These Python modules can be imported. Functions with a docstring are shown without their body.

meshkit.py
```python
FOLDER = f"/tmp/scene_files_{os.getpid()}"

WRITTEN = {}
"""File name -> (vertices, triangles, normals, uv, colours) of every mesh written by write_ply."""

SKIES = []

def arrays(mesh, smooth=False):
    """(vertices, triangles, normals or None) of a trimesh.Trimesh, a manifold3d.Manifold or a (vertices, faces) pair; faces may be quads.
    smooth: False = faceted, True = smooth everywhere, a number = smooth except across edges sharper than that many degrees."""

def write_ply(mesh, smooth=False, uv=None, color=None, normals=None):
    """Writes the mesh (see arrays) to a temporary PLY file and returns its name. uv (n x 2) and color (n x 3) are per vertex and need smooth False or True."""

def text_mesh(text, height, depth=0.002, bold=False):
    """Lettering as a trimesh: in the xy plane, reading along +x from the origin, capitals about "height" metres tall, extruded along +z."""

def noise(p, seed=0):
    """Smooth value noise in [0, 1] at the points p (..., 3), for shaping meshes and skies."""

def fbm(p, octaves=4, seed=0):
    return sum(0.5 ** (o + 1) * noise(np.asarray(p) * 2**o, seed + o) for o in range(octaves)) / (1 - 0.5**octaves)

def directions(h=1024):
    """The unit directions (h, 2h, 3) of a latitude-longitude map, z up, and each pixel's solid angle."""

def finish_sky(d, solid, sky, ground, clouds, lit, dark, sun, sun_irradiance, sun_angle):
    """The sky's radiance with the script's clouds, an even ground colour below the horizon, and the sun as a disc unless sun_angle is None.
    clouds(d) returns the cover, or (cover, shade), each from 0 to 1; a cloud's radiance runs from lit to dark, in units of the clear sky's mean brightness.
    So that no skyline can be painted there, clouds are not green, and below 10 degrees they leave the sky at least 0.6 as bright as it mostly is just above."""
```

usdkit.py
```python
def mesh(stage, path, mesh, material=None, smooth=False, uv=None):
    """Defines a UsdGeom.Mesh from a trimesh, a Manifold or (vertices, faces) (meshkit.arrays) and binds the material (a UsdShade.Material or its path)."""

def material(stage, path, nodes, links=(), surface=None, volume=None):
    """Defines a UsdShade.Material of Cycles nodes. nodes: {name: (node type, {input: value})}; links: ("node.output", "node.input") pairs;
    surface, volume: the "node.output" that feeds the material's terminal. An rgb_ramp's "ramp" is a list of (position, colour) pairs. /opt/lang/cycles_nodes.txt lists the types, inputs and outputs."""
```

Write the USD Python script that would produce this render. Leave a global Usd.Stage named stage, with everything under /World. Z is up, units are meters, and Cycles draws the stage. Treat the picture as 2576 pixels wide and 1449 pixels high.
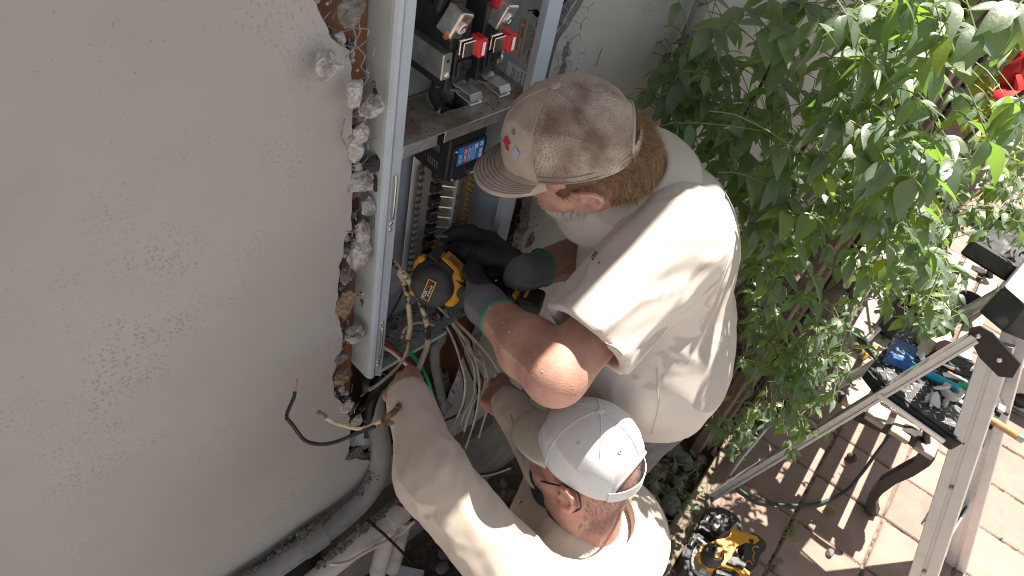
import math, random
import numpy as np, trimesh, usdkit, meshkit
from shapely.geometry import Polygon, LineString
from shapely.ops import unary_union
from pxr import Usd, UsdGeom, UsdLux, UsdShade, Gf, Sdf, Vt

stage = Usd.Stage.CreateInMemory()
UsdGeom.SetStageUpAxis(stage, UsdGeom.Tokens.z)
UsdGeom.SetStageMetersPerUnit(stage, 1.0)
UsdGeom.Xform.Define(stage, '/World'); UsdGeom.Scope.Define(stage, '/World/Looks')
rng = np.random.default_rng(7)

# ---------------------------------------------------------------- camera, sky, sun, exposure
CAM = np.array([-.628, -.75, 2.3]); FPX = 1865.; CX, CY = 1288., 724.5
EXPOSURE = 1.38
SUN = np.array([.375, .075, .925]); SUN /= np.linalg.norm(SUN)
_D = np.array([-720, 2750, 2780.]); _D /= np.linalg.norm(_D)
_W = np.array([3361, -1953, 2780.]); _W -= _D * (_W @ _D); _W /= np.linalg.norm(_W)
ROT = np.array([_W, np.cross(-_D, _W), -_D])          # picture axes (right, down, forward) in world axes
cam = UsdGeom.Camera.Define(stage, '/World/camera')
cam.CreateHorizontalApertureAttr(36.0); cam.CreateVerticalApertureAttr(36.0 * 9 / 16)
cam.CreateFocalLengthAttr(36.0 * FPX / 2576.0); cam.CreateClippingRangeAttr(Gf.Vec2f(.02, 200))
cam.CreateFStopAttr(9.0); cam.CreateFocusDistanceAttr(1.35)
cam.CreateExposureAttr(EXPOSURE)
m4 = np.eye(4); m4[0, :3] = ROT[:, 0]; m4[1, :3] = -ROT[:, 1]; m4[2, :3] = -ROT[:, 2]; m4[3, :3] = CAM
cam.AddTransformOp().Set(Gf.Matrix4d(m4.tolist()))

sky = UsdLux.DomeLight.Define(stage, '/World/sky')
sky.GetPrim().SetCustomDataByKey('label', 'clear blue daylight sky overhead'); sky.GetPrim().SetCustomDataByKey('kind', 'structure')
skym = usdkit.material(stage, '/World/Looks/sky_light', {
    'tex': ('sky_texture', {'sky_type': 'single_scattering', 'sun_disc': False, 'sun_elevation': float(math.asin(SUN[2])), 'sun_rotation': float(math.atan2(SUN[0], SUN[1]))}),
    'veil': ('hsv', {'saturation': .28}), 'bg': ('background_shader', {'strength': .06})}, [('tex.color', 'veil.color'), ('veil.color', 'bg.color')], surface='bg.background')
UsdShade.MaterialBindingAPI.Apply(sky.GetPrim()).Bind(skym)
sun = UsdLux.DistantLight.Define(stage, '/World/sun')
sun.CreateIntensityAttr(1.25); sun.CreateAngleAttr(.5); sun.CreateNormalizeAttr(True); sun.CreateColorAttr(Gf.Vec3f(1, .935, .84))
_x = np.cross([0, 1, 0], SUN); _x /= np.linalg.norm(_x)
m4 = np.eye(4); m4[0, :3] = _x; m4[1, :3] = np.cross(SUN, _x); m4[2, :3] = SUN
sun.AddTransformOp().Set(Gf.Matrix4d(m4.tolist()))

# ---------------------------------------------------------------- helpers: points
def ray(u, v):
    r = ROT @ np.array([u - CX, v - CY, FPX]); return r / np.linalg.norm(r)
def oy(u, v, y): r = ray(u, v); return CAM + r * (y - CAM[1]) / r[1]
def oz(u, v, z): r = ray(u, v); return CAM + r * (z - CAM[2]) / r[2]
def ox(u, v, x): r = ray(u, v); return CAM + r * (x - CAM[0]) / r[0]
def at(u, v, t): return CAM + ray(u, v) * t
def pj(p):
    q = ROT.T @ (np.asarray(p, float) - CAM); return np.array([CX + FPX * q[0] / q[2], CY + FPX * q[1] / q[2], q[2]])
A = lambda *x: np.array(x, float)
def unit(v): v = np.asarray(v, float); return v / np.linalg.norm(v)

# ---------------------------------------------------------------- helpers: prims
USED = {}
def numbered(parent, name):
    k = (parent, name); n = USED.get(k, 0); USED[k] = n + 1
    return name if n == 0 else f'{name}_{n:03d}'
BASE = {}
def tag(p, label=None, cat=None, group=None, kind=None):
    p = p.GetPrim() if hasattr(p, 'GetPrim') else p
    for k, v in (('label', label), ('category', cat), ('group', group), ('kind', kind)):
        if v: p.SetCustomDataByKey(k, v)
    return p
def thing(name, label, cat, base=(0, 0, 0), group=None, kind=None):
    path = '/World/' + numbered('/World', name)
    x = UsdGeom.Xform.Define(stage, path); x.AddTranslateOp().Set(Gf.Vec3d(*map(float, base)))
    BASE[path] = np.array(base, float)
    tag(x, label, cat, group, kind); return path
def tm(mesh):
    if isinstance(mesh, trimesh.Trimesh): return mesh
    if isinstance(mesh, list): return trimesh.util.concatenate([tm(x) for x in mesh])
    v, f, _ = meshkit.arrays(mesh); return trimesh.Trimesh(v, f, process=False)
def obj(name, mesh, mat, parent='/World', smooth=False, label=None, cat=None, group=None, kind=None):
    path = parent + '/' + numbered(parent, name); mesh = tm(mesh)
    b = next((BASE[p] for p in BASE if parent == p or parent.startswith(p + '/')), np.zeros(3))
    v = np.array(mesh.vertices) - b
    m = usdkit.mesh(stage, path, (v, np.array(mesh.faces)), mat, smooth=smooth)
    tag(m, label, cat, group, kind); return path
def curves(name, pts, counts, widths, mat, parent, label=None, kind=None):
    path = parent + '/' + numbered(parent, name)
    b = next((BASE[p] for p in BASE if parent == p or parent.startswith(p + '/')), np.zeros(3))
    c = UsdGeom.BasisCurves.Define(stage, path)
    c.CreateTypeAttr('cubic'); c.CreateBasisAttr('catmullRom'); c.CreateWrapAttr('pinned')
    c.CreatePointsAttr(Vt.Vec3fArray.FromNumpy((np.asarray(pts) - b).astype(np.float32)))
    c.CreateCurveVertexCountsAttr(Vt.IntArray.FromNumpy(np.asarray(counts, np.int32)))
    c.CreateWidthsAttr(Vt.FloatArray.FromNumpy(np.asarray(widths, np.float32))); c.SetWidthsInterpolation('vertex')
    UsdShade.MaterialBindingAPI.Apply(c.GetPrim()).Bind(mat)
    tag(c, label, kind=kind); return path

# ---------------------------------------------------------------- helpers: shapes
def box(a, b):
    a, b = np.minimum(a, b), np.maximum(a, b)
    m = trimesh.creation.box(extents=b - a); m.apply_translation((a + b) / 2); return m
def rbox(ext, r=.004, T=None, seg=2):
    """box with bevelled edges, centred"""
    e = np.asarray(ext, float) / 2; r = min(r, *(e * .98)); k = r * .3
    pts = []
    for s in np.ndindex(2, 2, 2):
        s = np.array(s) * 2 - 1
        for d in np.eye(3): pts.append(s * (e - r * (1 - d)))
        pts.append(s * (e - r * .42))
    m = trimesh.convex.convex_hull(np.array(pts)); 
    if T is not None: m.apply_transform(T)
    return m
def bb(a, b, r=.003):
    a, b = np.minimum(a, b), np.maximum(a, b); m = rbox(b - a, r); m.apply_translation((a + b) / 2); return m
def frame(x, y, z, o):
    T = np.eye(4); T[:3, 0], T[:3, 1], T[:3, 2], T[:3, 3] = x, y, z, o; return T
def look(o, z, up=(0, 0, 1)):
    """frame with its z axis along z"""
    z = unit(z); x = np.cross(up, z)
    if np.linalg.norm(x) < 1e-6: x = np.cross((1, 0, 0), z)
    x = unit(x); return frame(x, np.cross(z, x), z, o)
def bar(p, q, w, h, up=(0, 0, 1), r=.003):
    p, q = A(*p), A(*q); T = look((p + q) / 2, q - p, up); return rbox((w, h, np.linalg.norm(q - p)), r, T)
def cyl(p, q, r, r2=None, n=16):
    p, q = A(*p), A(*q); L = np.linalg.norm(q - p)
    if r2 is None: m = trimesh.creation.cylinder(r, L, sections=n)
    else: m = lathe([(0, -L / 2), (r, -L / 2), (r2, L / 2), (0, L / 2)], n)
    m.apply_transform(look((p + q) / 2, q - p)); return m
def lathe(prof, n=24, T=None):
    m = trimesh.creation.revolve(np.array(prof, float), sections=n)
    if m.volume < 0: m.invert()
    if T is not None: m.apply_transform(T)
    return m
def spline(pts, n=8):
    P = np.array(pts, float); P = np.vstack([2 * P[0] - P[1], P, 2 * P[-1] - P[-2]]); out = []
    for i in range(1, len(P) - 2):
        for t in np.arange(n) / n:
            a, b, c, d = P[i - 1:i + 3]
            out.append(.5 * (2 * b + (c - a) * t + (2 * a - 5 * b + 4 * c - d) * t * t + (3 * b - a - 3 * c + d) * t ** 3))
    out.append(P[-2]); return np.array(out)
def tube(pts, r, n=8, sm=6, caps=True):
    P = spline(pts, sm) if sm > 1 else np.array(pts, float)
    N = len(P); R = np.interp(np.linspace(0, 1, N), np.linspace(0, 1, len(r)), r) if np.ndim(r) else np.full(N, r)
    t = np.gradient(P, axis=0); t /= np.maximum(np.linalg.norm(t, axis=1, keepdims=True), 1e-9)
    u = np.cross(t[0], [.3, .2, .93]); u /= np.linalg.norm(u); U = np.empty((N, 3))
    for i in range(N):
        u = u - t[i] * (u @ t[i]); u = u / math.sqrt(u @ u); U[i] = u
    Wv = np.cross(t, U); a = np.arange(n) / n * 2 * np.pi
    V = (P[:, None] + R[:, None, None] * (np.cos(a)[None, :, None] * U[:, None] + np.sin(a)[None, :, None] * Wv[:, None])).reshape(-1, 3)
    i0 = (np.arange(N - 1)[:, None] * n + np.arange(n)).ravel(); i1 = (np.arange(N - 1)[:, None] * n + (np.arange(n) + 1) % n).ravel()
    F = np.vstack([np.stack([i0, i1, i1 + n], 1), np.stack([i0, i1 + n, i0 + n], 1)])
    if caps:
        V = np.vstack([V, P[:1], P[-1:]]); k = np.arange(n); k2 = (k + 1) % n; c0, c1 = np.full(n, len(V) - 2), np.full(n, len(V) - 1)
        F = np.vstack([F, np.stack([c0, k2, k], 1), np.stack([c1, (N - 1) * n + k, (N - 1) * n + k2], 1)])
    return trimesh.Trimesh(V, F, process=False)
def ext(poly, h, T=None):
    if not isinstance(poly, Polygon): poly = Polygon(poly)
    poly = poly.buffer(0)
    g = [poly] if poly.geom_type == 'Polygon' else list(poly.geoms)
    m = trimesh.util.concatenate([trimesh.creation.extrude_polygon(x, h, engine='earcut') for x in g])
    if T is not None: m.apply_transform(T)
    return m
def text(s, h, T, depth=.0006, bold=False, width=None):
    m = meshkit.text_mesh(s, h, depth, bold)
    if width: m.apply_scale([width / max(m.bounds[1, 0], 1e-6), 1, 1])
    m.apply_transform(T); return m
def rock(r, seed, sub=2, amp=.3, squash=(1, 1, 1), rough=0.):
    m = trimesh.creation.icosphere(subdivisions=sub, radius=1.0)
    v = np.array(m.vertices); d = meshkit.fbm(v * 1.6 + seed * 7.31, 3, seed); g = np.random.default_rng(seed)
    v = v * (1 + amp * (d[:, None] - .5) * 2)
    for _ in range(7):                                   # broken flat faces
        n = unit(g.normal(size=3)); c = g.uniform(.62, .95); s = v @ n; v = v - np.maximum(s - c, 0)[:, None] * n
    if rough: v = v * (1 + rough * (meshkit.fbm(v * 5 + seed, 3, seed + 3)[:, None] - .5) * 2)
    v = v * np.array(squash) * r; return trimesh.Trimesh(v, m.faces, process=False)
def pebble(r, seed, squash=(1, .8, .6)):
    m = trimesh.creation.icosphere(subdivisions=2, radius=1.0); v = np.array(m.vertices)
    v = v * (1 + .25 * (meshkit.noise(v * 1.1 + seed * 3.7, seed)[:, None] - .5)) * np.array(squash) * r
    return trimesh.Trimesh(v, m.faces, process=False)
def move(m, p=(0, 0, 0), rz=0, rx=0, ry=0):
    m = m.copy(); T = trimesh.transformations.euler_matrix(rx, ry, rz); T[:3, 3] = p; m.apply_transform(T); return m

# ---------------------------------------------------------------- helpers: implicit bodies
def s_cap(P, a, b, r1, r2=None):
    r2 = r1 if r2 is None else r2; a = np.asarray(a, np.float32); b = np.asarray(b, np.float32); d = b - a
    t = np.clip((P - a) @ d / (d @ d + 1e-9), 0, 1); q = P - a - t[:, None] * d
    return np.sqrt((q * q).sum(1)) - (r1 + (r2 - r1) * t)
def s_ell(P, c, R, rad):
    q = (P - np.asarray(c, np.float32)) @ np.asarray(R, np.float32).T / np.asarray(rad, np.float32)
    k = np.sqrt((q * q).sum(1)); return (k - 1) * float(np.min(rad)) if False else (k - 1) * k * float(1) / np.maximum(np.sqrt(((q / np.asarray(rad, np.float32)) ** 2).sum(1)), 1e-6)
def smin(a, b, k):
    h = np.maximum(k - np.abs(a - b), 0) / k; return np.minimum(a, b) - h * h * k * .25
def smax(a, b, k): return -smin(-a, -b, k)
def snet(fn, lo, hi, h, B=8, pad=1.5):
    """surface nets of fn(points) = 0; only blocks near the surface are evaluated"""
    lo, hi = np.asarray(lo, float), np.asarray(hi, float); nb = np.ceil((hi - lo) / (h * B)).astype(int); n = nb * B
    ii = np.stack(np.meshgrid(*[np.arange(k) for k in nb], indexing='ij'), -1).reshape(-1, 3)
    d = fn((lo + (ii + .5) * B * h - h * .5).astype(np.float32)); val = np.repeat(np.repeat(np.repeat(d.reshape(nb), B, 0), B, 1), B, 2).astype(np.float32)
    act = ii[np.abs(d) < B * h * .87 * pad + h]
    loc = np.stack(np.meshgrid(*[np.arange(B)] * 3, indexing='ij'), -1).reshape(-1, 3)
    for s in range(0, len(act), 600):
        idx = (act[s:s + 600, None] * B + loc[None]).reshape(-1, 3)
        val[idx[:, 0], idx[:, 1], idx[:, 2]] = fn((lo + idx * h).astype(np.float32))
    ins = val < 0
    c = sum(ins[a:n[0] - 1 + a, b:n[1] - 1 + b, e:n[2] - 1 + e].astype(np.int8) for a, b, e in np.ndindex(2, 2, 2))
    cell = np.argwhere((c > 0) & (c < 8)); ids = np.full(c.shape, -1, np.int32); ids[tuple(cell.T)] = np.arange(len(cell))
    acc = np.zeros((len(cell), 3)); cnt = np.zeros(len(cell)); cs = list(np.ndindex(2, 2, 2))
    V8 = {k: val[cell[:, 0] + k[0], cell[:, 1] + k[1], cell[:, 2] + k[2]] for k in cs}
    for k in cs:
        for ax in range(3):
            if k[ax] == 0:
                k2 = tuple(1 if j == ax else k[j] for j in range(3)); a, b = V8[k], V8[k2]; m = (a < 0) != (b < 0)
                t = np.where(m, a / np.where(m, a - b, 1), 0); p = np.tile(np.array(k, float), (len(cell), 1)); p[:, ax] += t
                acc[m] += p[m]; cnt[m] += 1
    V = lo + (cell + acc / cnt[:, None]) * h; F = []
    for ax in range(3):
        o = [j for j in range(3) if j != ax]; sl0 = [slice(None)] * 3; sl1 = [slice(None)] * 3; sl0[ax] = slice(0, -1); sl1[ax] = slice(1, None)
        m = ins[tuple(sl0)] != ins[tuple(sl1)]; e = np.argwhere(m); e = e[(e[:, o[0]] > 0) & (e[:, o[1]] > 0) & (e[:, o[0]] < n[o[0]] - 1) & (e[:, o[1]] < n[o[1]] - 1)]
        q = []
        for da, db in ((1, 1), (0, 1), (0, 0), (1, 0)):
            g = e.copy(); g[:, o[0]] -= da; g[:, o[1]] -= db; q.append(ids[tuple(g.T)])
        q = np.stack(q, 1); flip = ins[tuple(e.T)] != (ax == 1); q[~flip] = q[~flip][:, ::-1]; q = q[(q >= 0).all(1)]
        F += [q[:, [0, 1, 2]], q[:, [0, 2, 3]]]
    return trimesh.Trimesh(V, np.vstack(F), process=False)

# ---------------------------------------------------------------- helpers: materials
def mat(name, col, rough=.55, metal=0., var=.15, scale=18., bump=0., bscale=160., col2=None, fac=(.4, .6), spots=None, sss=0., det=4., sheen=0., coat=0., trans=0., stretch=None, perobj=0.):
    """principled with noise-varied colour, optional second colour, dark spots and bump"""
    c = np.array(col, float); lo, hi = c * (1 - var), np.minimum(c * (1 + var), 1)
    N = {'g': ('geometry', {}), 'n': ('noise_texture', {'scale': scale, 'detail': det, 'roughness': .6}), 'r': ('rgb_ramp', {'ramp': [(.3, lo), (.7, hi)]}),
         'p': ('principled_bsdf', {'roughness': rough, 'metallic': metal, 'subsurface_weight': sss, 'subsurface_radius': (1, .35, .2), 'subsurface_scale': .006, 'sheen_weight': sheen, 'coat_weight': coat})}
    L = [('n.fac', 'r.fac')]; src = 'g.position'
    if stretch:
        N['map'] = ('mapping', {'scale': stretch}); L += [(src, 'map.vector')]; src = 'map.vector'
    L += [(src, 'n.vector')]; out = 'r.color'
    if col2 is not None:
        N['n2'] = ('noise_texture', {'scale': scale * .45, 'detail': 6., 'roughness': .65}); N['f2'] = ('map_range', {'from_min': fac[0], 'from_max': fac[1], 'clamp': True})
        N['m2'] = ('mix_color', {'b': tuple(col2)}); L += [(src, 'n2.vector'), ('n2.fac', 'f2.value'), ('f2.result', 'm2.fac'), (out, 'm2.a')]; out = 'm2.result'
    if spots:
        sc, size, dark = spots[:3]
        N['v'] = ('voronoi_texture', {'scale': sc, 'feature': 'f1'}); N['vf'] = ('map_range', {'from_min': size, 'from_max': size * .5, 'clamp': True}); N['m3'] = ('mix_color', {'b': tuple(dark)})
        L += [(src, 'v.vector'), ('v.distance', 'vf.value'), ('vf.result', 'm3.fac'), (out, 'm3.a')]; out = 'm3.result'
    if perobj:
        N['oi'] = ('object_info', {}); N['hr'] = ('map_range', {'to_min': 1 - perobj, 'to_max': 1 + perobj}); N['hsv'] = ('hsv', {})
        L += [('oi.random', 'hr.value'), ('hr.result', 'hsv.value'), (out, 'hsv.color')]; out = 'hsv.color'
    L += [(out, 'p.base_color')]
    if bump:
        N['nb'] = ('noise_texture', {'scale': bscale, 'detail': 3., 'roughness': .6}); N['b'] = ('bump', {'strength': 1., 'distance': bump})
        L += [(src, 'nb.vector'), ('nb.fac', 'b.height'), ('b.normal', 'p.normal')]
    N['rr'] = ('map_range', {'to_min': max(rough - .12, .04), 'to_max': min(rough + .12, 1)}); L += [('n.fac', 'rr.value'), ('rr.result', 'p.roughness')]
    return usdkit.material(stage, '/World/Looks/' + name, N, L, surface='p.BSDF')
# ---------------------------------------------------------------- materials
def stucco():
    N = {'g': ('geometry', {}), 'n': ('noise_texture', {'scale': 1.5, 'detail': 7., 'roughness': .62}), 'r': ('rgb_ramp', {'ramp': [(.3, (.285, .268, .25)), (.7, (.36, .342, .32))]}),
         'dz': ('noise_texture', {'scale': 3.1, 'detail': 3., 'roughness': .7}), 'dm': ('map_range', {'from_min': .50, 'from_max': .66, 'clamp': True}),
         'w': ('noise_texture', {'scale': 60., 'detail': 2.}), 'wm': ('mix_vector', {'fac': .012}),
         'v': ('voronoi_texture', {'scale': 150., 'feature': 'f1'}), 'vm': ('map_range', {'from_min': .40, 'from_max': .14, 'clamp': True}),
         'v2': ('voronoi_texture', {'scale': 95., 'feature': 'f1'}), 'vm2': ('map_range', {'from_min': .10, 'from_max': .04, 'clamp': True}),
         'a': ('math', {'math_type': 'multiply'}), 'b': ('math', {'math_type': 'maximum'}), 'k': ('math', {'math_type': 'multiply', 'value2': .55}),
         'mx': ('mix_color', {'b': (.14, .122, .11)}), 'sz': ('noise_texture', {'scale': 420., 'detail': 3.}), 'lf': ('noise_texture', {'scale': 9., 'detail': 4.}),
         'h0': ('math', {'math_type': 'multiply_add', 'value2': .35}), 'h1': ('math', {'math_type': 'multiply', 'value2': -.9}), 'h': ('math', {'math_type': 'add'}),
         'lm': ('math', {'math_type': 'multiply', 'value2': 2.2}), 'bp': ('bump', {'distance': .0016, 'strength': .45}), 'p': ('principled_bsdf', {'roughness': .78})}
    L = [('g.position', x + '.vector') for x in ('n', 'dz', 'w', 'sz', 'lf')] + [('g.position', 'wm.a'), ('w.color', 'wm.b'), ('wm.result', 'v.vector'), ('wm.result', 'v2.vector'),
         ('n.fac', 'r.fac'), ('dz.fac', 'dm.value'), ('v.distance', 'vm.value'), ('v2.distance', 'vm2.value'), ('dm.result', 'a.value1'), ('vm.result', 'a.value2'),
         ('a.value', 'b.value1'), ('vm2.result', 'b.value2'), ('b.value', 'k.value1'), ('k.value', 'mx.fac'), ('r.color', 'mx.a'), ('mx.result', 'p.base_color'),
         ('b.value', 'h1.value1'), ('sz.fac', 'h0.value1'), ('lf.fac', 'lm.value1'), ('lm.value', 'h0.value3'), ('h0.value', 'h.value1'), ('h1.value', 'h.value2'), ('h.value', 'bp.height'), ('bp.normal', 'p.normal')]
    return usdkit.material(stage, '/World/Looks/stucco', N, L, surface='p.BSDF')
M_stucco = stucco()
M_mortar = mat('broken_mortar', (.44, .42, .395), .9, var=.3, scale=60, bump=.0025, bscale=220, col2=(.2, .185, .17), fac=(.5, .62))
M_mortar_dark = mat('dark_mortar', (.13, .12, .11), .9, var=.3, scale=60, bump=.002, bscale=220, col2=(.28, .26, .24), fac=(.52, .66))
M_paper = mat('building_paper', (.03, .028, .027), .8, var=.3, scale=40, bump=.003, bscale=60)
M_redwood = mat('redwood', (.15, .058, .03), .7, var=.4, scale=26, bump=.0008, bscale=60, col2=(.09, .04, .025), fac=(.52, .64), stretch=(1, 1, .12))
M_darkwood = mat('cavity_wood', (.09, .05, .035), .85, var=.4, scale=20, stretch=(1, 1, .15))
M_wire = mat('galvanised_wire', (.3, .3, .31), .45, metal=.7, var=.3, scale=60)
M_gray = mat('grey_enamel', (.40, .445, .49), .36, var=.05, scale=8, bump=.0003, bscale=300, coat=.1)
M_grayin = mat('grey_enamel_dusty', (.38, .425, .47), .42, var=.08, scale=9, bump=.0003, bscale=300)
M_galv = mat('green_grey_steel', (.55, .58, .55), .4, metal=.25, var=.06, scale=8)
M_zinc = mat('zinc_steel', (.55, .55, .54), .32, metal=.85, var=.12, scale=22, col2=(.34, .33, .32), fac=(.5, .7))
M_shelf = mat('dusty_shelf', (.46, .46, .45), .5, metal=.35, var=.15, scale=30, col2=(.33, .23, .15), fac=(.46, .62), bump=.001, bscale=250)
M_chrome = mat('bright_metal', (.78, .78, .78), .16, metal=1., var=.05)
M_tin = mat('tinned_copper', (.66, .64, .6), .3, metal=.95, var=.15, scale=40, col2=(.5, .4, .32), fac=(.55, .68))
M_black = mat('black_plastic', (.014, .014, .016), .42, var=.25, scale=40, bump=.0002, bscale=500)
M_blackdust = mat('black_plastic_dusty', (.02, .02, .022), .5, var=.3, scale=40, col2=(.1, .085, .07), fac=(.58, .75), bump=.0003, bscale=400)
M_red = mat('red_plastic', (.55, .015, .025), .3, var=.1, scale=30)
M_white = mat('white_print', (.72, .72, .71), .5, var=.04)
M_silver = mat('silver_label', (.5, .5, .5), .4, metal=.3, var=.05)
M_orange = mat('orange_print', (.52, .17, .05), .5, var=.05)
M_blue = mat('blue_label', (.02, .19, .6), .35, var=.05)
M_ink = mat('black_ink', (.015, .015, .015), .6, var=.1)
M_inkblue = mat('blue_ink', (.03, .07, .26), .6, var=.1)
M_copper = mat('bare_copper', (.72, .3, .17), .35, metal=.9, var=.15, scale=50)
M_rust = mat('rust_dirt', (.19, .085, .04), .9, var=.4, scale=90, bump=.001)
M_floor = mat('stained_floor_steel', (.40, .415, .42), .5, metal=.3, var=.15, scale=30, col2=(.27, .11, .05), fac=(.52, .62), bump=.0008, bscale=200)
M_flash = mat('white_flashing', (.62, .64, .68), .4, var=.1, scale=25, bump=.002, bscale=40)
M_pvcgrey = mat('grey_pvc', (.25, .245, .235), .55, var=.12, scale=20, col2=(.33, .31, .28), fac=(.52, .7))
M_pvc = mat('dirty_white_pvc', (.58, .53, .48), .5, var=.1, scale=20, col2=(.36, .29, .23), fac=(.52, .7))
M_soil = mat('soil', (.085, .062, .046), .95, var=.5, scale=60, bump=.012, bscale=70, col2=(.17, .13, .1), fac=(.5, .66))
M_dirt = mat('dry_dirt', (.2, .165, .135), .95, var=.4, scale=90, bump=.004, bscale=150)
M_paver = mat('paver', (.31, .22, .182), .85, var=.14, scale=9, bump=.0012, bscale=180, col2=(.25, .17, .135), fac=(.5, .66), spots=(70, .12, (.2, .13, .1)), perobj=.12)
M_sand = mat('joint_sand', (.25, .195, .15), .95, var=.4, scale=90, bump=.006, bscale=140, col2=(.06, .045, .035), fac=(.48, .6))
M_timber = mat('weathered_timber', (.21, .165, .12), .85, var=.3, scale=30, bump=.002, bscale=60, col2=(.11, .08, .06), fac=(.52, .66), stretch=(.12, 1, 1))
M_post = mat('brown_post', (.145, .095, .072), .75, var=.25, scale=34, bump=.0012, bscale=70, col2=(.085, .055, .042), fac=(.52, .66), stretch=(1, 1, .1))
M_alu = mat('aluminium', (.60, .60, .60), .38, metal=.6, var=.07, scale=20)
M_alu2 = mat('aluminium_bright', (.8, .8, .8), .34, metal=.8, var=.05, scale=20)

# ---------------------------------------------------------------- ground
def sheet(x0, x1, y0, y1, z, nx, ny, amp, sc, seed):
    X, Y = np.meshgrid(np.linspace(x0, x1, nx), np.linspace(y0, y1, ny), indexing='ij'); P = np.stack([X, Y, np.full_like(X, z)], -1)
    P[..., 2] += amp * (meshkit.fbm(P * sc, 4, seed) - .5) * 2; i = np.arange(nx * ny).reshape(nx, ny)
    F = np.concatenate([np.stack([i[:-1, :-1], i[1:, :-1], i[1:, 1:]], -1).reshape(-1, 3), np.stack([i[:-1, :-1], i[1:, 1:], i[:-1, 1:]], -1).reshape(-1, 3)])
    return trimesh.Trimesh(P.reshape(-1, 3), F, process=False)
obj('ground', sheet(-30, 40, -40, 20, -.06, 40, 40, .0, 1, 1), M_sand, kind='structure', label='bare ground under and around the patio')
def bed(x0, x1, nx, ny, z, amp, seed):
    m = sheet(0, 1, 0, 1, 0, nx, ny, 0, 1, 1); v = np.array(m.vertices); x = x0 + v[:, 0] * (x1 - x0); lo = -.66 + .146 * (x - .769)
    P = np.stack([x, lo + (.012 - lo) * v[:, 1], np.full(len(x), z)], 1); P[:, 2] += amp * (meshkit.fbm(P * 9, 4, seed) - .5) * 2 + amp * .5 * (meshkit.fbm(P * 40, 2, seed + 5) - .5)
    return trimesh.Trimesh(P, m.faces, process=False)
obj('soil_bed', bed(-1.6, 4.2, 260, 60, .018, .03, 3), M_soil, kind='structure', smooth=True, label='dark soil bed between the house wall and the timber edging')
E1 = unit((.99, .145, 0)); E2 = A(-E1[1], E1[0], 0)
patio = thing('patio', 'sunlit patio of reddish square concrete pavers', None, kind='structure')
SP1, SP2 = .2505, .277
for j in range(-9, 4):
    for i in range(-6, 26):
        p, q = 1.712 + i * SP1, -1.027 + j * SP2
        c = E1 * (p + SP1 / 2) + E2 * (q + SP2 / 2)
        tt = (c - (oz(1650, 1440, 0))); lim = -.61 + .167 * (c[0] - .769)
        if c[1] + .1 > lim and c[0] < 2.4: continue
        if c[1] > .0 - .05 or c[0] < -.2: continue
        u = pj(c); 
        if u[2] < .3 or u[0] > 2900 or u[0] < 1300 or u[1] > 1900 or u[1] < -250: continue
        ph = rbox((SP1 - .009, SP2 - .009, .05), .006); T = frame(E1, E2, (0, 0, 1), c + A(0, 0, -.026 + rng.uniform(-.003, .002)))
        T[:3, :3] = T[:3, :3] @ trimesh.transformations.euler_matrix(*(rng.normal(size=3) * (.006, .006, .008)))[:3, :3]
        ph.apply_transform(T); obj('paver', ph, M_paver, patio)
obj('joint_sand', sheet(-.6, 9, -4.2, .3, -.009, 160, 110, .006, 14, 5), M_sand, kind='structure', label='sandy grit filling the joints between the pavers')
timber = thing('edging_timber', 'long weathered timber edging laid between the soil bed and the patio', 'timber', oz(1650, 1440, 0))
_t0 = A(.40, -.665, 0); 
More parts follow.
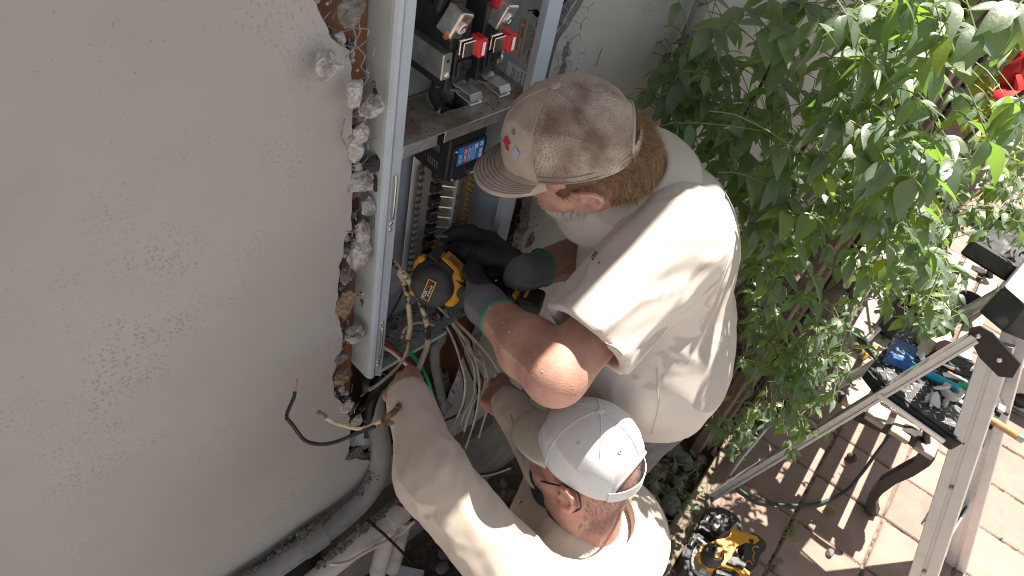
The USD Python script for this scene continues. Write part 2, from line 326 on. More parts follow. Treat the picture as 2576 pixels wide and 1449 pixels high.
tmb = rbox((3.0, .078, .07), .006); tmb.apply_transform(frame(E1, E2, (0, 0, 1), A(.40, -.672, .032) + E1 * 1.5))
obj('plank', tmb, M_timber, timber)

# ---------------------------------------------------------------- house wall with the broken opening
HOLE_L = [(-.13, 2.2), (-.128, 1.95), (-.122, 1.87), (-.115, 1.848), (-.107, 1.837), (-.099, 1.822), (-.093, 1.806), (-.088, 1.797), (-.079, 1.787), (-.06, 1.775), (-.054, 1.729), (-.050, 1.64), (-.048, 1.539), (-.045, 1.439), (-.06, 1.425), (-.061, 1.394), (-.069, 1.362), (-.067, 1.282), (-.073, 1.273), (-.061, 1.185), (-.056, 1.164), (-.058, 1.128), (-.064, 1.104), (-.077, 1.057), (-.071, .989), (-.034, .888), (-.024, .806), (-.028, .701), (.047, .60), (.12, .56), (.205, .545), (.27, .565), (.328, .606), (.350, .70), (.362, .80), (.39, .93)]
HOLE_R = [(.43, 1.06), (.457, 1.112), (.446, 1.183), (.459, 1.201), (.44, 1.3), (.428, 1.4), (.41, 1.5), (.393, 1.62), (.395, 1.659), (.404, 1.696), (.419, 1.709), (.437, 1.738), (.446, 1.753), (.45, 1.82), (.462, 1.95), (.47, 2.2)]
def rough(pts, n=4, amp=.004, seed=2):
    P = np.array(pts, float); out = []
    for a, b in zip(P[:-1], P[1:]):
        L = np.linalg.norm(b - a); k = max(2, int(L / .008))
        for t in np.arange(k) / k: out.append(a + (b - a) * t)
    out = np.array(out + [P[-1]]); q = np.c_[out * 60, np.zeros(len(out))]
    d = np.stack([meshkit.fbm(q, 2, seed) - .5, meshkit.fbm(q + 31, 2, seed + 1) - .5], 1) * 2 * amp; return out + d
holeP = Polygon(np.vstack([rough(HOLE_L), rough(HOLE_R, seed=9)])).buffer(0)
wallP = Polygon([(-2.6, .27), (9, .27), (9, 2.98), (-2.6, 2.98)]).difference(holeP)
XZ = frame((1, 0, 0), (0, 0, 1), (0, -1, 0), (0, .042, 0))       # polygon x,z extruded towards the viewer
house = thing('house_wall', 'grey-beige stucco house wall with speckled dirt and a ragged opening broken out for the panel', 'wall')
obj('stucco', ext(wallP, .027, XZ), M_stucco, house)
inner = Polygon(np.vstack([rough(HOLE_L, amp=.007, seed=21) + (-.004, 0), rough(HOLE_R, amp=.007, seed=33) + (.004, 0)])).buffer(0)
obj('mortar_edge', ext(holeP.buffer(.02).difference(Polygon(np.vstack([rough(HOLE_L, amp=.006, seed=21), rough(HOLE_R, amp=.006, seed=33)])).buffer(-.003)), .016, frame((1, 0, 0), (0, 0, 1), (0, -1, 0), (0, .043, 0))), M_mortar, house)
obj('sheathing', box((-.35, .16, .3), (.75, .18, 2.3)), M_darkwood, house)
obj('paper_layer', ext(holeP.buffer(.03).difference(Polygon(np.vstack([rough(HOLE_L, amp=.01, seed=41) + (.006, 0), rough(HOLE_R, amp=.014, seed=43) + (-.018, 0)])).buffer(0)), .003, frame((1, 0, 0), (0, 0, 1), (0, -1, 0), (0, .049, 0))), M_paper, house)
for nm, x0, x1, z0 in (('stud', -.105, -.002, .4), ('stud', .372, .47, .4)):
    obj(nm, bb((x0, .052, z0), (x1, .158, 2.3), .002), M_redwood, house)
obj('sill_plate', bb((-.3, .052, .46), (.7, .158, .56), .002), M_darkwood, house)
# footing and the strip of wall below the conduit
ft = Polygon([(-2.4, .0), (9, .0), (9, .40), (.25, .42), (.1, .40), (-.19, .33), (-2.4, .30)])
obj('footing', ext(ft, .06, frame((1, 0, 0), (0, 0, 1), (0, -1, 0), (0, .035, 0))), mat('dirty_concrete', (.19, .17, .15), .9, var=.2, scale=20, bump=.002, bscale=120, col2=(.16, .135, .11), fac=(.5, .65)), house)
# chicken wire lath
def chicken():
    segs = []; w = .030; h = .034
    for j in range(-6, 52):
        for i in range(-6, 20):
            ox_ = i * w * 1.0 - .12 + (j % 2) * w * .5; oz_ = .62 + j * h * .82
            P0 = A(ox_, oz_ + h * .16); P1 = A(ox_, oz_ - h * .16); Q1 = A(ox_ + w / 2, oz_ + h * .42); Q2 = A(ox_ - w / 2, oz_ + h * .42)
            segs += [(P0, P1, 1), (P0, Q1, 0), (P0, Q2, 0)]
    return segs
from shapely.geometry import Point
edge = holeP.boundary; cw = []; r2 = np.random.default_rng(5)
for P0, P1, tw in chicken():
    mid = (P0 + P1) / 2; d = edge.distance(Point(mid)); ins = holeP.contains(Point(mid)); left = mid[0] < .16
    if mid[1] > 2.0 or mid[1] < .64: continue
    if left and not ((ins and d < .034 + .012 * math.sin(mid[1] * 40)) or (not ins and d < .004)): continue
    if not left and not ((not ins and d < .05 + .02 * math.sin(mid[1] * 25)) or (ins and d < .03)): continue
    if (.0 < mid[0] < .365 and mid[1] > .98) or (mid[0] > .06 and mid[1] < 1.0): continue
    if left and r2.random() < .1: continue
    yb = .024 if left else (.026 if ins else .006); am = .016 if left else .007
    f = lambda p: A(p[0] + .006 * (meshkit.noise(A(p[0] * 40, p[1] * 40, 0)) - .5) * 2, yb + am * (meshkit.noise(A(p[0] * 30, p[1] * 30, 5)) - .5) * 2, p[1] + .006 * (meshkit.noise(A(p[0] * 40, p[1] * 40, 9)) - .5) * 2)
    a, b = f(P0), f(P1); r = .0012 if tw else .0008
    cw.append(cyl(a, b, r, n=5))
obj('wire_lath', cw, M_wire, house, kind='stuff')
for i, pts in enumerate([[(867, 300), (862, 325), (858, 345), (868, 362), (874, 378)], [(900, 50), (905, 80), (893, 110), (918, 140), (908, 168), (926, 190), (915, 215)], [(885, 60), (895, 95), (890, 120), (870, 145)], [(880, 640), (884, 660), (876, 690)], [(945, 930), (975, 945), (1000, 938)], [(1515, 120), (1505, 150), (1500, 168)]]):
    obj('loose_wire', tube([oy(u, v, .004 + .006 * (k % 2)) for k, (u, v) in enumerate(pts)], .0011, 6, 4), M_wire, house)

# broken stucco pieces hanging in the wire, each a thing
CH = [(828, 165, 37, 0, 'pale jagged stucco lump hanging over the wall beside the upper wood strip', (1, .6, 1.1)), (893, 236, 30, 0, 'pale upright stucco lump caught above the keyhole slot of the panel side', (.8, .7, 1.3)),
      (934, 270, 31, 0, 'wedge-shaped pale lump resting against the panel flange under the keyhole slot', (1, .7, 1)), (904, 285, 19, 1, 'small dark round mortar lump tucked below the upright stucco lump', (1, .8, 1)),
      (880, 15, 45, 1, 'flat grey mortar sheet at the very top of the opening', (1, .35, 1.1)), (906, 338, 26, 0, 'pale crumbly lump just below the row of three lumps by the keyhole slot', (.8, .7, 1.2)),
      (893, 378, 24, 0, 'pale crumbling lump left of the two dark paper-backed flakes', (.9, .7, 1.3)), (945, 410, 30, 2, 'dark brown flake curling over the panel flange, upper of two', (1, .4, .9)),
      (946, 461, 23, 2, 'dark brown flake curling over the panel flange, lower of two', (.8, .4, 1)), (912, 460, 36, 0, 'broad pale stucco lump beside the lower dark flake', (1.1, .6, .9)),
      (927, 522, 22, 0, 'pale narrow lump level with the upper chrome latch', (.8, .6, 1.3)), (948, 553, 25, 1, 'grey lump hanging next to the screws of the upper latch', (.8, .6, 1.2)),
      (910, 583, 27, 0, 'pale block lodged over the wood strip below the upper latch', (.9, .7, 1.1)), (903, 636, 36, 0, 'tall pale block lodged over the wood strip, longest in the lower half', (.75, .7, 1.4)),
      (872, 690, 25, 1, 'grey mortar flake behind wire left of the tall pale block', (.8, .5, 1.1)), (872, 762, 32, 3, 'brown crumbly mortar behind wire level with the lower keyhole slot', (.9, .6, 1.3)),
      (892, 840, 25, 0, 'pale round lump at the edge by the lower chrome latch', (1, .8, 1)), (860, 900, 18, 1, 'thin grey flake under the lower pale round lump', (1, .4, 1)),
      (857, 948, 26, 3, 'brown crumbly mortar behind wire at the lower left of the opening', (1, .6, 1)), (872, 1022, 20, 0, 'pale chip above the loose black wire at the lower corner', (1, .6, 1.1)),
      (897, 1055, 17, 0, 'pale chip hanging beside the white flashing at the lower corner', (1, .6, 1.1)), (890, 1140, 20, 1, 'dark mortar lump at the bottom corner of the opening', (1.2, .6, .8)),
      (1455, 132, 24, 0, 'pale lump caught in wire right of the panel near the top', (.9, .6, 1.2)), (1416, 125, 24, 1, 'dark grey mortar lump between panel flange and wire near the top', (.7, .6, 1.4)),
      (1405, 172, 24, 1, 'dark grey mortar lump behind the cap crown right of the panel', (.7, .6, 1.3)), (1442, 172, 19, 0, 'pale lump directly above the tan mesh cap', (1, .6, 1)),
      (1330, 600, 22, 1, 'dark mortar lump right of the panel below the cap visor', (.8, .6, 1.4)), (1310, 640, 18, 3, 'brown mortar lump right of the panel above the gloved wrist', (.8, .6, 1.2))]
for i, (u, v, r, k, lab, sq) in enumerate(CH):
    y0 = -.012 if (k == 0 and i < 3) else (.014 if u < 1200 else .022)
    c = oy(u, v, y0); R = r * pj(c)[2] / FPX
    m = rock(R * 1.05, 40 + i, 4, .42, sq, .16); m.apply_translation(c)
    obj('stucco_chunk', m, {0: M_mortar, 1: M_mortar_dark, 2: M_paper, 3: mat('brown_mortar', (.23, .165, .11), .95, var=.35, scale=70, bump=.005, bscale=160) if i == 15 else '/World/Looks/brown_mortar'}[k], smooth=False, label=lab, cat='stucco piece', group='broken stucco round the opening')

cr = []; rc = np.random.default_rng(77); HLp = LineString(HOLE_L[1:27])
for k in range(240):
    q = HLp.interpolate(rc.uniform(0, 1), normalized=True); R = rc.choice([.003, .006, .010], p=[.5, .35, .15])
    cr.append(move(rock(R, 5000 + k, 2 if R > .005 else 1, .4, (1, .8, 1.1), .1), (q.x + rc.uniform(-.003, .026), rc.uniform(.022, .046), q.y + rc.normal() * .004), *rc.uniform(0, 3, 3)))
obj('mortar_crumbs', cr[:130], M_mortar, house, kind='stuff'); obj('mortar_crumbs', cr[130:], M_mortar_dark, house, kind='stuff')

# the pipe strapped to the wall further along, and the eave that shades the wall
pole = thing('wall_pipe', 'thin grey metal pipe running up the wall behind the shrub', 'pipe', (.83, 0, 0))
obj('pipe', tube([(.832, -.012, .1), (.832, -.012, 1.2), (.832, -.012, 2.95)], .017, 12, 2), mat('painted_pipe', (.33, .32, .31), .45, metal=.3, var=.1), pole)
for z in (.7, 1.62, 2.3): obj('strap', lathe([(.0172, -.012), (.0195, -.012), (.0195, .012), (.0172, .012)], 14, trimesh.transformations.translation_matrix((.832, -.012, z))), M_wire, pole)
EAVE_Y, EAVE_Z = -.235, 2.95
M_eave = mat('painted_eave', (.5, .46, .4), .7, var=.08)
eave = thing('roof_eave', 'pale painted roof overhang above the wall, outside the picture', 'roof', (0, 0, EAVE_Z))
obj('soffit', box((-2.6, EAVE_Y + .02, EAVE_Z), (9, .5, EAVE_Z + .03)), M_eave, eave)
obj('fascia', box((-2.6, EAVE_Y, EAVE_Z - .02), (9, EAVE_Y + .019, EAVE_Z + .14)), M_eave, eave)
# ---------------------------------------------------------------- electrical panel
PW, PB_, PT = .366, 1.003, 2.05
panel = thing('electrical_panel', 'open grey metal electrical panel set in the broken wall opening with its covers off', 'electrical panel', (0, 0, PB_))
def pb(name, a, b, m, r=.0012, parent=panel, **k): return obj(name, bb(a, b, r), m, parent, **k)
pb('side', (0, .0035, PB_), (.0016, .118, PT), M_galv)
pb('side', (PW - .0056, .0, PB_), (PW - .004, .118, PT), M_gray)
pb('back', (.0018, .112, 1.59), (PW - .006, .114, PT), mat('olive_back', (.36, .37, .33), .5, var=.06))
pb('back', (.0018, .112, PB_), (PW - .006, .114, 1.588), M_grayin)
def prof(pts, t, z0, z1):
    return ext(LineString(pts).buffer(t / 2, cap_style='flat', join_style='round', quad_segs=3), z1 - z0, trimesh.transformations.translation_matrix((0, 0, z0)))
FL = prof([(.0008, .0035), (.0015, .000), (.006, -.004), (.0115, -.0055), (.016, -.0035), (.018, -.0015), (.037, -.0012), (.037, .012)], .0018, PB_ - .0, PT)
v = np.array(FL.vertices); low = v[:, 2] < PB_ + .01; v[low, 2] += np.clip(.004 - v[low, 0], 0, 1) * .6 - np.clip(v[low, 0] - .018, 0, .02) * .9; FL = trimesh.Trimesh(v, FL.faces, process=False)
obj('flange', FL, M_gray, panel, smooth=40)
obj('flange', prof([(PW - .037, .014), (PW - .037, .0), (PW - .001, -.0005), (PW - .001, .008)], .0018, PB_, PT), M_gray, panel, smooth=40)
# floor with concentric knockouts and rust
fl = pb('floor', (.002, .014, PB_ - .001), (PW - .006, .111, PB_ + .0008), M_floor)
pb('floor_lip', (.036, -.0012, PB_ - .006), (.226, .0005, PB_ + .006), M_gray)
obj('floor_lip', ext([(.04, .0), (.226, .0), (.205, .028), (.06, .028)], .0015, trimesh.transformations.translation_matrix((0, 0, PB_ + .004))), M_floor, panel)
for cx, cy, rr in ((.19, .062, .034), (.255, .064, .04)):
    for q in (rr, rr * .68): obj('knockout', lathe([(q - .0014, 0), (q, .0012), (q + .0014, 0)], 28, trimesh.transformations.translation_matrix((cx, cy, PB_ + .001))), M_grayin, panel)
obj('bushing', lathe([(.0105, 0), (.0145, 0), (.0145, .006), (.0125, .012), (.0125, .02), (.0105, .02), (.0105, 0)], 20, trimesh.transformations.translation_matrix((.124, .072, PB_))), M_zinc, panel)
rd = []
for k in range(120):
    p = A(rng.uniform(.06, .3), rng.uniform(.03, .108), PB_ + .001); rd.append(move(rock(rng.uniform(.0008, .003), 900 + k, 1, .3, (1, 1, .5)), p))
obj('rust_debris', rd, M_rust, panel, kind='stuff')
# shelf with cut-out and front lip
SZ = 1.589
cut = Polygon([(.152, .05), (.16, .044), (.24, .04), (.25, .046), (.262, .078), (.255, .088), (.17, .098), (.162, .09)])
obj('shelf', ext(Polygon([(.003, -.001), (PW - .007, -.001), (PW - .007, .111), (.003, .111)]).difference(cut), .0018, trimesh.transformations.translation_matrix((0, 0, SZ - .0018))), M_shelf, panel)
pb('shelf_lip', (.038, -.0022, SZ - .022), (.112, -.0008, SZ + .001), M_zinc); pb('shelf_lip', (.128, -.0022, SZ - .022), (PW - .04, -.0008, SZ + .001), M_zinc)
sd = []
for k in range(260):
    p = A(rng.uniform(.045, .33), rng.uniform(.002, .108), SZ + .0006)
    if cut.contains(Point(p[:2])): continue
    sd.append(move(rock(rng.choice([.0007, .0012, .0022], p=[.6, .32, .08]), 1300 + k, 1, .3, (1, 1, .6)), p))
obj('shelf_debris', sd, M_rust, panel, kind='stuff')
pb('cable_plate', (.165, .088, SZ - .02), (.262, .09, SZ + .022), M_zinc); pb('cable_plate', (.16, .05, SZ - .03), (.1615, .09, SZ + .018), M_zinc)
# latches and screws on the left flange and side
def screw(p, n, r=.0045, m=None, parent=panel, name='screw'):
    T = look(p, n); obj(name, [lathe([(0, 0), (r, 0), (r, r * .35), (r * .6, r * .62), (0, r * .62)], 14, T), rbox((r * 1.1, r * .22, r * .1), .0002, T @ trimesh.transformations.translation_matrix((0, 0, r * .66))), rbox((r * .22, r * 1.1, r * .1), .0002, T @ trimesh.transformations.translation_matrix((0, 0, r * .66)))], m or M_chrome, parent)
for z0, flip in ((oy(968, 505, -.003)[2], 0), (oy(944, 868, -.003)[2], 1)):
    x = .0245
    obj('latch_rod', tube([(x, .001, z0 + .047), (x, -.007, z0 + .043), (x, -.0075, z0), (x, -.007, z0 - .043), (x, .001, z0 - .047)], .0026, 8, 5), M_chrome, panel, smooth=True)
    pb('latch_plate', (x - .007, -.004, z0 - .078), (x + .008, -.0018, z0 - .05), M_gray)
    screw((x - .001, -.004, z0 - .058), (0, -1, 0)); screw((x - .001, -.004, z0 - .071), (0, -1, 0))
    if flip: screw((x + .001, -.0022, z0 + .058), (0, -1, 0))
for u, v in ((943, 210), (910, 738)):
    screw(ox(u, v, -.0005) * (1, 1, 1), (-1, 0, 0)); c = ox(u + 1, v + 20, -.0006); obj('keyhole_slot', [lathe([(0, 0), (.0055, 0), (.0055, .0006), (0, .0006)], 18, look(c, (-1, 0, 0)))], M_redwood, panel)
    obj('keyhole_slot', [rbox((.0006, .004, .014), .0002, trimesh.transformations.translation_matrix(c + (0, .0, -.009)))], M_redwood, panel)
screw((PW - .02, -.001, 1.80), (0, -1, 0), .004)
# knockout rings pressed in the side walls
for q in (.022, .031): obj('side_knockout', lathe([(q - .001, 0), (q, .001), (q + .001, 0)], 28, look((.15, .1115, 1.1), (0, -1, 0))), M_grayin, panel)
obj('copper_lead', tube([oy(1030, 690, .1), oy(1008, 745, .1), oy(985, 790, .085), oy(975, 812, .075)], .0026, 6, 4), M_rust, panel)
# printed stickers on the right inner wall (plane x = const)
SX = PW - .0058
WT = lambda y, z, d=0: frame((0, -1, 0), (0, 0, 1), (-1, 0, 0), (SX - d, y, z))           # reads towards the viewer
def stick(name, y0, y1, z0, z1, m, d): return obj(name, box((SX - d - .0003, y1, z0), (SX - d, y0, z1)), m, panel)
# turned print: lettering reads downwards
WR = lambda y, z, d: frame((0, 0, -1), (0, -1, 0), (-1, 0, 0), (SX - d, y, z))
stick('warning_sticker', .083, .033, 1.628, 1.742, M_silver, .0004)
stick('orange_band', .0415, .0335, 1.629, 1.718, M_orange, .0009); stick('orange_band', .0725, .0655, 1.629, 1.709, M_orange, .0009)
obj('print', text('WARNING', .0055, WR(.0402, 1.668, .0013), .0003, True), M_white, panel); obj('print', text('ADVERTENCIA', .0045, WR(.0713, 1.672, .0013), .0003, True), M_white, panel)
for zz, yb in ((1.706, .0402), (1.70, .0713)): obj('warning_triangle', ext([(0, 0), (.006, 0), (.003, .0055)], .0003, WR(yb, zz, .0013)), M_white, panel)
obj('print', text('DO NOT TOUCH TERMINALS', .0036, WR(.0468, 1.702, .0006), .0003, True, width=.066), M_ink, panel)
for k, s in enumerate(['Electrical Shock Hazard', 'Terminals on both Line and Load sides', 'may be energized in the open position']): obj('print', text(s, .0022, WR(.051 + .0036 * k, 1.706, .0006), .0003, width=.05 + .006 * k), M_ink, panel)
for k in range(2): obj('print', text('No tocar las terminales entrada', .0022, WR(.0765 + .0033 * k, 1.706, .0006), .0003, width=.06), M_ink, panel)
hand = [rbox((.004, .012, .0004), .0002, WR(.05, 1.727 - .0, .0007))]
HP = [ext(Polygon([(0, .004), (.002, .001), (.008, 0), (.013, .003), (.014, .009), (.008, .014), (.002, .012)]), .0003, WR(.052, 1.738, .0006))]
for k in range(4): HP.append(ext(LineString([(.003 + k * .0026, .010), (.0045 + k * .0026, .024 - abs(k - 1.5) * .002)]).buffer(.0009), .0003, WR(.052 + .012, 1.738, .0006) @ trimesh.transformations.translation_matrix((0, .0, 0))))
HP.append(ext(LineString([(.012, -.014), (.006, -.004), (.011, -.001), (.003, .006)]).buffer(.0011), .0003, WR(.052, 1.738, .00065)))
obj('hand_symbol', HP, M_ink, panel)
stick('rating_label', .089, .029, 1.566, 1.618, M_white, .0004)
for k, (s, w, hh) in enumerate([('70A Max PV D', .044, .004), ('Utility Rat', .034, .0045), ('200A M', .026, .0045), ('225A Max', .03, .0045), ('Mfg specs', .022, .003), ('EATON CORPO', .044, .004)]):
    obj('print', text(s, hh, WR(.0795 - .0092 * k - (.004 if k < 1 else 0), 1.614 - (.004 if 1 <= k <= 2 else 0), .0007), .0003, width=w), M_ink, panel)

# meter socket blocks, lugs, jaws
for x0, x1, zt in ((.120, .160, 1.822), (.187, .226, 1.835)):
    obj('socket_block', [bb((x0, .004, 1.665), (x1, .111, zt - .03), .002), bb((x0 + .004, .018, zt - .032), (x1 - .004, .111, zt), .002), bb((x0 - .003, .05, zt - .012), (x1 + .003, .111, zt + .028), .002)], M_blackdust, panel)
    obj('socket_block_end', [bb((x0 + .006, -.004, 1.682), (x1 - .004, .004, 1.742), .0015), bb((x0 + .010, -.009, 1.695), (x1 - .009, -.004, 1.722), .0015), bb((x1 - .004, -.003, 1.70), (x1 + .006, .003, 1.716), .0015), lathe([(0, 0), (.004, 0), (.004, .0012), (.0025, .0012), (.0025, .0004), (0, .0004)], 16, look(((x0 + x1) / 2, -.0092, 1.708), (0, -1, 0)))], M_black, panel)
pb('socket_channel', (.1015, -.002, 1.694), (.1035, .111, 1.737), M_zinc); pb('socket_channel', (.1015, -.002, 1.736), (.119, .111, 1.7375), M_zinc); pb('socket_channel', (.1015, -.0035, 1.694), (.119, -.002, 1.7375), M_zinc)
screw((.112, -.0036, 1.702), (0, -1, 0), .005); obj('hole', lathe([(0, 0), (.003, 0), (.003, .0004), (0, .0004)], 14, look((.111, -.0037, 1.726), (0, -1, 0))), M_ink, panel)
pb('socket_bracket', (.228, .0, 1.69), (.24, .0018, 1.74), M_zinc); screw((.235, .0, 1.70), (0, -1, 0), .005)
M_jaw = mat('plated_jaw', (.6, .6, .59), .36, metal=.75, var=.12, scale=40)
def jaw(c, name='meter_jaw'):
    c = A(*c); out = []
    for s, dx in ((-1, 0), (1, .004)):
        pf = [(0, .018), (.004, .008), (0, .0), (.0035, -.008), (.0035, -.034), (.008 * s, -.040)]
        out.append(ext(LineString([(a * s * .8 + s * .0035, b) for a, b in pf]).buffer(.001, cap_style='flat'), .024, frame((0, 0, -1), (0, 1, 0), (1, 0, 0), c + (-.012, 0, 0))))
    obj(name, out, M_jaw, panel)
jaw((.146, -.004, 1.672)); jaw((.212, -.004, 1.668))
def lug(c, ry, tag_c, name):
    T = frame(*trimesh.transformations.euler_matrix(.25, ry, .2)[:3, :3].T, c)
    obj('lug', [rbox((.034, .03, .044), .003, T), ], M_tin, panel)
    obj('lug_screw', [lathe([(.0045, 0), (.0105, 0), (.0105, .003), (.009, .0045), (.0045, .0045), (.0035, .001), (0, .001)], 20, T @ frame((1, 0, 0), (0, 0, 1), (0, -1, 0), (0, -.015, -.002)))], M_chrome, panel)
    pb('upper_jaw', tuple(A(*tag_c) + (-.034, .004, -.012)), tuple(A(*tag_c) + (-.008, .009, .012)), M_chrome); pb('upper_jaw', tuple(A(*tag_c) + (-.034, -.004, -.012)), tuple(A(*tag_c) + (-.008, -.002, .012)), M_chrome)
    tg = obj('red_tag', [rbox((.017, .024, .031), .0025, trimesh.transformations.translation_matrix(A(*tag_c)))], M_red, panel)
    obj('tag_stripe', rbox((.0006, .006, .022), .0002, trimesh.transformations.translation_matrix(A(*tag_c) + (.0, -.0, 0)) @ trimesh.transformations.rotation_matrix(math.pi / 2, (0, 0, 1)) @ trimesh.transformations.translation_matrix((-.0123, 0, 0))), M_white, tg)
lug((.118, .0, 1.788), .35, (.146, -.028, 1.757), 'a'); lug((.216, .0, 1.782), .25, (.212, -.028, 1.750), 'b')
# cables at the lugs
def cable(name, pts, r, m, lab, cat='cable', n=10, parent=None, **k):
    if parent: return obj(name, tube(pts, r, n, 7), m, parent, smooth=True, **k)
    return obj(name, tube(pts, r, n, 7), m, smooth=True, label=lab, cat=cat, **k)
cable('service_cable', [(.108, .03, 1.79), (.122, .03, 1.83), (.150, .028, 1.875), (.17, .03, 1.95), (.18, .03, 2.04)], .0095, M_black, 'thick black service cable entering the left silver lug at the top', n=14)
cable('service_cable', [(.205, .005, 1.795), (.2, .0, 1.83), (.196, .0, 1.88), (.2, .01, 1.96), (.2, .02, 2.04)], .0105, mat('red_insulation', (.42, .01, .022), .45, var=.1), 'thick red service cable entering the right silver lug at the top', n=14)
st = []
for k in range(19):
    a = rng.uniform(0, 6.28); q = rng.uniform(0, .0055); b0 = A(.105, -.006, 1.777) + A(q * math.cos(a), q * math.sin(a) * .5, q * math.sin(a))
    st.append(tube([b0 + (.02, .01, .004), b0, b0 + A(-.012, -.004, -.004) + rng.normal(size=3) * .0016], .0011, 5, 3))
obj('cut_strands', st, M_copper, panel, label='fan of cut bare copper strands at the left lug')
cable('jumper_cable', [(.128, .03, 1.668), (.142, .05, 1.63), (.168, .062, 1.59), (.178, .066, 1.55)], .0105, M_black, '', parent=panel); cable('jumper_cable', [(.205, .04, 1.668), (.21, .056, 1.63), (.218, .064, 1.59), (.22, .066, 1.56)], .0105, M_black, '', parent=panel)

# main breaker
brk = obj('main_breaker', [bb((.150, .003, 1.468), (.238, .09, 1.560), .0025), bb((.157, -.003, 1.468), (.236, .004, 1.545), .0015), bb((.165, .02, 1.56), (.2, .08, 1.574), .002), bb((.21, .03, 1.56), (.236, .09, 1.572), .002)], M_black, panel)
FT = lambda x, z, y: frame((1, 0, 0), (0, 0, 1), (0, -1, 0), (x, y, z))
BY = -.0031
obj('breaker_label', box((.166, BY - .0004, 1.503), (.229, BY, 1.542)), M_blue, brk)
obj('label_band', box((.1805, BY - .0008, 1.5035), (.188, BY - .0004, 1.5415)), M_red, brk)
VT = lambda x, z: frame((0, 0, 1), (-1, 0, 0), (0, -1, 0), (x, BY - .0009, z))          # lettering turned a quarter, reading upwards
obj('print', text('EATON', .0055, VT(.1755, 1.508), .0003, True, width=.018), M_white, brk); obj('print', text('CSR 200', .0048, VT(.1865, 1.509), .0003, True, width=.026), M_white, brk)
for k in range(5): obj('print', text('MAIN CIRCUIT BREAKER', .0022, VT(.1925 + .0042 * k, 1.507), .0003, width=.03 - .004 * (k % 2)), M_white, brk)
obj('print', [box((.219, BY - .0008, 1.505 + .005 * k), (.2265, BY - .0005, 1.5085 + .005 * k)) for k in range(7) if k != 4] + [box((.206, BY - .0008, 1.529), (.214, BY - .0005, 1.538))], M_white, brk)
obj('breaker_handle', [rbox((.014, .016, .016), .003, trimesh.transformations.translation_matrix((.196, -.008, 1.487)))], M_blackdust, brk); obj('print', text('200', .0045, FT(.1905, 1.486, -.0165), .0003, True), M_white, brk)
for p in ((.161, -.0032, 1.537), (.161, -.0032, 1.475)): screw(p, (0, -1, 0), .003, parent=brk)
for z in (1.527, 1.492):
    for k in range(5): obj('vent', bb((.1492, .028 + k * .006, z - .008), (.1502, .0312 + k * .006, z + .008), .0003), M_mortar_dark, brk)
obj('paper_tag', box((.178, .03, 1.5745), (.205, .06, 1.5749)), mat('paper_tag', (.55, .5, .42), .6, var=.1), brk)
# bus assembly
M_bus = mat('bus_plate', (.33, .30, .26), .5, metal=.5, var=.12, scale=40, col2=(.24, .2, .16), fac=(.5, .7))
pb('bus_tray', (.150, .092, 1.135), (.27, .094, 1.47), M_white)
pb('bus_plate', (.168, .078, 1.15), (.250, .080, 1.468), M_bus)
for k in range(8): 
    if k < 7: pb('insulator', (.186, .064, 1.432 - k * .037 - .015), (.212, .0785, 1.432 - k * .037 + .012), M_black, .003)
FK = Polygon([(0, 0), (.026, 0), (.026, .007), (.014, .0085), (.026, .011), (.026, .017), (.014, .0185), (.026, .021), (.026, .027), (0, .027)])
for k in range(8):
    z = 1.437 - k * .0262; T = frame(unit((.75, -.66, 0)), unit((.62, .7, -.2)), (0, 0, 1), (.192, .05, z)); T[:3, 2] = np.cross(T[:3, 0], T[:3, 1])
    st_ = ext(FK, .0024, T); obj('bus_stab', [st_, bar((.197, .062, z), (.2, .079, z - .004), .02, .0024)], M_tin, panel)
for k in range(17): pb('rail_clip', (.152, .07, 1.15 + k * .0175), (.164, .074 + .003, 1.159 + k * .0175), M_zinc, .0006)
pb('rail', (.1515, .0775, 1.14), (.1665, .0795, 1.45), M_mortar_dark)
pb('side_rail', (.252, .07, 1.135), (.259, .09, 1.47), M_galv); pb('side_rail', (.260, .076, 1.135), (.276, .09, 1.47), M_zinc)
for k in range(11): pb('rail_slot', (.264, .0752, 1.17 + k * .026), (.272, .0762, 1.183 + k * .026), M_mortar_dark, .0004)
nb = pb('neutral_bar', (.278, .062, 1.16), (.298, .078, 1.46), mat('bronze_bar', (.3, .2, .12), .45, metal=.6, var=.2, scale=60))
obj('terminal_screws', [lathe([(0, 0), (.0042, 0), (.0042, .002), (.003, .003), (0, .003)], 10, look((.284 + .009 * (k % 2), .062, 1.168 + k * .0068), (0, -1, 0))) for k in range(42)], mat('brass', (.6, .45, .22), .3, metal=.9, var=.2, scale=80), nb)
for p in ((.01, .05, 1.2), (.012, .06, 1.3)): pass
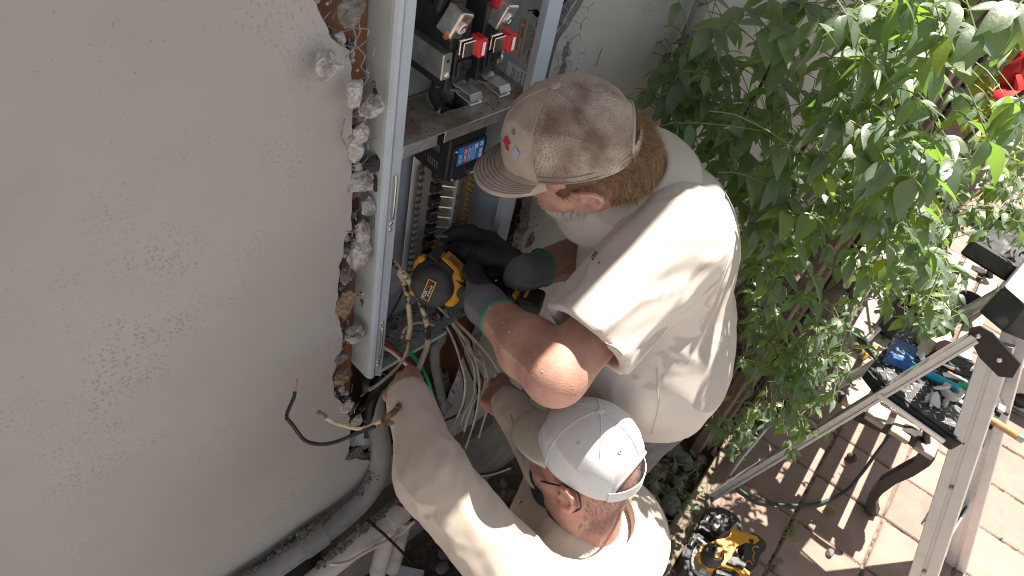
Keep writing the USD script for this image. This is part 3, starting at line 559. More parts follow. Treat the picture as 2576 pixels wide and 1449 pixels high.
# ---------------------------------------------------------------- people: shared builders
def skinmat(name, col, deep, rough=.58):
    N = {'g': ('geometry', {}), 'n': ('noise_texture', {'scale': 26., 'detail': 5., 'roughness': .6}), 'r': ('rgb_ramp', {'ramp': [(.32, deep), (.68, col)]}),
         'f': ('noise_texture', {'scale': 420., 'detail': 2.}), 'fm': ('map_range', {'from_min': .62, 'from_max': .75, 'clamp': True}), 'fx': ('math', {'math_type': 'multiply', 'value2': .35}), 'mx': ('mix_color', {'b': tuple(np.array(deep) * .55)}),
         'nb': ('noise_texture', {'scale': 380., 'detail': 3.}), 'b': ('bump', {'distance': .0007}),
         'p': ('principled_bsdf', {'roughness': rough, 'subsurface_weight': .18, 'subsurface_radius': (1, .35, .2), 'subsurface_scale': .004})}
    L = [('g.position', x + '.vector') for x in ('n', 'f', 'nb')] + [('n.fac', 'r.fac'), ('f.fac', 'fm.value'), ('fm.result', 'fx.value1'), ('fx.value', 'mx.fac'), ('r.color', 'mx.a'), ('mx.result', 'p.base_color'), ('nb.fac', 'b.height'), ('b.normal', 'p.normal')]
    return usdkit.material(stage, '/World/Looks/' + name, N, L, surface='p.BSDF')
def cloth(name, col, weave=900., rough=.85, col2=None, var=.05):
    return mat(name, col, rough, var=var, scale=14, bump=.0004, bscale=weave, sheen=.15, col2=col2, fac=(.48, .7))
M_skin1 = skinmat('tanned_skin', (.53, .31, .235), (.40, .195, .14)); M_skin2 = skinmat('pink_skin', (.52, .285, .225), (.42, .19, .145))
M_shirt = cloth('beige_polo', (.54, .49, .44)); M_shirt2 = cloth('tan_work_shirt', (.55, .465, .385))
M_capf = mat('tan_cap_cloth', (.42, .35, .29), .85, var=.12, scale=30, bump=.0004, bscale=700, col2=(.28, .22, .18), fac=(.52, .72))
M_capdark = mat('cap_thread', (.2, .16, .13), .8, var=.1)
M_capw = mat('white_cap_cloth', (.66, .655, .64), .85, var=.05, scale=20, bump=.0005, bscale=600)
M_capw2 = mat('cream_cap_bill', (.6, .56, .46), .85, var=.06, scale=20, bump=.0004, bscale=600)
M_hair = mat('sandy_hair', (.28, .165, .085), .5, var=.3, scale=60); M_hairdk = mat('brown_hair', (.12, .07, .04), .5, var=.3, scale=60); M_white_hair = mat('white_hair', (.62, .58, .54), .5, var=.1); M_greyhair = mat('grey_hair', (.27, .22, .195), .5, var=.3, scale=60)
M_jean = mat('grey_denim', (.105, .10, .105), .85, var=.15, scale=60, bump=.0006, bscale=900, col2=(.16, .155, .16), fac=(.5, .7))
M_trouser = cloth('black_trousers', (.02, .02, .022))
M_glove = mat('black_glove', (.032, .031, .033), .62, var=.2, scale=40, bump=.0008, bscale=900); M_knit = mat('grey_knit', (.165, .165, .185), .85, var=.12, scale=60, bump=.0012, bscale=600); M_green = mat('green_hem', (.01, .26, .14), .7, var=.1)
M_strap = mat('strap_plastic', (.62, .57, .46), .45, var=.06)
def meshpanel():
    """open weave of the back of the cap: fine rows of dark holes"""
    N = {'g': ('geometry', {}), 'v': ('voronoi_texture', {'scale': 420., 'feature': 'f1', 'randomness': .45}), 'm': ('map_range', {'from_min': .34, 'from_max': .48, 'clamp': True}), 'n': ('noise_texture', {'scale': 16., 'detail': 4.}),
         'r': ('rgb_ramp', {'ramp': [(.35, (.2, .135, .1)), (.55, (.46, .385, .32))]}), 'mx': ('mix_color', {'b': (.52, .45, .385)}), 'i': ('invert', {}), 'k': ('math', {'math_type': 'multiply', 'value2': .9}), 'b': ('bump', {'distance': .0012}), 'p': ('principled_bsdf', {'roughness': .8}),
         'hole': ('mix_color', {'a': (.2, .145, .11)})}
    L = [('g.position', 'v.vector'), ('g.position', 'n.vector'), ('n.fac', 'r.fac'), ('v.distance', 'm.value'), ('m.result', 'hole.fac'), ('r.color', 'hole.b'), ('hole.result', 'p.base_color'), ('m.result', 'b.height'), ('b.normal', 'p.normal')]
    N.pop('mx'); N.pop('i'); N.pop('k')
    # lattice threads: hole centres dark, threads light
    N['m'] = ('map_range', {'from_min': .18, 'from_max': .36, 'clamp': True})
    return usdkit.material(stage, '/World/Looks/cap_mesh', N, L, surface='p.BSDF')
M_capmesh = meshpanel()

def head_fn(H, f, l, u, nose=True, jaw=1.0, sc=1.0):
    R = np.array([f, l, u]); g = lambda a, b, c: H + a * f + b * l + c * u
    def fn(P):
        P = (H + (P - H) / sc).astype(np.float32)
        d = s_ell(P, g(-.008, 0, .03), R, (.098, .076, .10))
        d = smin(d, s_ell(P, g(.032, 0, -.05), R, (.06, .06 * jaw, .075)), .03)
        d = smin(d, s_cap(P, g(.055, .022, -.098), g(.055, -.022, -.098), .022), .03)
        d = smin(d, s_cap(P, g(-.005, .052, -.065), g(.05, .03, -.10), .018), .03)
        d = smin(d, s_cap(P, g(-.005, -.052, -.065), g(.05, -.03, -.10), .018), .03)
        d = smin(d, s_cap(P, g(.082, .03, .012), g(.082, -.03, .012), .014), .02)          # brow
        d = smin(d, s_cap(P, g(.094, 0, .002), g(.112, 0, -.034), .008, .013), .014)        # nose
        for s in (1, -1):
            d = smin(d, s_cap(P, g(.105, .012 * s, -.036), g(.096, .014 * s, -.034), .007), .008)
            d = smax(d, -(s_cap(P, g(.098, .022 * s, -.004), g(.094, .042 * s, -.004), .010)), .012)
            d = smin(d, s_cap(P, g(.078, .033 * s, -.005), g(.078, .033 * s, -.004), .0125), .004)  # eye
            d = smin(d, s_cap(P, g(.06, .05 * s, -.035), g(.04, .058 * s, -.03), .014), .03)
            e = s_ell(P, g(-.016, .078 * s, -.010), R, (.017, .0055, .029)); hx = [(.004, .078, .004), (-.002, .085, .020), (-.014, .090, .026), (-.028, .092, .019), (-.034, .092, .002), (-.030, .089, -.016), (-.018, .083, -.034), (-.009, .079, -.038)]
            for a_, b_ in zip(hx[:-1], hx[1:]): e = smin(e, s_cap(P, g(a_[0], a_[1] * s, a_[2]), g(b_[0], b_[1] * s, b_[2]), .0050, .0050), .004)
            e = smin(e, s_cap(P, g(-.014, .079 * s, -.034), g(-.012, .08 * s, -.037), .0085), .006); e = smin(e, s_cap(P, g(.001, .079 * s, -.010), g(.001, .08 * s, -.014), .006), .004); e = smin(e, s_cap(P, g(-.022, .083 * s, .012), g(-.026, .083 * s, -.010), .0042), .004)
            d = smin(d, smin(e, s_cap(P, g(-.016, .07 * s, .006), g(-.014, .07 * s, -.02), .010), .006), .004)
        d = smin(d, s_cap(P, g(.086, .02, -.066), g(.086, -.02, -.066), .0075), .012)
        d = smax(d, -s_cap(P, g(.096, .022, -.0695), g(.096, -.022, -.0695), .0018), .004)
        return d * sc
    return fn
def hand_prims(W, d, n, side, curl, thumb, s=1.0):
    """W wrist, d wrist->knuckles, n out of the palm, side = +1 if the index finger lies on cross(n, d) side; curl: 4 x 3 bend angles"""
    d = unit(d); n = unit(n - d * (n @ d)); w = np.cross(n, d) * side; out = []; k = []
    for i, (x, L) in enumerate(((.028, .086), (.009, .09), (-.010, .086), (-.028, .078))):
        b = W + d * L * s + w * x * s; k.append(b); out.append((W + w * x * .55 * s, b, .0165 * s, .0125 * s))
    lens = ((.042, .026, .022), (.047, .030, .024), (.043, .028, .023), (.034, .021, .02))
    for i in range(4):
        p, dd = k[i], d.copy(); a = 0; r = (.0115, .0118, .0112, .0098)[i] * s
        for j in range(3):
            a += curl[i][j]; dd = d * math.cos(a) + n * math.sin(a) + w * (.10, .03, -.03, -.1)[i] * (1 if a < 1.2 else 0); q = p + unit(dd) * lens[i][j] * s
            out.append((p, q, r, r * .92)); p, r = q, r * .92
    p = W + w * .022 * s + d * .02 * s + n * .008; q = p + unit(thumb[0]) * .045 * s; e = q + unit(thumb[1]) * .034 * s; t = e + unit(thumb[2]) * .028 * s
    out += [(p, q, .0175 * s, .0135 * s), (q, e, .0132 * s, .012 * s), (e, t, .012 * s, .0098 * s)]
    return out
def union(P, prims, k):
    d = None
    for a, b, r1, r2 in prims:
        e = s_cap(P, a, b, r1, r2); d = e if d is None else smin(d, e, k)
    return d
def bounds(prims, m=.02):
    q = np.array([x for a, b, r1, r2 in prims for x in (a, b)]); r = max(max(p[2], p[3]) for p in prims) + m; return q.min(0) - r, q.max(0) + r
def dome(c, f, l, u, a, b, h, z0f, z0b, ph0, ph1, pw=2.3, nth=18, nph=48, thick=.0022, arch=None, dz=0.):
    """part of a cap crown between the azimuths ph0, ph1 (0 = front); rim height runs from z0f to z0b; arch = (half width, height) leaves the back opening"""
    V = []; n1 = nph + 1
    PH = np.linspace(ph0, ph1, n1)
    for off in (0, -thick):
        for i in range(nth + 1):
            th = i / nth * math.pi / 2
            for p in PH:
                lo = z0f + (z0b - z0f) * (1 - math.cos(p)) / 2
                if arch is not None:
                    x = abs(((p - math.pi + math.pi) % (2 * math.pi)) - math.pi) / arch[0]
                    if x < 1: lo += arch[1] * math.sqrt(1 - x * x)
                ct, stt = max(math.cos(th), 0) ** (2 / pw), math.sin(th) ** (2 / pw)
                zf = lo + (h - lo) * stt; 
                t2 = math.asin(min(max((zf / h), 0), 1) ** (pw / 2)) if zf > 0 else 0
                rr = max(math.cos(t2), 0) ** (2 / pw) if zf > 0 else 1 - .06 * (zf / .05) ** 2 * 0
                wob = 1 + .012 * math.sin(3 * p + 1) * rr + .01 * math.sin(7 * p) * (1 - stt) + .02 * math.sin(2.3 * p + 5 * stt) * math.sin(4.1 * p + 9 * stt + 1) * rr
                V.append(c + f * ((a + off) * rr * math.cos(p) * wob) + l * ((b + off) * rr * math.sin(p) * wob) + u * (zf + off * .8))
    N = (nth + 1) * n1; F = []
    for i in range(nth):
        for j in range(nph):
            q = i * n1 + j; F += [[q, q + 1, q + n1 + 1], [q, q + n1 + 1, q + n1]]; q += N; F += [[q, q + n1 + 1, q + 1], [q, q + n1, q + n1 + 1]]
    for j in range(nph): q = j; F += [[q, q + N, q + N + 1], [q, q + N + 1, q + 1]]
    return trimesh.Trimesh(np.array(V), np.array(F), process=False)
def bill(c, f, l, u, a, b, z, L, half, droop, curve, thick=.004, n=28, m=9):
    V = []
    for off in (0, -thick):
        for i in range(m + 1):
            s = i / m
            for j in range(n + 1):
                p = -half + 2 * half * j / n; e = 1 - (abs(p) / half) ** 2.6
                rad = 1.0; x = a * math.cos(p) + s * L * max(e, 0) ** .6; y = b * math.sin(p) * (1 + .10 * s * max(e, 0) ** .4)
                V.append(c + f * x + l * y + u * (z - droop * s * s * max(e, .0) - curve * (y / b) ** 2 * (.4 + .6 * s) + off))
    n1 = n + 1; N = (m + 1) * n1; F = []
    for i in range(m):
        for j in range(n):
            q = i * n1 + j; F += [[q, q + n1, q + n1 + 1], [q, q + n1 + 1, q + 1]]; q += N; F += [[q, q + n1 + 1, q + n1], [q, q + 1, q + n1 + 1]]
    rim = [i * n1 for i in range(m + 1)] + [m * n1 + j for j in range(1, n1)] + [i * n1 + n for i in range(m - 1, -1, -1)]
    for q, r in zip(rim[:-1], rim[1:]): F += [[q, r + N, r], [q, q + N, r + N]]
    V = np.array(V); rows = [V[i * n1:(i + 1) * n1] for i in range(m + 1)]
    return trimesh.Trimesh(V, np.array(F), process=False), rows
def collar(c, ax, f, rx, ry, stand, fall, gap, flare=.02, tip=.02, n=44):
    """polo collar: stands round the neck and folds outwards; open at the front by the angle gap"""
    ax = unit(ax); f = unit(f - ax * (f @ ax)); l = np.cross(ax, f); V = []
    prof_ = [(0, 0, 0), (.25, .003, .55), (.45, .008, .92), (.6, .013, 1.0), (.75, .017, .8), (1, 0, 0)]
    for off in (0, .0022):
        for i in range(n + 1):
            p = gap + (2 * math.pi - 2 * gap) * i / n; fr = max(math.cos(p), 0)
            dirv = f * math.cos(p) * rx + l * math.sin(p) * ry; e = unit(dirv)
            base = c + dirv
            pts = [base, base + ax * stand * .6 + e * .002, base + ax * stand + e * .006, base + ax * stand * .97 + e * .012, base + ax * (stand * .5) + e * (.014 + flare * .5), base + ax * (stand * .5 - fall * (.5 + 0)) + e * (.016 + flare), base + ax * (stand * .3 - fall - tip * fr) + e * (.017 + flare * 1.25)]
            for q in pts: V.append(q + e * off + ax * off * .5)
    k = len(pts); n1 = n + 1; N = n1 * k; F = []
    for i in range(n):
        for j in range(k - 1):
            q = i * k + j; F += [[q, q + 1, q + k + 1], [q, q + k + 1, q + k]]; q += N; F += [[q, q + k + 1, q + 1], [q, q + k, q + k + 1]]
    for i in range(n): q = i * k + k - 1; F += [[q, q + N, q + N + k], [q, q + N + k, q + k]]
    for i in (0, n):
        for j in range(k - 1): q = i * k + j; F += [[q, q + N, q + 1], [q + 1, q + N, q + N + 1]]
    global COLLAR_EDGE
    COLLAR_EDGE = [V[(n + 1) * k + i * k + k - 1] for i in range(n + 1)]
    return trimesh.Trimesh(np.array(V), np.array(F), process=False)
def strands(pts, nrm, n, L, sweep, curl, w, seed, drop=0., nseg=5):
    g = np.random.default_rng(seed); k = g.integers(0, len(pts), n); U = lambda v: v / np.maximum(np.linalg.norm(v, axis=-1, keepdims=True), 1e-9)
    p = pts[k] + g.normal(size=(n, 3)) * .0012; d = U(nrm[k] * .55 + np.asarray(sweep(p)) + g.normal(size=(n, 3)) * .25); c = np.cross(d, U(g.normal(size=(n, 3)))); e = np.cross(c, d)
    LL = (L * g.uniform(.5, 1.2, n))[:, None, None]; ph = g.uniform(0, 6.28, n)[:, None, None]; t = (np.arange(nseg + 2) / (nseg + 1))[None, :, None]
    line = p[:, None] + d[:, None] * LL * t + curl * LL * (c[:, None] * np.sin(6.5 * t + ph) * t + e[:, None] * np.cos(6.5 * t + ph) * t) + A(0, 0, -1) * (drop * LL * t * t)
    return line.reshape(-1, 3), [nseg + 2] * n, np.tile(np.linspace(w, w * .35, nseg + 2), n)
def surf(mesh, keep, n, seed):
    p, fi = trimesh.sample.sample_surface(mesh, n, seed=seed); nn = mesh.face_normals[fi]; m = keep(p); return p[m], nn[m]
def folds(P, d, across, along, seed, sharp=1.6):
    """cloth folds: noise stretched along d, 0..1"""
    d = unit(d); a = P @ d.astype(np.float32); q = P - a[:, None] * d.astype(np.float32); Q = q * across + (a * along)[:, None] * d.astype(np.float32)
    v = meshkit.noise(Q + seed * 3.1, seed); v2 = meshkit.noise(Q * 2.1 + seed, seed + 7); x = 1 - np.abs(2 * (.7 * v + .3 * v2) - 1); return x ** sharp
# ---------------------------------------------------------------- person at the panel
F1h = unit((-.5, .866, 0)); L1h = np.cross((0, 0, 1), F1h); Z = A(0, 0, 1.)
X1 = at(1680, 620, 1.42); PEL1 = X1 - .34 * Z - .075 * F1h; SL1 = at(1672, 632, 1.28); SR1 = X1 + .015 * Z - .155 * L1h + .11 * F1h; C71 = X1 + .125 * Z + .085 * F1h
EL1 = at(1398, 942, 1.205); WL1 = at(1222, 768, 1.39); ER1 = at(1560, 615, 1.68); WR1 = at(1312, 688, 1.47)
H1 = at(1442, 388, 1.225); th = .66; az = unit((-.62, .785, 0))
f1 = az * math.cos(th) - Z * math.sin(th); u1 = az * math.sin(th) + Z * math.cos(th); l1 = np.cross(u1, f1)
ro = -.48; l1, u1 = l1 * math.cos(ro) + u1 * math.sin(ro), u1 * math.cos(ro) - l1 * math.sin(ro)
p1 = thing('person', 'person in tan mesh cap and beige polo shirt standing with a drill', 'person', (PEL1[0], PEL1[1], 0))
hd = head_fn(H1, f1, l1, u1, jaw=1.05)
NB1 = C71 + .03 * F1h - .02 * Z
HIPL, HIPR = PEL1 - .02 * Z + .09 * L1h, PEL1 - .02 * Z - .09 * L1h
capc = H1 + .020 * u1 - .008 * f1; ct = .22; cf = f1 * math.cos(ct) + u1 * math.sin(ct); cu = u1 * math.cos(ct) - f1 * math.sin(ct); CA, CB, CH_ = .110, .090, .116
ro = .36; lc, cu = l1 * math.cos(ro) + cu * math.sin(ro), cu * math.cos(ro) - l1 * math.sin(ro)
def body1(P):
    d = hd(P); d = smin(d, s_cap(P, H1 - .025 * f1 - .05 * u1, NB1, .060, .066), .04)
    d = smin(d, s_ell(P, X1 + .02 * F1h, np.array([F1h, L1h, Z]), (.10, .14, .16)), .06); d = smin(d, s_ell(P, X1 - .22 * Z, np.array([F1h, L1h, Z]), (.105, .14, .2)), .08); d = smin(d, s_ell(P, PEL1, np.array([F1h, L1h, Z]), (.105, .155, .12)), .06)
    for s, e, w in ((SL1, EL1, WL1), (SR1, ER1, WR1)):
        d = smin(d, s_cap(P, s - .03 * Z, e, .046, .049), .05); fd = unit(w - e); m = e + fd * .085; d = smin(d, s_cap(P, e, m, .042, .0505), .035); d = smin(d, s_cap(P, m, w, .0505, .031), .03)
    for h in (HIPL, HIPR): d = smin(d, s_cap(P, h, h - .43 * Z + .02 * F1h, .075, .052), .03); d = smin(d, s_cap(P, h - .43 * Z + .02 * F1h, h * (1, 1, 0) + .09 * Z, .05, .036), .02)
    w = (P - capc.astype(np.float32)) @ cu.astype(np.float32); return np.where(w > .006, np.maximum(d, s_ell(P, capc, np.array([cf, lc, cu]), (CA - .007, CB - .007, CH_ - .007))), d)
b1 = snet(body1, np.minimum.reduce([PEL1 - .3, WL1 - .12, WR1 - .12]) * (1, 1, 0) + A(-.02, -.02, PEL1[2] - .12), A(.80, .12, 1.82), .0036)
obj('body', b1, M_skin1, p1, smooth=True)
# legs: jeans and boots
def jeans1(P):
    d = s_ell(P, PEL1 + .02 * Z, np.array([F1h, L1h, Z]), (.125, .172, .15))
    for s, h in ((1, HIPL), (-1, HIPR)): d = smin(d, s_cap(P, h, h - .43 * Z + .02 * F1h, .094, .07), .05); d = smin(d, s_cap(P, h - .43 * Z + .02 * F1h, h * (1, 1, 0) + .05 * Z, .07, .066), .03)
    d = np.maximum(d, P[:, 2] - (PEL1[2] + .075)); return d - .0045 * folds(P, Z, 38, 9, 3)
obj('jeans', snet(jeans1, PEL1 * (1, 1, 0) + (-.27, -.27, .04), PEL1 + (.27, .27, .12), .009), M_jean, p1, smooth=True)
bz = PEL1[2] + .066
obj('waistband', lathe([(1.0, -.022), (1.02, -.02), (1.02, .018), (1.0, .02)], 40, frame(F1h * .108, L1h * .155, Z, A(PEL1[0], PEL1[1], bz))), M_jean, p1)
for h in (HIPL, HIPR):
    q = h * (1, 1, 0); obj('boot', snet(lambda P: smin(np.maximum(s_cap(P, q + .05 * Z, q + .17 * Z, .062), 0 * P[:, 0] - 1), s_cap(P, q - .06 * F1h + .045 * Z, q + .17 * F1h + .036 * Z, .045, .040), .04), q + (-.26, -.26, -.01), q + (.26, .26, .25), .009), mat('boot_leather', (.09, .06, .04), .6, var=.2) if h is HIPL else '/World/Looks/boot_leather', p1, smooth=True)
# polo shirt
UA = unit(EL1 - SL1); UAR = unit(ER1 - SR1); HEM = .205
def shirt1(P):
    R = np.array([F1h, L1h, Z])
    d = s_ell(P, X1 - .005 * Z + .02 * F1h, R, (.138, .166, .155)); d = smin(d, s_ell(P, X1 - .17 * Z - .012 * F1h, R, (.138, .168, .25)), .07)
    d = smin(d, s_cap(P, PEL1 + .10 * Z + .07 * L1h, PEL1 + .10 * Z - .07 * L1h, .130), .09); d = smin(d, s_cap(P, PEL1 - .06 * Z + .06 * L1h, PEL1 - .06 * Z - .06 * L1h, .142), .05)
    d = smin(d, s_cap(P, SL1 - .04 * Z, SR1 - .04 * Z, .062), .06); d = smin(d, s_cap(P, C71 - .05 * Z - .05 * F1h, C71 - .02 * Z + .025 * F1h, .066), .07)
    d = d - .007 * folds(P, Z * .8 + L1h * .3 + F1h * .5, 13, 2.6, 11) * np.clip((X1[2] - .02 - P[:, 2]) / .12 + .25, .25, 1)
    d = d - .0018 * folds(P, Z * .3 + L1h * .6 + F1h * .5, 40, 8, 13)
    for s, e, ua in ((SL1, EL1, UA), (SR1, ER1, UAR)):
        g = s_cap(P, s - ua * .03, s + ua * .30, .076, .073); g = g - .016 * folds(P, ua * .75 + F1h * .45 - Z * .2, 22, 5.5, 5); t = (P - s.astype(np.float32)) @ ua.astype(np.float32)
        g = smax(g, t - HEM, .004); g = np.maximum(g, -np.maximum(s_cap(P, s + ua * .1, s + ua * .4, .066), HEM - .035 - t)); d = smin(d, g, .035)
    cut = (P - (C71 + .02 * Z).astype(np.float32)) @ unit(H1 - NB1 + .10 * Z).astype(np.float32)
    d = np.maximum(d, -np.maximum(s_cap(P, NB1, H1, .068), -.03 - cut)); return smax(d, PEL1[2] + .010 - P[:, 2] + .03 * ((P - PEL1.astype(np.float32)) @ F1h.astype(np.float32)) * 0, .006)
sh = snet(shirt1, A(-.05, -.75, .85), A(.80, .1, 1.72), .0062)
obj('polo_shirt', sh, M_shirt, p1, smooth=True)
NA1 = unit(unit(H1 - NB1) + .9 * Z)
obj('collar', collar(NB1 + NA1 * .020 + .008 * L1h, NA1, F1h, .075, .072, .036, .034, .32, .034, .03), M_shirt, p1, smooth=50)
obj('collar_edge', tube(COLLAR_EDGE, .0016, 6, 1), cloth('shirt_seam', (.47, .41, .36)), p1, smooth=True)
# seams, placket, chest print
def onshirt(mesh, p, d):
    loc, _, _ = mesh.ray.intersects_location([p], [d], multiple_hits=False); return loc[0] if len(loc) else p + np.asarray(d) * .2
def seam(mesh, uv, m, parent, name='seam', r=.0011, t0=.9):
    pts = []; uv = spline(uv, 6)
    for u, v in uv:
        loc, _, fi = mesh.ray.intersects_location([CAM], [ray(u, v)], multiple_hits=False)
        if len(loc): pts.append(loc[0] + mesh.face_normals[fi[0]] * .0006)
    if len(pts) > 2: obj(name, tube(pts, r, 5, 1), m, parent)
M_seam = UsdShade.Material.Get(stage, '/World/Looks/shirt_seam')
seam(sh, [(1652, 925), (1654, 970), (1656, 1020), (1640, 1090)], M_seam, p1)
seam(sh, [(1412, 808), (1450, 826), (1500, 850), (1545, 872), (1566, 890)], M_seam, p1)
def decal(s, mesh, u, v, h, du, m, parent, bold=True, width=None, name='print'):
    """lettering laid on the surface seen at (u, v), running towards (u, v) + du"""
    loc, _, fi = mesh.ray.intersects_location([CAM], [ray(u, v)], multiple_hits=False)
    if not len(loc): return
    n = mesh.face_normals[fi[0]]; l2 = at(u + du[0], v + du[1], np.linalg.norm(loc[0] - CAM)) - loc[0]; x = unit(l2 - n * (l2 @ n)); y = np.cross(n, x)
    obj(name, text(s, h, frame(x, y, n, loc[0] + n * .0018), .0006, bold, width), m, parent)
decal('FI', sh, 1489, 648, .013, (10, 7), M_ink, p1); decal('•', sh, 1501, 666, .008, (10, 7), M_red, p1)
for u, v in ((1497, 573), (1489, 600)):
    loc, _, fi = sh.ray.intersects_location([CAM], [ray(u, v)], multiple_hits=False)
    if len(loc): obj('button', lathe([(0, 0), (.0055, 0), (.0055, .002), (.004, .0026), (0, .0022)], 14, look(loc[0], sh.face_normals[fi[0]])), M_strap, p1)
# cap
cap = obj('cap', dome(capc, cf, lc, cu, CA + .001, CB + .001, CH_ + .001, .012, -.012, -1.02, 1.02, 2.35), M_capf, p1, smooth=True, label='solid tan front panel of the mesh cap')
obj('mesh_panel', dome(capc, cf, lc, cu, CA, CB, CH_, .012, -.012, 1.02, 2 * math.pi - 1.02, 2.35, nph=80, arch=(.62, .062)), M_capmesh, cap, smooth=True, label='open mesh back of the cap')
bl, rows = bill(capc, cf, lc, cu, CA - .002, CB - .002, .012, .060, 1.12, .014, .022)
br = obj('bill', bl, M_capf, cap, smooth=40)
for i in (3, 4, 5, 6, 7, 8): obj('stitching', tube(rows[i][1:-1] + cu * .0006, .0007, 4, 1), M_capdark, cap)
obj('cap_button', lathe([(0, .006), (.005, .0055), (.0085, .002), (.009, 0), (0, 0)], 16, frame(cf, lc, cu, capc + cu * (CH_ + .001))), M_capf, cap)
def capcurve(p, s0, s1, lift=.0012):
    out = []
    for s in np.linspace(s0, s1, 14):
        t = s * math.pi / 2; ctt, stt = math.cos(t) ** (2 / 2.35), math.sin(t) ** (2 / 2.35); out.append(capc + cf * ((CA + lift) * ctt * math.cos(p)) + lc * ((CB + lift) * ctt * math.sin(p)) + cu * ((CH_ + lift) * stt))
    return out
for p in (1.02, -1.02, .0, 2.05, -2.05): obj('seam', tube(capcurve(p, .08, .97), .0012 if abs(p) > .5 else .0008, 5, 1), M_capf if abs(p) < 1.5 else M_capmesh, cap)
rimb = [capc + cf * (CA + .001) * math.cos(p) + lc * (CB + .001) * math.sin(p) + cu * (.012 - .012 * (1 - math.cos(p)) + .001) for p in np.linspace(1.05, 2.5, 24)]
for sgn in (0, 1):
    rp = rimb if not sgn else [q - 2 * lc * ((q - capc) @ lc) for q in rimb]
    for dz in (.004, .014): obj('sweatband_seam', tube([q + cu * dz for q in rp], .0008, 4, 1), M_capdark, cap)
arc = [capc - cf * (CA + .001) * math.cos(x) * (1) + lc * (CB + .001) * math.sin(x) + cu * (-.010) for x in np.linspace(-.62, .62, 15)]
sv = [[q - cu * .001 for q in arc], [q + cu * .02 for q in arc]]
SV = np.array([*[q for q in sv[0]], *[q for q in sv[1]], *[q + cf * .0022 for q in sv[0]], *[q + cf * .0022 for q in sv[1]]]); k = 15; SF = []
for i in range(k - 1): SF += [[i, i + 1, k + i + 1], [i, k + i + 1, k + i], [2 * k + i, 3 * k + i + 1, 2 * k + i + 1], [2 * k + i, 3 * k + i, 3 * k + i + 1], [k + i, k + i + 1, 3 * k + i + 1], [k + i, 3 * k + i + 1, 3 * k + i]]
obj('strap', trimesh.Trimesh(SV, np.array(SF), process=False), M_strap, cap)
archp = []
for x in np.linspace(-1, 1, 25):
    p = math.pi + .62 * x; lo = -.012 + .062 * math.sqrt(max(1 - x * x, 0)); t2 = math.asin(min(max(lo / CH_, 0), 1) ** (2.35 / 2)); rr = math.cos(t2) ** (2 / 2.35)
    archp.append(capc + cf * ((CA + .001) * rr * math.cos(p)) + lc * ((CB + .001) * rr * math.sin(p)) + cu * lo)
obj('opening_hem', tube(archp, .0028, 6, 1), M_capf, cap, smooth=True)
obj('eyelet', lathe([(.0018, .001), (.0042, .0012), (.005, 0), (.0018, 0)], 14, look(capcurve(.55, .45, .46)[0], cf * .5 + lc * .6 + cu * .4)), M_capdark, cap)
def capflat(poly, p, s, m, name):
    t = s * math.pi / 2; c = capcurve(p, s, s + .01, .0014)[0]; e = 1e-3; tx = unit(capcurve(p + .02, s, s + .01)[0] - capcurve(p - .02, s, s + .01)[0]); ty = unit(capcurve(p, s + .02, s + .03)[0] - capcurve(p, s - .02, s - .01)[0]); n = np.cross(tx, ty)
    if n @ (c - capc) < 0: tx = -tx; n = -n
    obj(name, ext(poly, .0012, frame(tx, ty, n, c - n * .0008)), m, cap)
capflat([(0, 0), (.016, .004), (.012, .012), (.020, .018), (.004, .024), (-.006, .012)], .34, .24, M_red, 'red_logo')
capflat([(0, 0), (.012, -.002), (.016, .012), (.010, .018), (.002, .012)], .60, .22, mat('pale_blue_print', (.36, .42, .52), .6, var=.05), 'blue_logo')
# hair, beard, ear tuft
R1 = np.array([f1, l1, u1]); loc1 = lambda p: (p - H1) @ R1.T
def hair1(P):
    d = s_ell(P, H1 + g1(-.022, 0, .012), R1, (.100, .081, .098)); d = smin(d, s_ell(P, H1 + g1(-.064, 0, -.050), R1, (.046, .064, .056)), .04)
    q = (P - H1.astype(np.float32)) @ R1.T.astype(np.float32); d = d - .010 * (meshkit.fbm(P * 55, 3, 4) - .35)
    lim = np.maximum(q[:, 0] - (.040 - .5 * np.maximum(-q[:, 2], 0)), q[:, 2] - .055); lim = np.maximum(lim, -(q[:, 2] + .105)); lim = np.maximum(lim, -(np.sqrt((q[:, 0] + .018) ** 2 + (q[:, 2] + .016) ** 2) - .040)); over = np.minimum((P - capc.astype(np.float32)) @ cu.astype(np.float32) + .006, s_ell(P, capc, np.array([cf, lc, cu]), (.099, .08, .104))); return smax(d, np.maximum(lim, np.where((P - capc.astype(np.float32)) @ cu.astype(np.float32) > -.006, s_ell(P, capc, np.array([cf, lc, cu]), (.100, .081, .104)), -1)), .006)
g1 = lambda a, b, c: a * f1 + b * l1 + c * u1
hm = snet(hair1, H1 - .2, H1 + .2, .005)
hair = obj('hair', hm, M_hairdk, p1, smooth=True)
pp, nn = surf(hm, lambda p: (loc1(p)[:, 2] < .03) & (loc1(p)[:, 0] < .045), 9000, 3)
back = loc1(pp)[:, 0] < -.015
P_, C_, W_ = strands(pp[back], nn[back], 6500, .022, lambda p: g1(-.35, 0, -.65), .36, .0008, 5, .3, 6); curves('curls', P_, C_, W_, M_hair, hair)
P_, C_, W_ = strands(pp[~back], nn[~back], 600, .010, lambda p: g1(-.7, 0, -.5), .1, .0008, 6, .2); curves('temple_hair', P_, C_, W_, M_hairdk, hair)
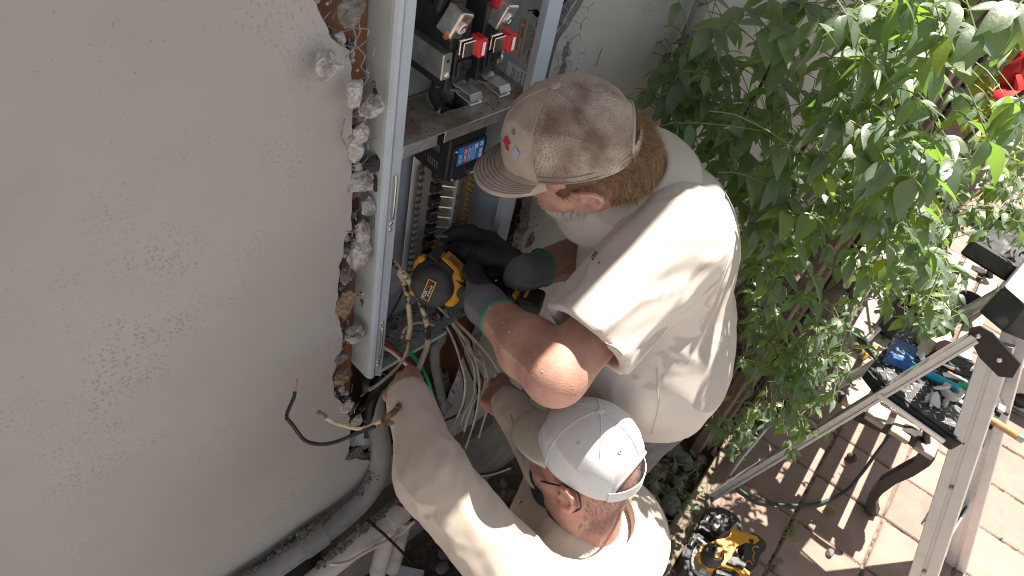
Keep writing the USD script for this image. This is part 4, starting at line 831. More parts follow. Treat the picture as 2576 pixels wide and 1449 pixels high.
def bsel(p):
    q = loc1(p); return (np.abs(q[:, 1]) < .07) & (q[:, 2] < -.045) & (q[:, 0] > -.01) & (q[:, 2] > -.135) & (q[:, 0] < .115) & ~((np.abs(q[:, 1]) < .024) & (q[:, 2] > -.076) & (q[:, 0] > .07)) & ((q[:, 0] > .02) | (q[:, 2] > -.11))
pp, nn = surf(b1, bsel, 60000, 5)
P_, C_, W_ = strands(pp, nn, 2200, .011, lambda p: g1(.3, 0, -.7), .1, .0008, 8, .3, 3); curves('beard', P_, C_, W_, M_white_hair, p1)

M_whiteplaster = mat('plaster_speck', (.6, .56, .52), .9)
# cordless drill held in both hands
TIP = ox(1192, 606, PW - .012); REAR = at(1080, 728, 1.44); AX = unit(TIP - REAR); DL = np.linalg.norm(TIP - REAR) / .78
HV = at(1318, 775, 1.45) - at(1128, 690, 1.50); HV = unit(HV - AX * (HV @ AX)); SV_ = np.cross(AX, HV)
drill = thing('cordless_drill', 'yellow and black cordless drill held against the panel wall in two gloved hands', 'drill', REAR)
DT = frame(HV * 1.08, SV_ * 1.08, AX * .78, REAR)
def dpos(a, b, c): return DT[:3, 3] + HV * a * 1.08 + SV_ * b * 1.08 + AX * c * .78
lt = lambda prof_, n=28: lathe(prof_, n, DT)
M_yel = mat('yellow_plastic', (.78, .36, .012), .42, var=.1, scale=30, bump=.0002, bscale=500, col2=(.5, .25, .04), fac=(.58, .78)); M_dgrey = mat('dark_rubber', (.045, .043, .042), .6, var=.2, scale=40, bump=.0004, bscale=600)
obj('motor_cap', lt([(0, -.002), (.024, .0), (.035, .007), (.039, .018), (.040, .036), (0, .036)]), M_dgrey, drill, smooth=40)
obj('rear_housing', lt([(0, .034), (.041, .034), (.0455, .042), (.0465, .07), (.0455, .105), (0, .105)]), M_dgrey, drill, smooth=40)
obj('motor_housing', lt([(0, .100), (.0445, .100), (.0435, .108), (.039, .118), (0, .118)]), M_dgrey, drill, smooth=40)
obj('yellow_shell', [bb((-.02, -.040, .045), (.046, .040, .108), .018)], M_yel, drill)
vs = lambda m: (m.apply_transform(DT), m)[1]
USED[(drill, 'yellow_shell')] = 0
stage.RemovePrim(drill + '/yellow_shell')
obj('yellow_shell', vs(bb((-.030, -.0465, .050), (.012, .0465, .112), .016)), M_yel, drill); obj('yellow_shell', vs(bb((.005, -.036, .03), (.05, .036, .095), .014)), M_yel, drill)
obj('shell_rib', vs(bb((-.0475, -.03, .046), (-.038, .03, .056), .004)), M_yel, drill); obj('shell_rib', vs(bb((-.0475, -.030, .095), (-.036, .030, .104), .004)), M_yel, drill)
for s in (-1, 1): obj('shell_lug', vs(move(trimesh.creation.icosphere(2, .0085), (-.036, .033 * s, .05))), M_yel, drill, smooth=True)
obj('warning_plate', vs(bb((-.0478, -.022, .062), (-.046, .022, .092), .0006)), mat('yellow_print', (.72, .4, .06), .5, var=.05), drill)
for k in range(6): obj('plate_text', vs(box((-.0482, -.019, .065 + .0045 * k), (-.0479, .017 - .004 * (k % 3), .0662 + .0045 * k))), M_rust, drill)
_c = dpos(0, 0, .06); _v = -ray(*pj(_c)[:2]); _n = unit(_v - AX * (_v @ AX)); _t = np.cross(AX, _n)
def dplate(nm, a, b, c0, c1, h, m): obj(nm, rbox((a, c1 - c0, .003), .001, frame(_t, AX, np.cross(_t, AX), dpos(0, 0, (c0 + c1) / 2) + np.cross(_t, AX) * h + _t * b)), m, drill)
sg = 1 if np.cross(_t, AX) @ _n > 0 else -1
dplate('label_frame', .046, .0, .050, .094, .0505 * sg, M_yel); dplate('warning_label', .038, .0, .054, .090, .0525 * sg, mat('orange_label', (.62, .27, .06), .5, var=.1))
for q in range(6): dplate('label_text', .030 - .004 * (q % 2), .0, .058 + .005 * q, .0596 + .005 * q, .0535 * sg, M_rust)
dplate('side_inset', .022, .036, .04, .098, .041 * sg, M_dgrey); dplate('side_inset', .022, -.036, .04, .098, .041 * sg, M_dgrey)
obj('gear_case', lt([(0, .112), (.039, .112), (.038, .135), (.033, .15), (.024, .156), (0, .156)]), mat('gear_case_grey', (.09, .09, .095), .45, var=.15), drill, smooth=40)
obj('selector_ring', lt([(0, .156), (.027, .156), (.027, .168), (.024, .172), (0, .172)]), M_black, drill, smooth=40)
obj('chuck', lt([(0, .172), (.021, .172), (.0215, .19), (.019, .205), (.012, .213), (0, .213)]), M_zinc, drill, smooth=40)
obj('nut_driver', lt([(0, .21), (.0065, .21), (.0065, DL - .022), (.0095, DL - .02), (.0095, DL), (0, DL)]), M_zinc, drill, smooth=40)
hp = [(dpos(.02, 0, .062), dpos(.075, 0, .068), .024, .0205), (dpos(.075, 0, .068), dpos(.125, 0, .07), .0205, .022)]
hl, hh = bounds(hp); obj('handle', snet(lambda P: union(P, hp, .02), hl, hh, .004), M_dgrey, drill, smooth=True)
obj('trigger', vs(bb((.034, -.008, .092), (.056, .008, .104), .005)), M_black, drill)
ft = obj('battery_foot', vs(bb((.124, -.033, .018), (.15, .033, .112), .008)), M_black, drill); obj('foot_trim', vs(bb((.138, -.0338, .03), (.153, .0338, .1135), .006)), M_yel, drill)
bt = obj('battery', vs(bb((.153, -.037, .012), (.196, .037, .118), .007)), M_black, drill); obj('battery_band', vs(bb((.160, -.0376, .03), (.170, .0376, .1186), .003)), M_yel, drill); obj('battery_button', vs(bb((.16, -.015, .006), (.182, .015, .0125), .003)), M_yel, drill)
obj('foot_lamp', vs(bb((.119, -.014, .097), (.132, .014, .1145), .004)), M_alu, drill); obj('belt_hook', tube([dpos(.13, .034, .05), dpos(.135, .05, .05), dpos(.16, .052, .06), dpos(.165, .045, .085)], .0026, 7, 5), M_zinc, drill, smooth=True)
# lettering on the motor cap and the battery, turned to face outwards
def dtext(s, h, a, b, c, xdir, ydir, m, width=None, bold=True):
    x = xdir; y = ydir; obj('print', text(s, h, frame(x, y, np.cross(x, y), dpos(a, b, c)), .0005, bold, width), m, drill)
# plate on the rear end: lies on a plane facing back along the axis, lettering runs up the picture
rx = unit(at(1100, 700, 1.31) - at(1082, 735, 1.31)); rx = unit(rx - AX * (rx @ AX)); ry = np.cross(-AX, rx); PO = dpos(0, 0, -.0035)
obj('badge', ext(LineString([(-.014, 0), (.014, 0)]).buffer(.0085, cap_style='square', join_style='round'), .0022, frame(rx, ry, -AX, PO)), M_yel, drill); obj('badge_face', ext(LineString([(-.014, 0), (.014, 0)]).buffer(.0066, cap_style='square', join_style='round'), .0008, frame(rx, ry, -AX, PO - AX * .0022)), M_ink, drill)
obj('print', text('FLEX', .0055, frame(rx, ry, -AX, PO - AX * .0031 - rx * .0185 + ry * .0008), .0004, True, width=.017), M_white, drill); obj('print', text('VOLT', .0055, frame(rx, ry, -AX, PO - AX * .0031 - rx * .001 + ry * .0008), .0004, True, width=.019), M_red, drill); obj('print', text('ADVANTAGE', .0032, frame(rx, ry, -AX, PO - AX * .0031 - rx * .013 - ry * .0048), .0004, True, width=.026), M_white, drill)
for s in (-1, 1): obj('vent_slot', [rbox((.014, .003, .004), .001, frame(rx, ry, -AX, PO + AX * .008 + ry * s * .021))], M_ink, drill)
bx = unit(at(1330, 752, 1.36) - at(1318, 790, 1.36)); 
def bside(s, h, k, m, w): obj('print', text(s, h, frame(SV_ if SV_[2] > 0 else -SV_, np.cross(HV, SV_ if SV_[2] > 0 else -SV_), HV, dpos(.1965, -.022 * (1 if SV_[2] > 0 else -1), .08 - k)), .0005, True, w), m, drill)
bside('POWER', .008, 0.0, M_silver, .034); bside('STACK', .008, .012, M_silver, .034); bside('20V', .007, .03, M_yel, .016)

# gloved hands
def glove(nameparent, W, d, n, side, curl, thumb, fore, knit_back, s=1.1):
    pr = hand_prims(W, d, n, side, curl, thumb, s); lo, hi = bounds(pr)
    gl = obj('glove', snet(lambda P: union(P, pr, .011) - .0008 * folds(P, unit(np.cross(d, n)), 160, 60, 3), lo, hi, .0027), M_glove, p1, smooth=True)
    fo = unit(fore - W); d_ = unit(d); n_ = unit(n - d_ * (n @ d_))
    back = [(W + fo * .05, W, .0385, .0375), (W, W + d_ * .03 * s, .0345, .033)]
    def kn(P):
        a = union(P, back, .02)
        if knit_back:
            q = union(P, pr[:4], .014) - .0022; a = smin(a, np.maximum(q, ((P - W.astype(np.float32)) @ n_.astype(np.float32)) + .002), .01); lim = (P - (W + d_ * .088 * s).astype(np.float32)) @ d_.astype(np.float32)
        else: lim = (P - (W + d_ * .006).astype(np.float32)) @ d_.astype(np.float32)
        a = np.maximum(a, lim); return np.maximum(a, (P - (W + fo * .055).astype(np.float32)) @ fo.astype(np.float32))
    l2, h2 = bounds(back + pr[:4], .02); obj('cuff', snet(kn, l2, h2, .003), M_knit, gl, smooth=True, label='grey knitted cuff and back of the glove')
    T = look(W + fo * .055, fo); obj('hem', trimesh.creation.torus(.0375, .0032, 32, 10, transform=T), M_green, gl, smooth=True); return pr
# near hand grips the handle
gp = dpos(.055, 0, .064); dl = unit(at(1192, 700, 1.50) - WL1)
glove(p1, WL1, dl, AX - .25 * SV_, 1 if (np.cross(AX, dl) @ HV) < 0 else -1, [(.35, .75, .6), (.55, 1.1, .9), (.6, 1.15, .95), (.65, 1.2, .95)], (dl * .7 + AX * .5 - HV * .45, dl * .4 + AX * .85 - HV * .2, AX * .9), EL1, True)
dr = unit(at(1232, 632, 1.56) - WR1); nr = unit(at(1150, 690, 1.50) - at(1226, 640, 1.55))
glove(p1, WR1, dr, nr, 1 if (np.cross(nr, dr) @ Z) > 0 else -1, [(.35, .7, .6), (.45, .8, .6), (.55, .9, .7), (.6, .9, .7)], (dr * .8 + nr * .5, dr * .9 + nr * .35, dr + nr * .3), ER1, False, 1.24)
# plaster dust on the forearm, fine hair
sp = []
for u, v in [(1268, 812), (1281, 835), (1262, 878), (1345, 890), (1210, 790), (1300, 842), (1255, 800), (1330, 905), (1232, 775), (1215, 772), (1290, 900), (1365, 935), (1240, 830), (1310, 870)]:
    loc, _, fi = b1.ray.intersects_location([CAM], [ray(u, v)], multiple_hits=False)
    if len(loc): sp.append(move(rock(g9_ := .0012 + .0012 * ((u * 7) % 5) / 4, u, 1, .4, (1.3, 1, .4)), loc[0] + b1.face_normals[fi[0]] * .0004))
obj('plaster_dust', sp, M_whiteplaster, p1, kind='stuff')
pp, nn = surf(b1, lambda p: (np.linalg.norm(np.cross(p - EL1, unit(WL1 - EL1)), axis=1) < .065) & (((p - EL1) @ unit(WL1 - EL1)) > -.03) & (((p - EL1) @ unit(WL1 - EL1)) < .2), 40000, 9)
P_, C_, W_ = strands(pp, nn, 1500, .008, lambda p: unit(WL1 - EL1) * 1.2, .08, .00010, 9, .1, 3); curves('arm_hair', P_, C_, W_, M_hair, p1)
# ---------------------------------------------------------------- crouching person
H2 = at(1468, 1168, 1.43); yaw = -.16; pit = .14
f2h = unit((math.sin(yaw), math.cos(yaw), 0)); f2 = f2h * math.cos(pit) - Z * math.sin(pit); u2 = f2h * math.sin(pit) + Z * math.cos(pit); l2 = np.cross(u2, f2)
F2h = unit((-.62, .78, 0)); L2h = np.cross((0, 0, 1), F2h)
C72 = H2 - .135 * u2 - .055 * f2 + .01 * l2
X2 = C72 - .20 * Z + .02 * F2h; SL2 = C72 - .045 * Z + .185 * L2h + .05 * F2h; SR2 = C72 - .055 * Z - .185 * L2h + .05 * F2h
WL2 = at(1030, 1005, 1.43); WR2 = at(1280, 1018, 1.56)
EL2 = at(1088, 1200, 1.36); ER2 = at(1385, 1160, 1.49)
PEL2 = C72 - .52 * Z - .16 * F2h
p2_ = thing('person', 'person in white cap, black mask and tan work shirt crouching, both arms reaching in', 'person', (PEL2[0], PEL2[1], 0))
hd2 = head_fn(H2, f2, l2, u2, sc=.95)
cc = H2 + .024 * u2 - .006 * f2 - .008 * l2; ct = -.04; cf2 = f2 * math.cos(ct) + u2 * math.sin(ct); cu2 = u2 * math.cos(ct) - f2 * math.sin(ct); ro = .10; l2c, cu2 = l2 * math.cos(ro) + cu2 * math.sin(ro), cu2 * math.cos(ro) - l2 * math.sin(ro)
KA, KB, KH = .102, .087, .112
def body2(P):
    d = hd2(P); d = smin(d, s_cap(P, H2 - .025 * f2 - .05 * u2, C72 + .02 * F2h, .060, .068), .04); R = np.array([F2h, L2h, Z])
    d = smin(d, s_ell(P, X2, R, (.10, .15, .18)), .06); d = smin(d, s_ell(P, X2 * .4 + PEL2 * .6, R, (.10, .14, .2)), .08); d = smin(d, s_ell(P, PEL2, R, (.11, .155, .12)), .06)
    for s, e, w in ((SL2, EL2, WL2), (SR2, ER2, WR2)):
        d = smin(d, s_cap(P, s, e, .05, .04), .05); d = smin(d, s_cap(P, e, w, .038, .026), .03)
    w = (P - cc.astype(np.float32)) @ cu2.astype(np.float32); return np.where(w > .006, np.maximum(d, s_ell(P, cc, np.array([cf2, l2c, cu2]), (KA - .006, KB - .006, KH - .006))), d)
KN2 = [PEL2 + .10 * L2h + .36 * F2h - .04 * Z, PEL2 - .12 * L2h + .34 * F2h - .25 * Z]; FT2 = [KN2[0] * (1, 1, 0) - .10 * F2h + .10 * Z, KN2[1] * (1, 1, 0) - .36 * F2h + .07 * Z]
b2 = snet(body2, A(-.42, -1.0, .42), A(.45, .02, 1.42), .0036)
obj('body', b2, M_skin2, p2_, smooth=True)
def trous2(P):
    d = s_ell(P, PEL2 + .02 * Z, np.array([F2h, L2h, Z]), (.135, .17, .15))
    for h, k, f_ in ((PEL2 + .09 * L2h - .03 * Z, KN2[0], FT2[0]), (PEL2 - .09 * L2h - .03 * Z, KN2[1], FT2[1])): d = smin(d, s_cap(P, h, k, .098, .072), .05); d = smin(d, s_cap(P, k, f_, .068, .056), .03)
    return d - .005 * folds(P, F2h, 30, 8, 6)
obj('trousers', snet(trous2, np.minimum(PEL2, np.minimum.reduce(KN2 + FT2)) * (1, 1, 0) - (.25, .25, -.01), PEL2 + (.45, .6, .2), .010), M_trouser, p2_, smooth=True)
for q in FT2: obj('shoe', snet(lambda P: smin(s_cap(P, q * (1, 1, 0) - .05 * F2h + .05 * Z, q * (1, 1, 0) + .17 * F2h + .038 * Z, .047, .040), s_cap(P, q * (1, 1, 0) + .05 * Z, q + .04 * Z, .05, .055), .03), q * (1, 1, 0) + (-.26, -.26, -.01), q * (1, 1, 0) + (.26, .26, .26), .010), M_black, p2_, smooth=True)
UL, UR = unit(EL2 - SL2), unit(ER2 - SR2); FLd, FRd = unit(WL2 - EL2), unit(WR2 - ER2)
def shirt2(P):
    R = np.array([F2h, L2h, Z]); d = s_ell(P, X2 + .03 * Z, R, (.135, .172, .17)); d = smin(d, s_ell(P, X2 * .5 + PEL2 * .5, R, (.14, .17, .27)), .07); d = smin(d, s_cap(P, PEL2 + .06 * L2h, PEL2 - .06 * L2h, .15), .07)
    d = smin(d, s_cap(P, SL2 - .025 * Z, SR2 - .025 * Z, .070), .06); d = smin(d, s_cap(P, C72 - .06 * Z - .02 * F2h, C72 - .04 * Z + .02 * F2h, .07), .06)
    d = d - .010 * folds(P, L2h * .7 + F2h * .6 - Z * .2, 15, 5, 23) - .004 * folds(P, L2h * .4 + F2h * .8, 34, 9, 29)
    for s, e, w, ua, fd, rr in ((SL2, EL2, WL2, UL, FLd, 1.0), (SR2, ER2, WR2, UR, FRd, .84)):
        g = smin(s_cap(P, s, e, .074 * rr, .053 * rr), s_cap(P, e, w - fd * .01, .049 * rr, .037 * rr), .035)
        tt = (P - e.astype(np.float32)) @ fd.astype(np.float32); near = np.exp(-((np.linalg.norm(P - e.astype(np.float32), axis=1)) / .10) ** 2)
        x = (P - s.astype(np.float32)); g = g - .010 * folds(P, np.cross(ua, Z) + ua * .35, 30, 8, 7) * (.3 + near) - .008 * folds(P, ua * .6 + fd * .6 + .3 * Z, 20, 5, 9) * (1 - near)
        ln = np.linalg.norm(w - e) + .030; g = smin(g, s_cap(P, w - fd * .05, w + fd * .06, .036 * rr), .01); g = smax(g, tt - ln, .004); g = np.maximum(g, -np.maximum(s_cap(P, w - fd * .2, w + fd * .2, .026 * rr), ln - .02 - tt)); d = smin(d, g, .04)
    cut = (P - (C72 - .005 * Z).astype(np.float32)) @ unit(Z + .35 * F2h).astype(np.float32); d = np.maximum(d, -np.maximum(s_cap(P, C72 - .1 * Z, H2, .072), -.02 - cut)); return d
sh2 = snet(shirt2, A(-.42, -1.05, .25), A(.45, .0, 1.25), .0062)
obj('work_shirt', sh2, M_shirt2, p2_, smooth=True)
obj('collar', collar(C72 - .012 * Z + .012 * F2h, unit(Z + .22 * F2h), F2h, .082, .080, .036, .040, .30, .048, .05), M_shirt2, p2_, smooth=50)
obj('collar_edge', tube(COLLAR_EDGE, .0016, 6, 1), cloth('shirt2_edge', (.43, .345, .27)), p2_, smooth=True)
M_seam2 = cloth('shirt2_seam', (.43, .345, .27))
seam(sh2, [(1285, 1040), (1300, 1100), (1320, 1160)], M_seam2, p2_)
# bare hands reaching in
for W, e, uu, vv, tt in ((WL2, EL2, 1008, 985, 1.52), (WR2, ER2, 1232, 990, 1.63)):
    d_ = A(.35, .75, -.55); pr = hand_prims(W, d_, unit(A(.2, -.9, -.4)), 1, [(.3, .5, .4)] * 2 + [(.5, .6, .5)] * 2, (unit(d_) + A(.3, 0, -.4), unit(d_) + A(.1, 0, -.3), d_)); lo, hi = bounds(pr)
    obj('hand', snet(lambda P: union(P, pr, .011), lo, hi, .003), M_skin2, p2_, smooth=True)
# cap
cp2 = obj('cap', dome(cc, cf2, l2c, cu2, KA, KB, KH, .008, -.014, 0, 2 * math.pi, 2.2, nph=110, nth=22, arch=(.74, .068)), M_capw, p2_, smooth=True, label='white cotton cap with a curved bill and strap')
bl2, rw2 = bill(cc, cf2, l2c, cu2, KA - .002, KB - .002, .010, .062, 1.05, .016, .020)
b2l = obj('bill', bl2, M_capw2, cp2, smooth=40)
for i in (4, 5, 6, 7): obj('stitching', tube(rw2[i][1:-1] + cu2 * .0005, .0005, 4, 1), M_capw2, cp2)
def cap2curve(p, s0, s1, lift=.0008, n=14):
    out = []
    for s in np.linspace(s0, s1, n):
        t = s * math.pi / 2; a, b = math.cos(t) ** (2 / 2.2), math.sin(t) ** (2 / 2.2); out.append(cc + cf2 * ((KA + lift) * a * math.cos(p)) + l2c * ((KB + lift) * a * math.sin(p)) + cu2 * ((KH + lift) * b))
    return out
for p in (.0, 1.05, 2.1, 3.14, -1.05, -2.1): obj('seam', tube(cap2curve(p, .36 if abs(p) > 3 else .02, .98), .0011, 5, 1), M_capw, cp2)
obj('cap_button', lathe([(0, .005), (.0045, .0045), (.0075, .0015), (.008, 0), (0, 0)], 16, frame(cf2, l2c, cu2, cc + cu2 * KH)), M_capw, cp2)
for p in (2.6, 1.55, -1.55): obj('eyelet', lathe([(.0015, .001), (.0036, .0012), (.0042, 0), (.0015, 0)], 14, look(cap2curve(p, .5, .51)[0], cf2 * math.cos(p) * .7 + l2c * math.sin(p) * .7 + cu2 * .5)), M_capw2, cp2)
ar2 = []
for x in np.linspace(-1, 1, 25):
    p = math.pi + .74 * x; lo = -.014 + .068 * math.sqrt(max(1 - x * x, 0)); t2 = math.asin(min(max(lo / KH, 0), 1) ** 1.1); rr = math.cos(t2) ** (2 / 2.2)
    ar2.append(cc + cf2 * (KA * rr * math.cos(p)) + l2c * (KB * rr * math.sin(p)) + cu2 * lo)
obj('opening_hem', tube(ar2, .003, 6, 1), M_capw, cp2, smooth=True)
ar = [cc - cf2 * (KA + .002) * math.cos(x) + l2c * (KB + .002) * math.sin(x) - cu2 * .014 for x in np.linspace(-.80, .80, 17)]
def band(ps, w, off, nrm):
    k = len(ps); a = [q for q in ps]; b = [q + w for q in ps]; V = np.array(a + b + [q + off for q in a] + [q + off for q in b]); F = []
    for i in range(k - 1): F += [[i, i + 1, k + i + 1], [i, k + i + 1, k + i], [2 * k + i, 3 * k + i + 1, 2 * k + i + 1], [2 * k + i, 3 * k + i, 3 * k + i + 1], [k + i, k + i + 1, 3 * k + i + 1], [k + i, 3 * k + i + 1, 3 * k + i], [i, 2 * k + i + 1, i + 1], [i, 2 * k + i, 2 * k + i + 1]]
    return trimesh.Trimesh(V, np.array(F), process=False)
obj('strap', band(ar, cu2 * .022, -cf2 * .002, None), M_capw, cp2)
# short hair, mask
R2 = np.array([f2, l2, u2]); loc2 = lambda p: (p - H2) @ R2.T; g2 = lambda a, b, c: a * f2 + b * l2 + c * u2
pp, nn = surf(b2, lambda p: (loc2(p)[:, 2] < .075) & (loc2(p)[:, 2] > -.085 + .25 * np.clip(loc2(p)[:, 0] + .06, 0, .1)) & (loc2(p)[:, 0] < .028 - .0 * loc2(p)[:, 2]) & (np.abs(loc2(p)[:, 1]) < .080) & ((loc2(p)[:, 0] < -.045) | (loc2(p)[:, 2] > .012)), 120000, 12)
P_, C_, W_ = strands(pp, nn, 6000, .007, lambda p: g2(-.8, 0, -.9), .05, .00032, 13, .1, 3); curves('hair', P_, C_, W_, M_greyhair, p2_)
pp, nn = surf(b2, lambda p: (loc2(p)[:, 2] < -.03) & (loc2(p)[:, 0] > .0) & (loc2(p)[:, 2] > -.125), 120000, 14)
P_, C_, W_ = strands(pp, nn, 1800, .003, lambda p: g2(.1, 0, -.6), .05, .00025, 15, .1, 2); curves('stubble', P_, C_, W_, M_greyhair, p2_)
def mask2(P):
    d = hd2(P) - .007 + .0012 * np.sin(((P - H2.astype(np.float32)) @ u2.astype(np.float32)) * 420) ; q = (P - H2.astype(np.float32)) @ R2.T.astype(np.float32)
    return np.maximum(np.maximum(np.maximum(d, -(hd2(P) - .0035)), np.maximum(.040 - q[:, 0] - .1 * np.maximum(-.05 - q[:, 2], 0), q[:, 2] + .030 - .35 * (q[:, 0] - .07))), np.maximum(-(q[:, 2] + .135), np.abs(q[:, 1]) - .066))
mk = obj('mask', snet(mask2, H2 - .2, H2 + .2, .0035), M_black, p2_, smooth=True)
for s in (1, -1):
    e0 = H2 + g2(-.024, .072 * s, .022); e1 = H2 + g2(-.040, .073 * s, -.02)
    obj('ear_loop', tube([H2 + g2(.066, .060 * s, -.034), H2 + g2(.045, .068 * s, -.018), H2 + g2(.01, .0755 * s, .010), e0, H2 + g2(-.040, .078 * s, .008), e1, H2 + g2(-.02, .072 * s, -.052), H2 + g2(.02, .064 * s, -.085), H2 + g2(.056, .052 * s, -.108)], .0017, 6, 6), M_black, mk, smooth=True)
# ---------------------------------------------------------------- wires and conduits at the opening
def wire(pts, ys, r, m, label, name='wire', cat='wire', group=None, tip=None, n=7, parent=None):
    yy = np.interp(np.linspace(0, 1, len(pts)), np.linspace(0, 1, len(ys)), ys); P = [oy(u, v, y) for (u, v), y in zip(pts, yy)]
    if tip is None: return obj(name, tube(P, r, n, 5), m, smooth=True, label=label, cat=cat, group=group)
    t = thing(name, label, cat, P[0], group); obj('insulation', tube(P, r, n, 5), m, t, smooth=True)
    e = P[-1] if tip > 0 else P[0]; d = unit(e - (P[-2] if tip > 0 else P[1])); obj('copper_end', tube([e - d * .002, e + d * .014 + A(.001, 0, -.002), e + d * .026 + A(-.002, .0, -.006)], r * .5, 6, 4), M_copper, t, smooth=True); return t
M_cloth = mat('cracked_cloth_insulation', (.56, .45, .3), .8, var=.2, scale=60, col2=(.03, .025, .02), fac=(.50, .55), bump=.0015, bscale=260)
M_cloth2 = mat('bare_cloth_cable', (.13, .09, .06), .9, var=.4, scale=90, col2=(.52, .43, .3), fac=(.55, .6), bump=.0015, bscale=260)
M_cream = mat('cream_insulation', (.62, .53, .35), .5, var=.1, scale=40, col2=(.4, .3, .15), fac=(.56, .7)); M_bone = mat('bone_insulation', (.66, .59, .5), .55, var=.12, scale=50, col2=(.3, .22, .16), fac=(.55, .7))
M_bkw = mat('black_insulation', (.015, .015, .016), .4, var=.2); M_redw = mat('wine_insulation', (.21, .012, .035), .4, var=.1); M_whw = mat('white_insulation', (.68, .64, .58), .4, var=.06); M_grw = mat('green_insulation', (.01, .37, .10), .38, var=.08)
CA_ = [(989, 659), (1006, 679), (1023, 697), (1040, 722), (1055, 751), (1063, 774), (1072, 808), (1077, 838), (1074, 872), (1061, 907), (1046, 945)]
cA = thing('old_cable', 'long old cable with cracked cream cloth insulation curving down over the wires', 'cable', oy(989, 659, 0))
ya = np.linspace(.018, -.07, len(CA_)); PA = [oy(u, v, y) for (u, v), y in zip(CA_, ya)]
PB2 = [PA[-1]] + [oy(u, v, y) for (u, v), y in zip([(1031, 973), (1012, 1005), (993, 1035), (968, 1054)], (-.115, -.16, -.2, -.225))]
obj('cloth_jacket', tube(PA, .0062, 9, 6), M_cloth, cA, smooth=True); obj('worn_jacket', tube(PB2, .0058, 9, 6), M_cloth2, cA, smooth=True)
g9 = np.random.default_rng(19)
def flakes(c, n, s, seed):
    out = []
    for k in range(n): m = rock(s * g9.uniform(.6, 1.2), seed + k, 1, .4, (1, .25, .8)); out.append(move(m, c + g9.normal(size=3) * s * .7, *g9.uniform(0, 3, 3)))
    return out
M_brownp = mat('brown_paper', (.28, .15, .08), .85, var=.3, scale=60)
obj('frayed_paper', flakes(PB2[-1], 9, .008, 300), M_brownp, cA)
cB = thing('old_cable', 'shorter old cable with cracked cloth insulation ending in a frayed brown tuft', 'cable', oy(989, 659, 0))
PBc = [oy(u, v, y) for (u, v), y in zip([(990, 662), (1003, 685), (1015, 708), (1023, 734), (1027, 763), (1030, 791), (1032, 820), (1026, 852)], np.linspace(.022, -.02, 8))]
obj('cloth_jacket', tube(PBc, .0056, 9, 6), M_cloth, cB, smooth=True)
obj('frayed_paper', [tube([PBc[-1], PBc[-1] + A(*(g9.normal(size=3) * .012)) + A(0, -.006, -.006)], [.0016, .0004], 5, 2) for k in range(26)], M_brownp, cB)
wire([(1026, 856), (1024, 880), (1007, 915), (980, 943), (949, 969), (928, 981)], [-.02, -.06], .0034, M_cream, 'cream wire with bare copper end crossing the lower left flange corner', tip=1)
wire([(1020, 860), (1013, 903), (989, 949), (966, 975), (931, 1006), (905, 1030)], [-.018, -.05], .0030, M_bkw, 'black wire beside the cream wire at the lower left flange corner')
wire([(940, 845), (970, 860), (992, 877), (1017, 900), (1037, 920), (1058, 943), (1072, 975), (1089, 1006), (1101, 1040), (1112, 1080), (1120, 1130)], [.03, -.03, -.04], .0048, M_redw, 'dark red wire between the green and white wires in front of the wall opening')
wire([(940, 862), (969, 875), (992, 889), (1017, 912), (1040, 932), (1058, 955), (1078, 984), (1098, 1020), (1115, 1060), (1128, 1110), (1131, 1150)], [.028, -.036, -.05], .0046, M_whw, 'thick white wire running left of the dark red wire')
wire([(945, 850), (968, 866), (990, 880), (1017, 903), (1040, 925), (1064, 952), (1082, 985), (1102, 1020), (1116, 1065), (1124, 1120)], [.034, -.026, -.035], .0044, M_bkw, 'black wire tucked between the white wire and the dark red wire')
wire([(992, 867), (1015, 875), (1035, 892), (1052, 912), (1066, 935), (1078, 961), (1088, 992), (1093, 1030), (1109, 1073), (1135, 1108), (1149, 1142), (1158, 1182), (1158, 1217)], [.02, -.045, -.06], .0046, M_grw, 'bright green ground wire hanging out of the opening', name='ground_wire')
wire([(942, 1073), (919, 1082), (891, 1093), (856, 1108), (822, 1117), (790, 1116), (767, 1108), (753, 1093), (739, 1073), (721, 1052)], [-.2, -.12, -.09], .0036, M_bkw, 'long black wire looping out to the left in front of the stucco')
wire([(721, 1050), (722, 1040), (730, 1020), (739, 1000), (742, 985)], [-.09, -.07], .0032, M_bkw, 'short upturned black wire end left of the opening with bare copper tip', tip=1)
wire([(965, 1056), (942, 1066), (922, 1076), (897, 1078), (871, 1072), (842, 1063), (818, 1050)], [-.21, -.12], .0036, M_cream, 'cream wire with charred end in front of the lower left corner of the opening')
obj('tape_end', tube([oy(820, 1051, -.12), oy(811, 1045, -.12), oy(802, 1037, -.118)], [.0045, .0055, .0045], 7, 4), M_mortar_dark, smooth=True, label='charred black tape end on the cream wire', cat='tape')
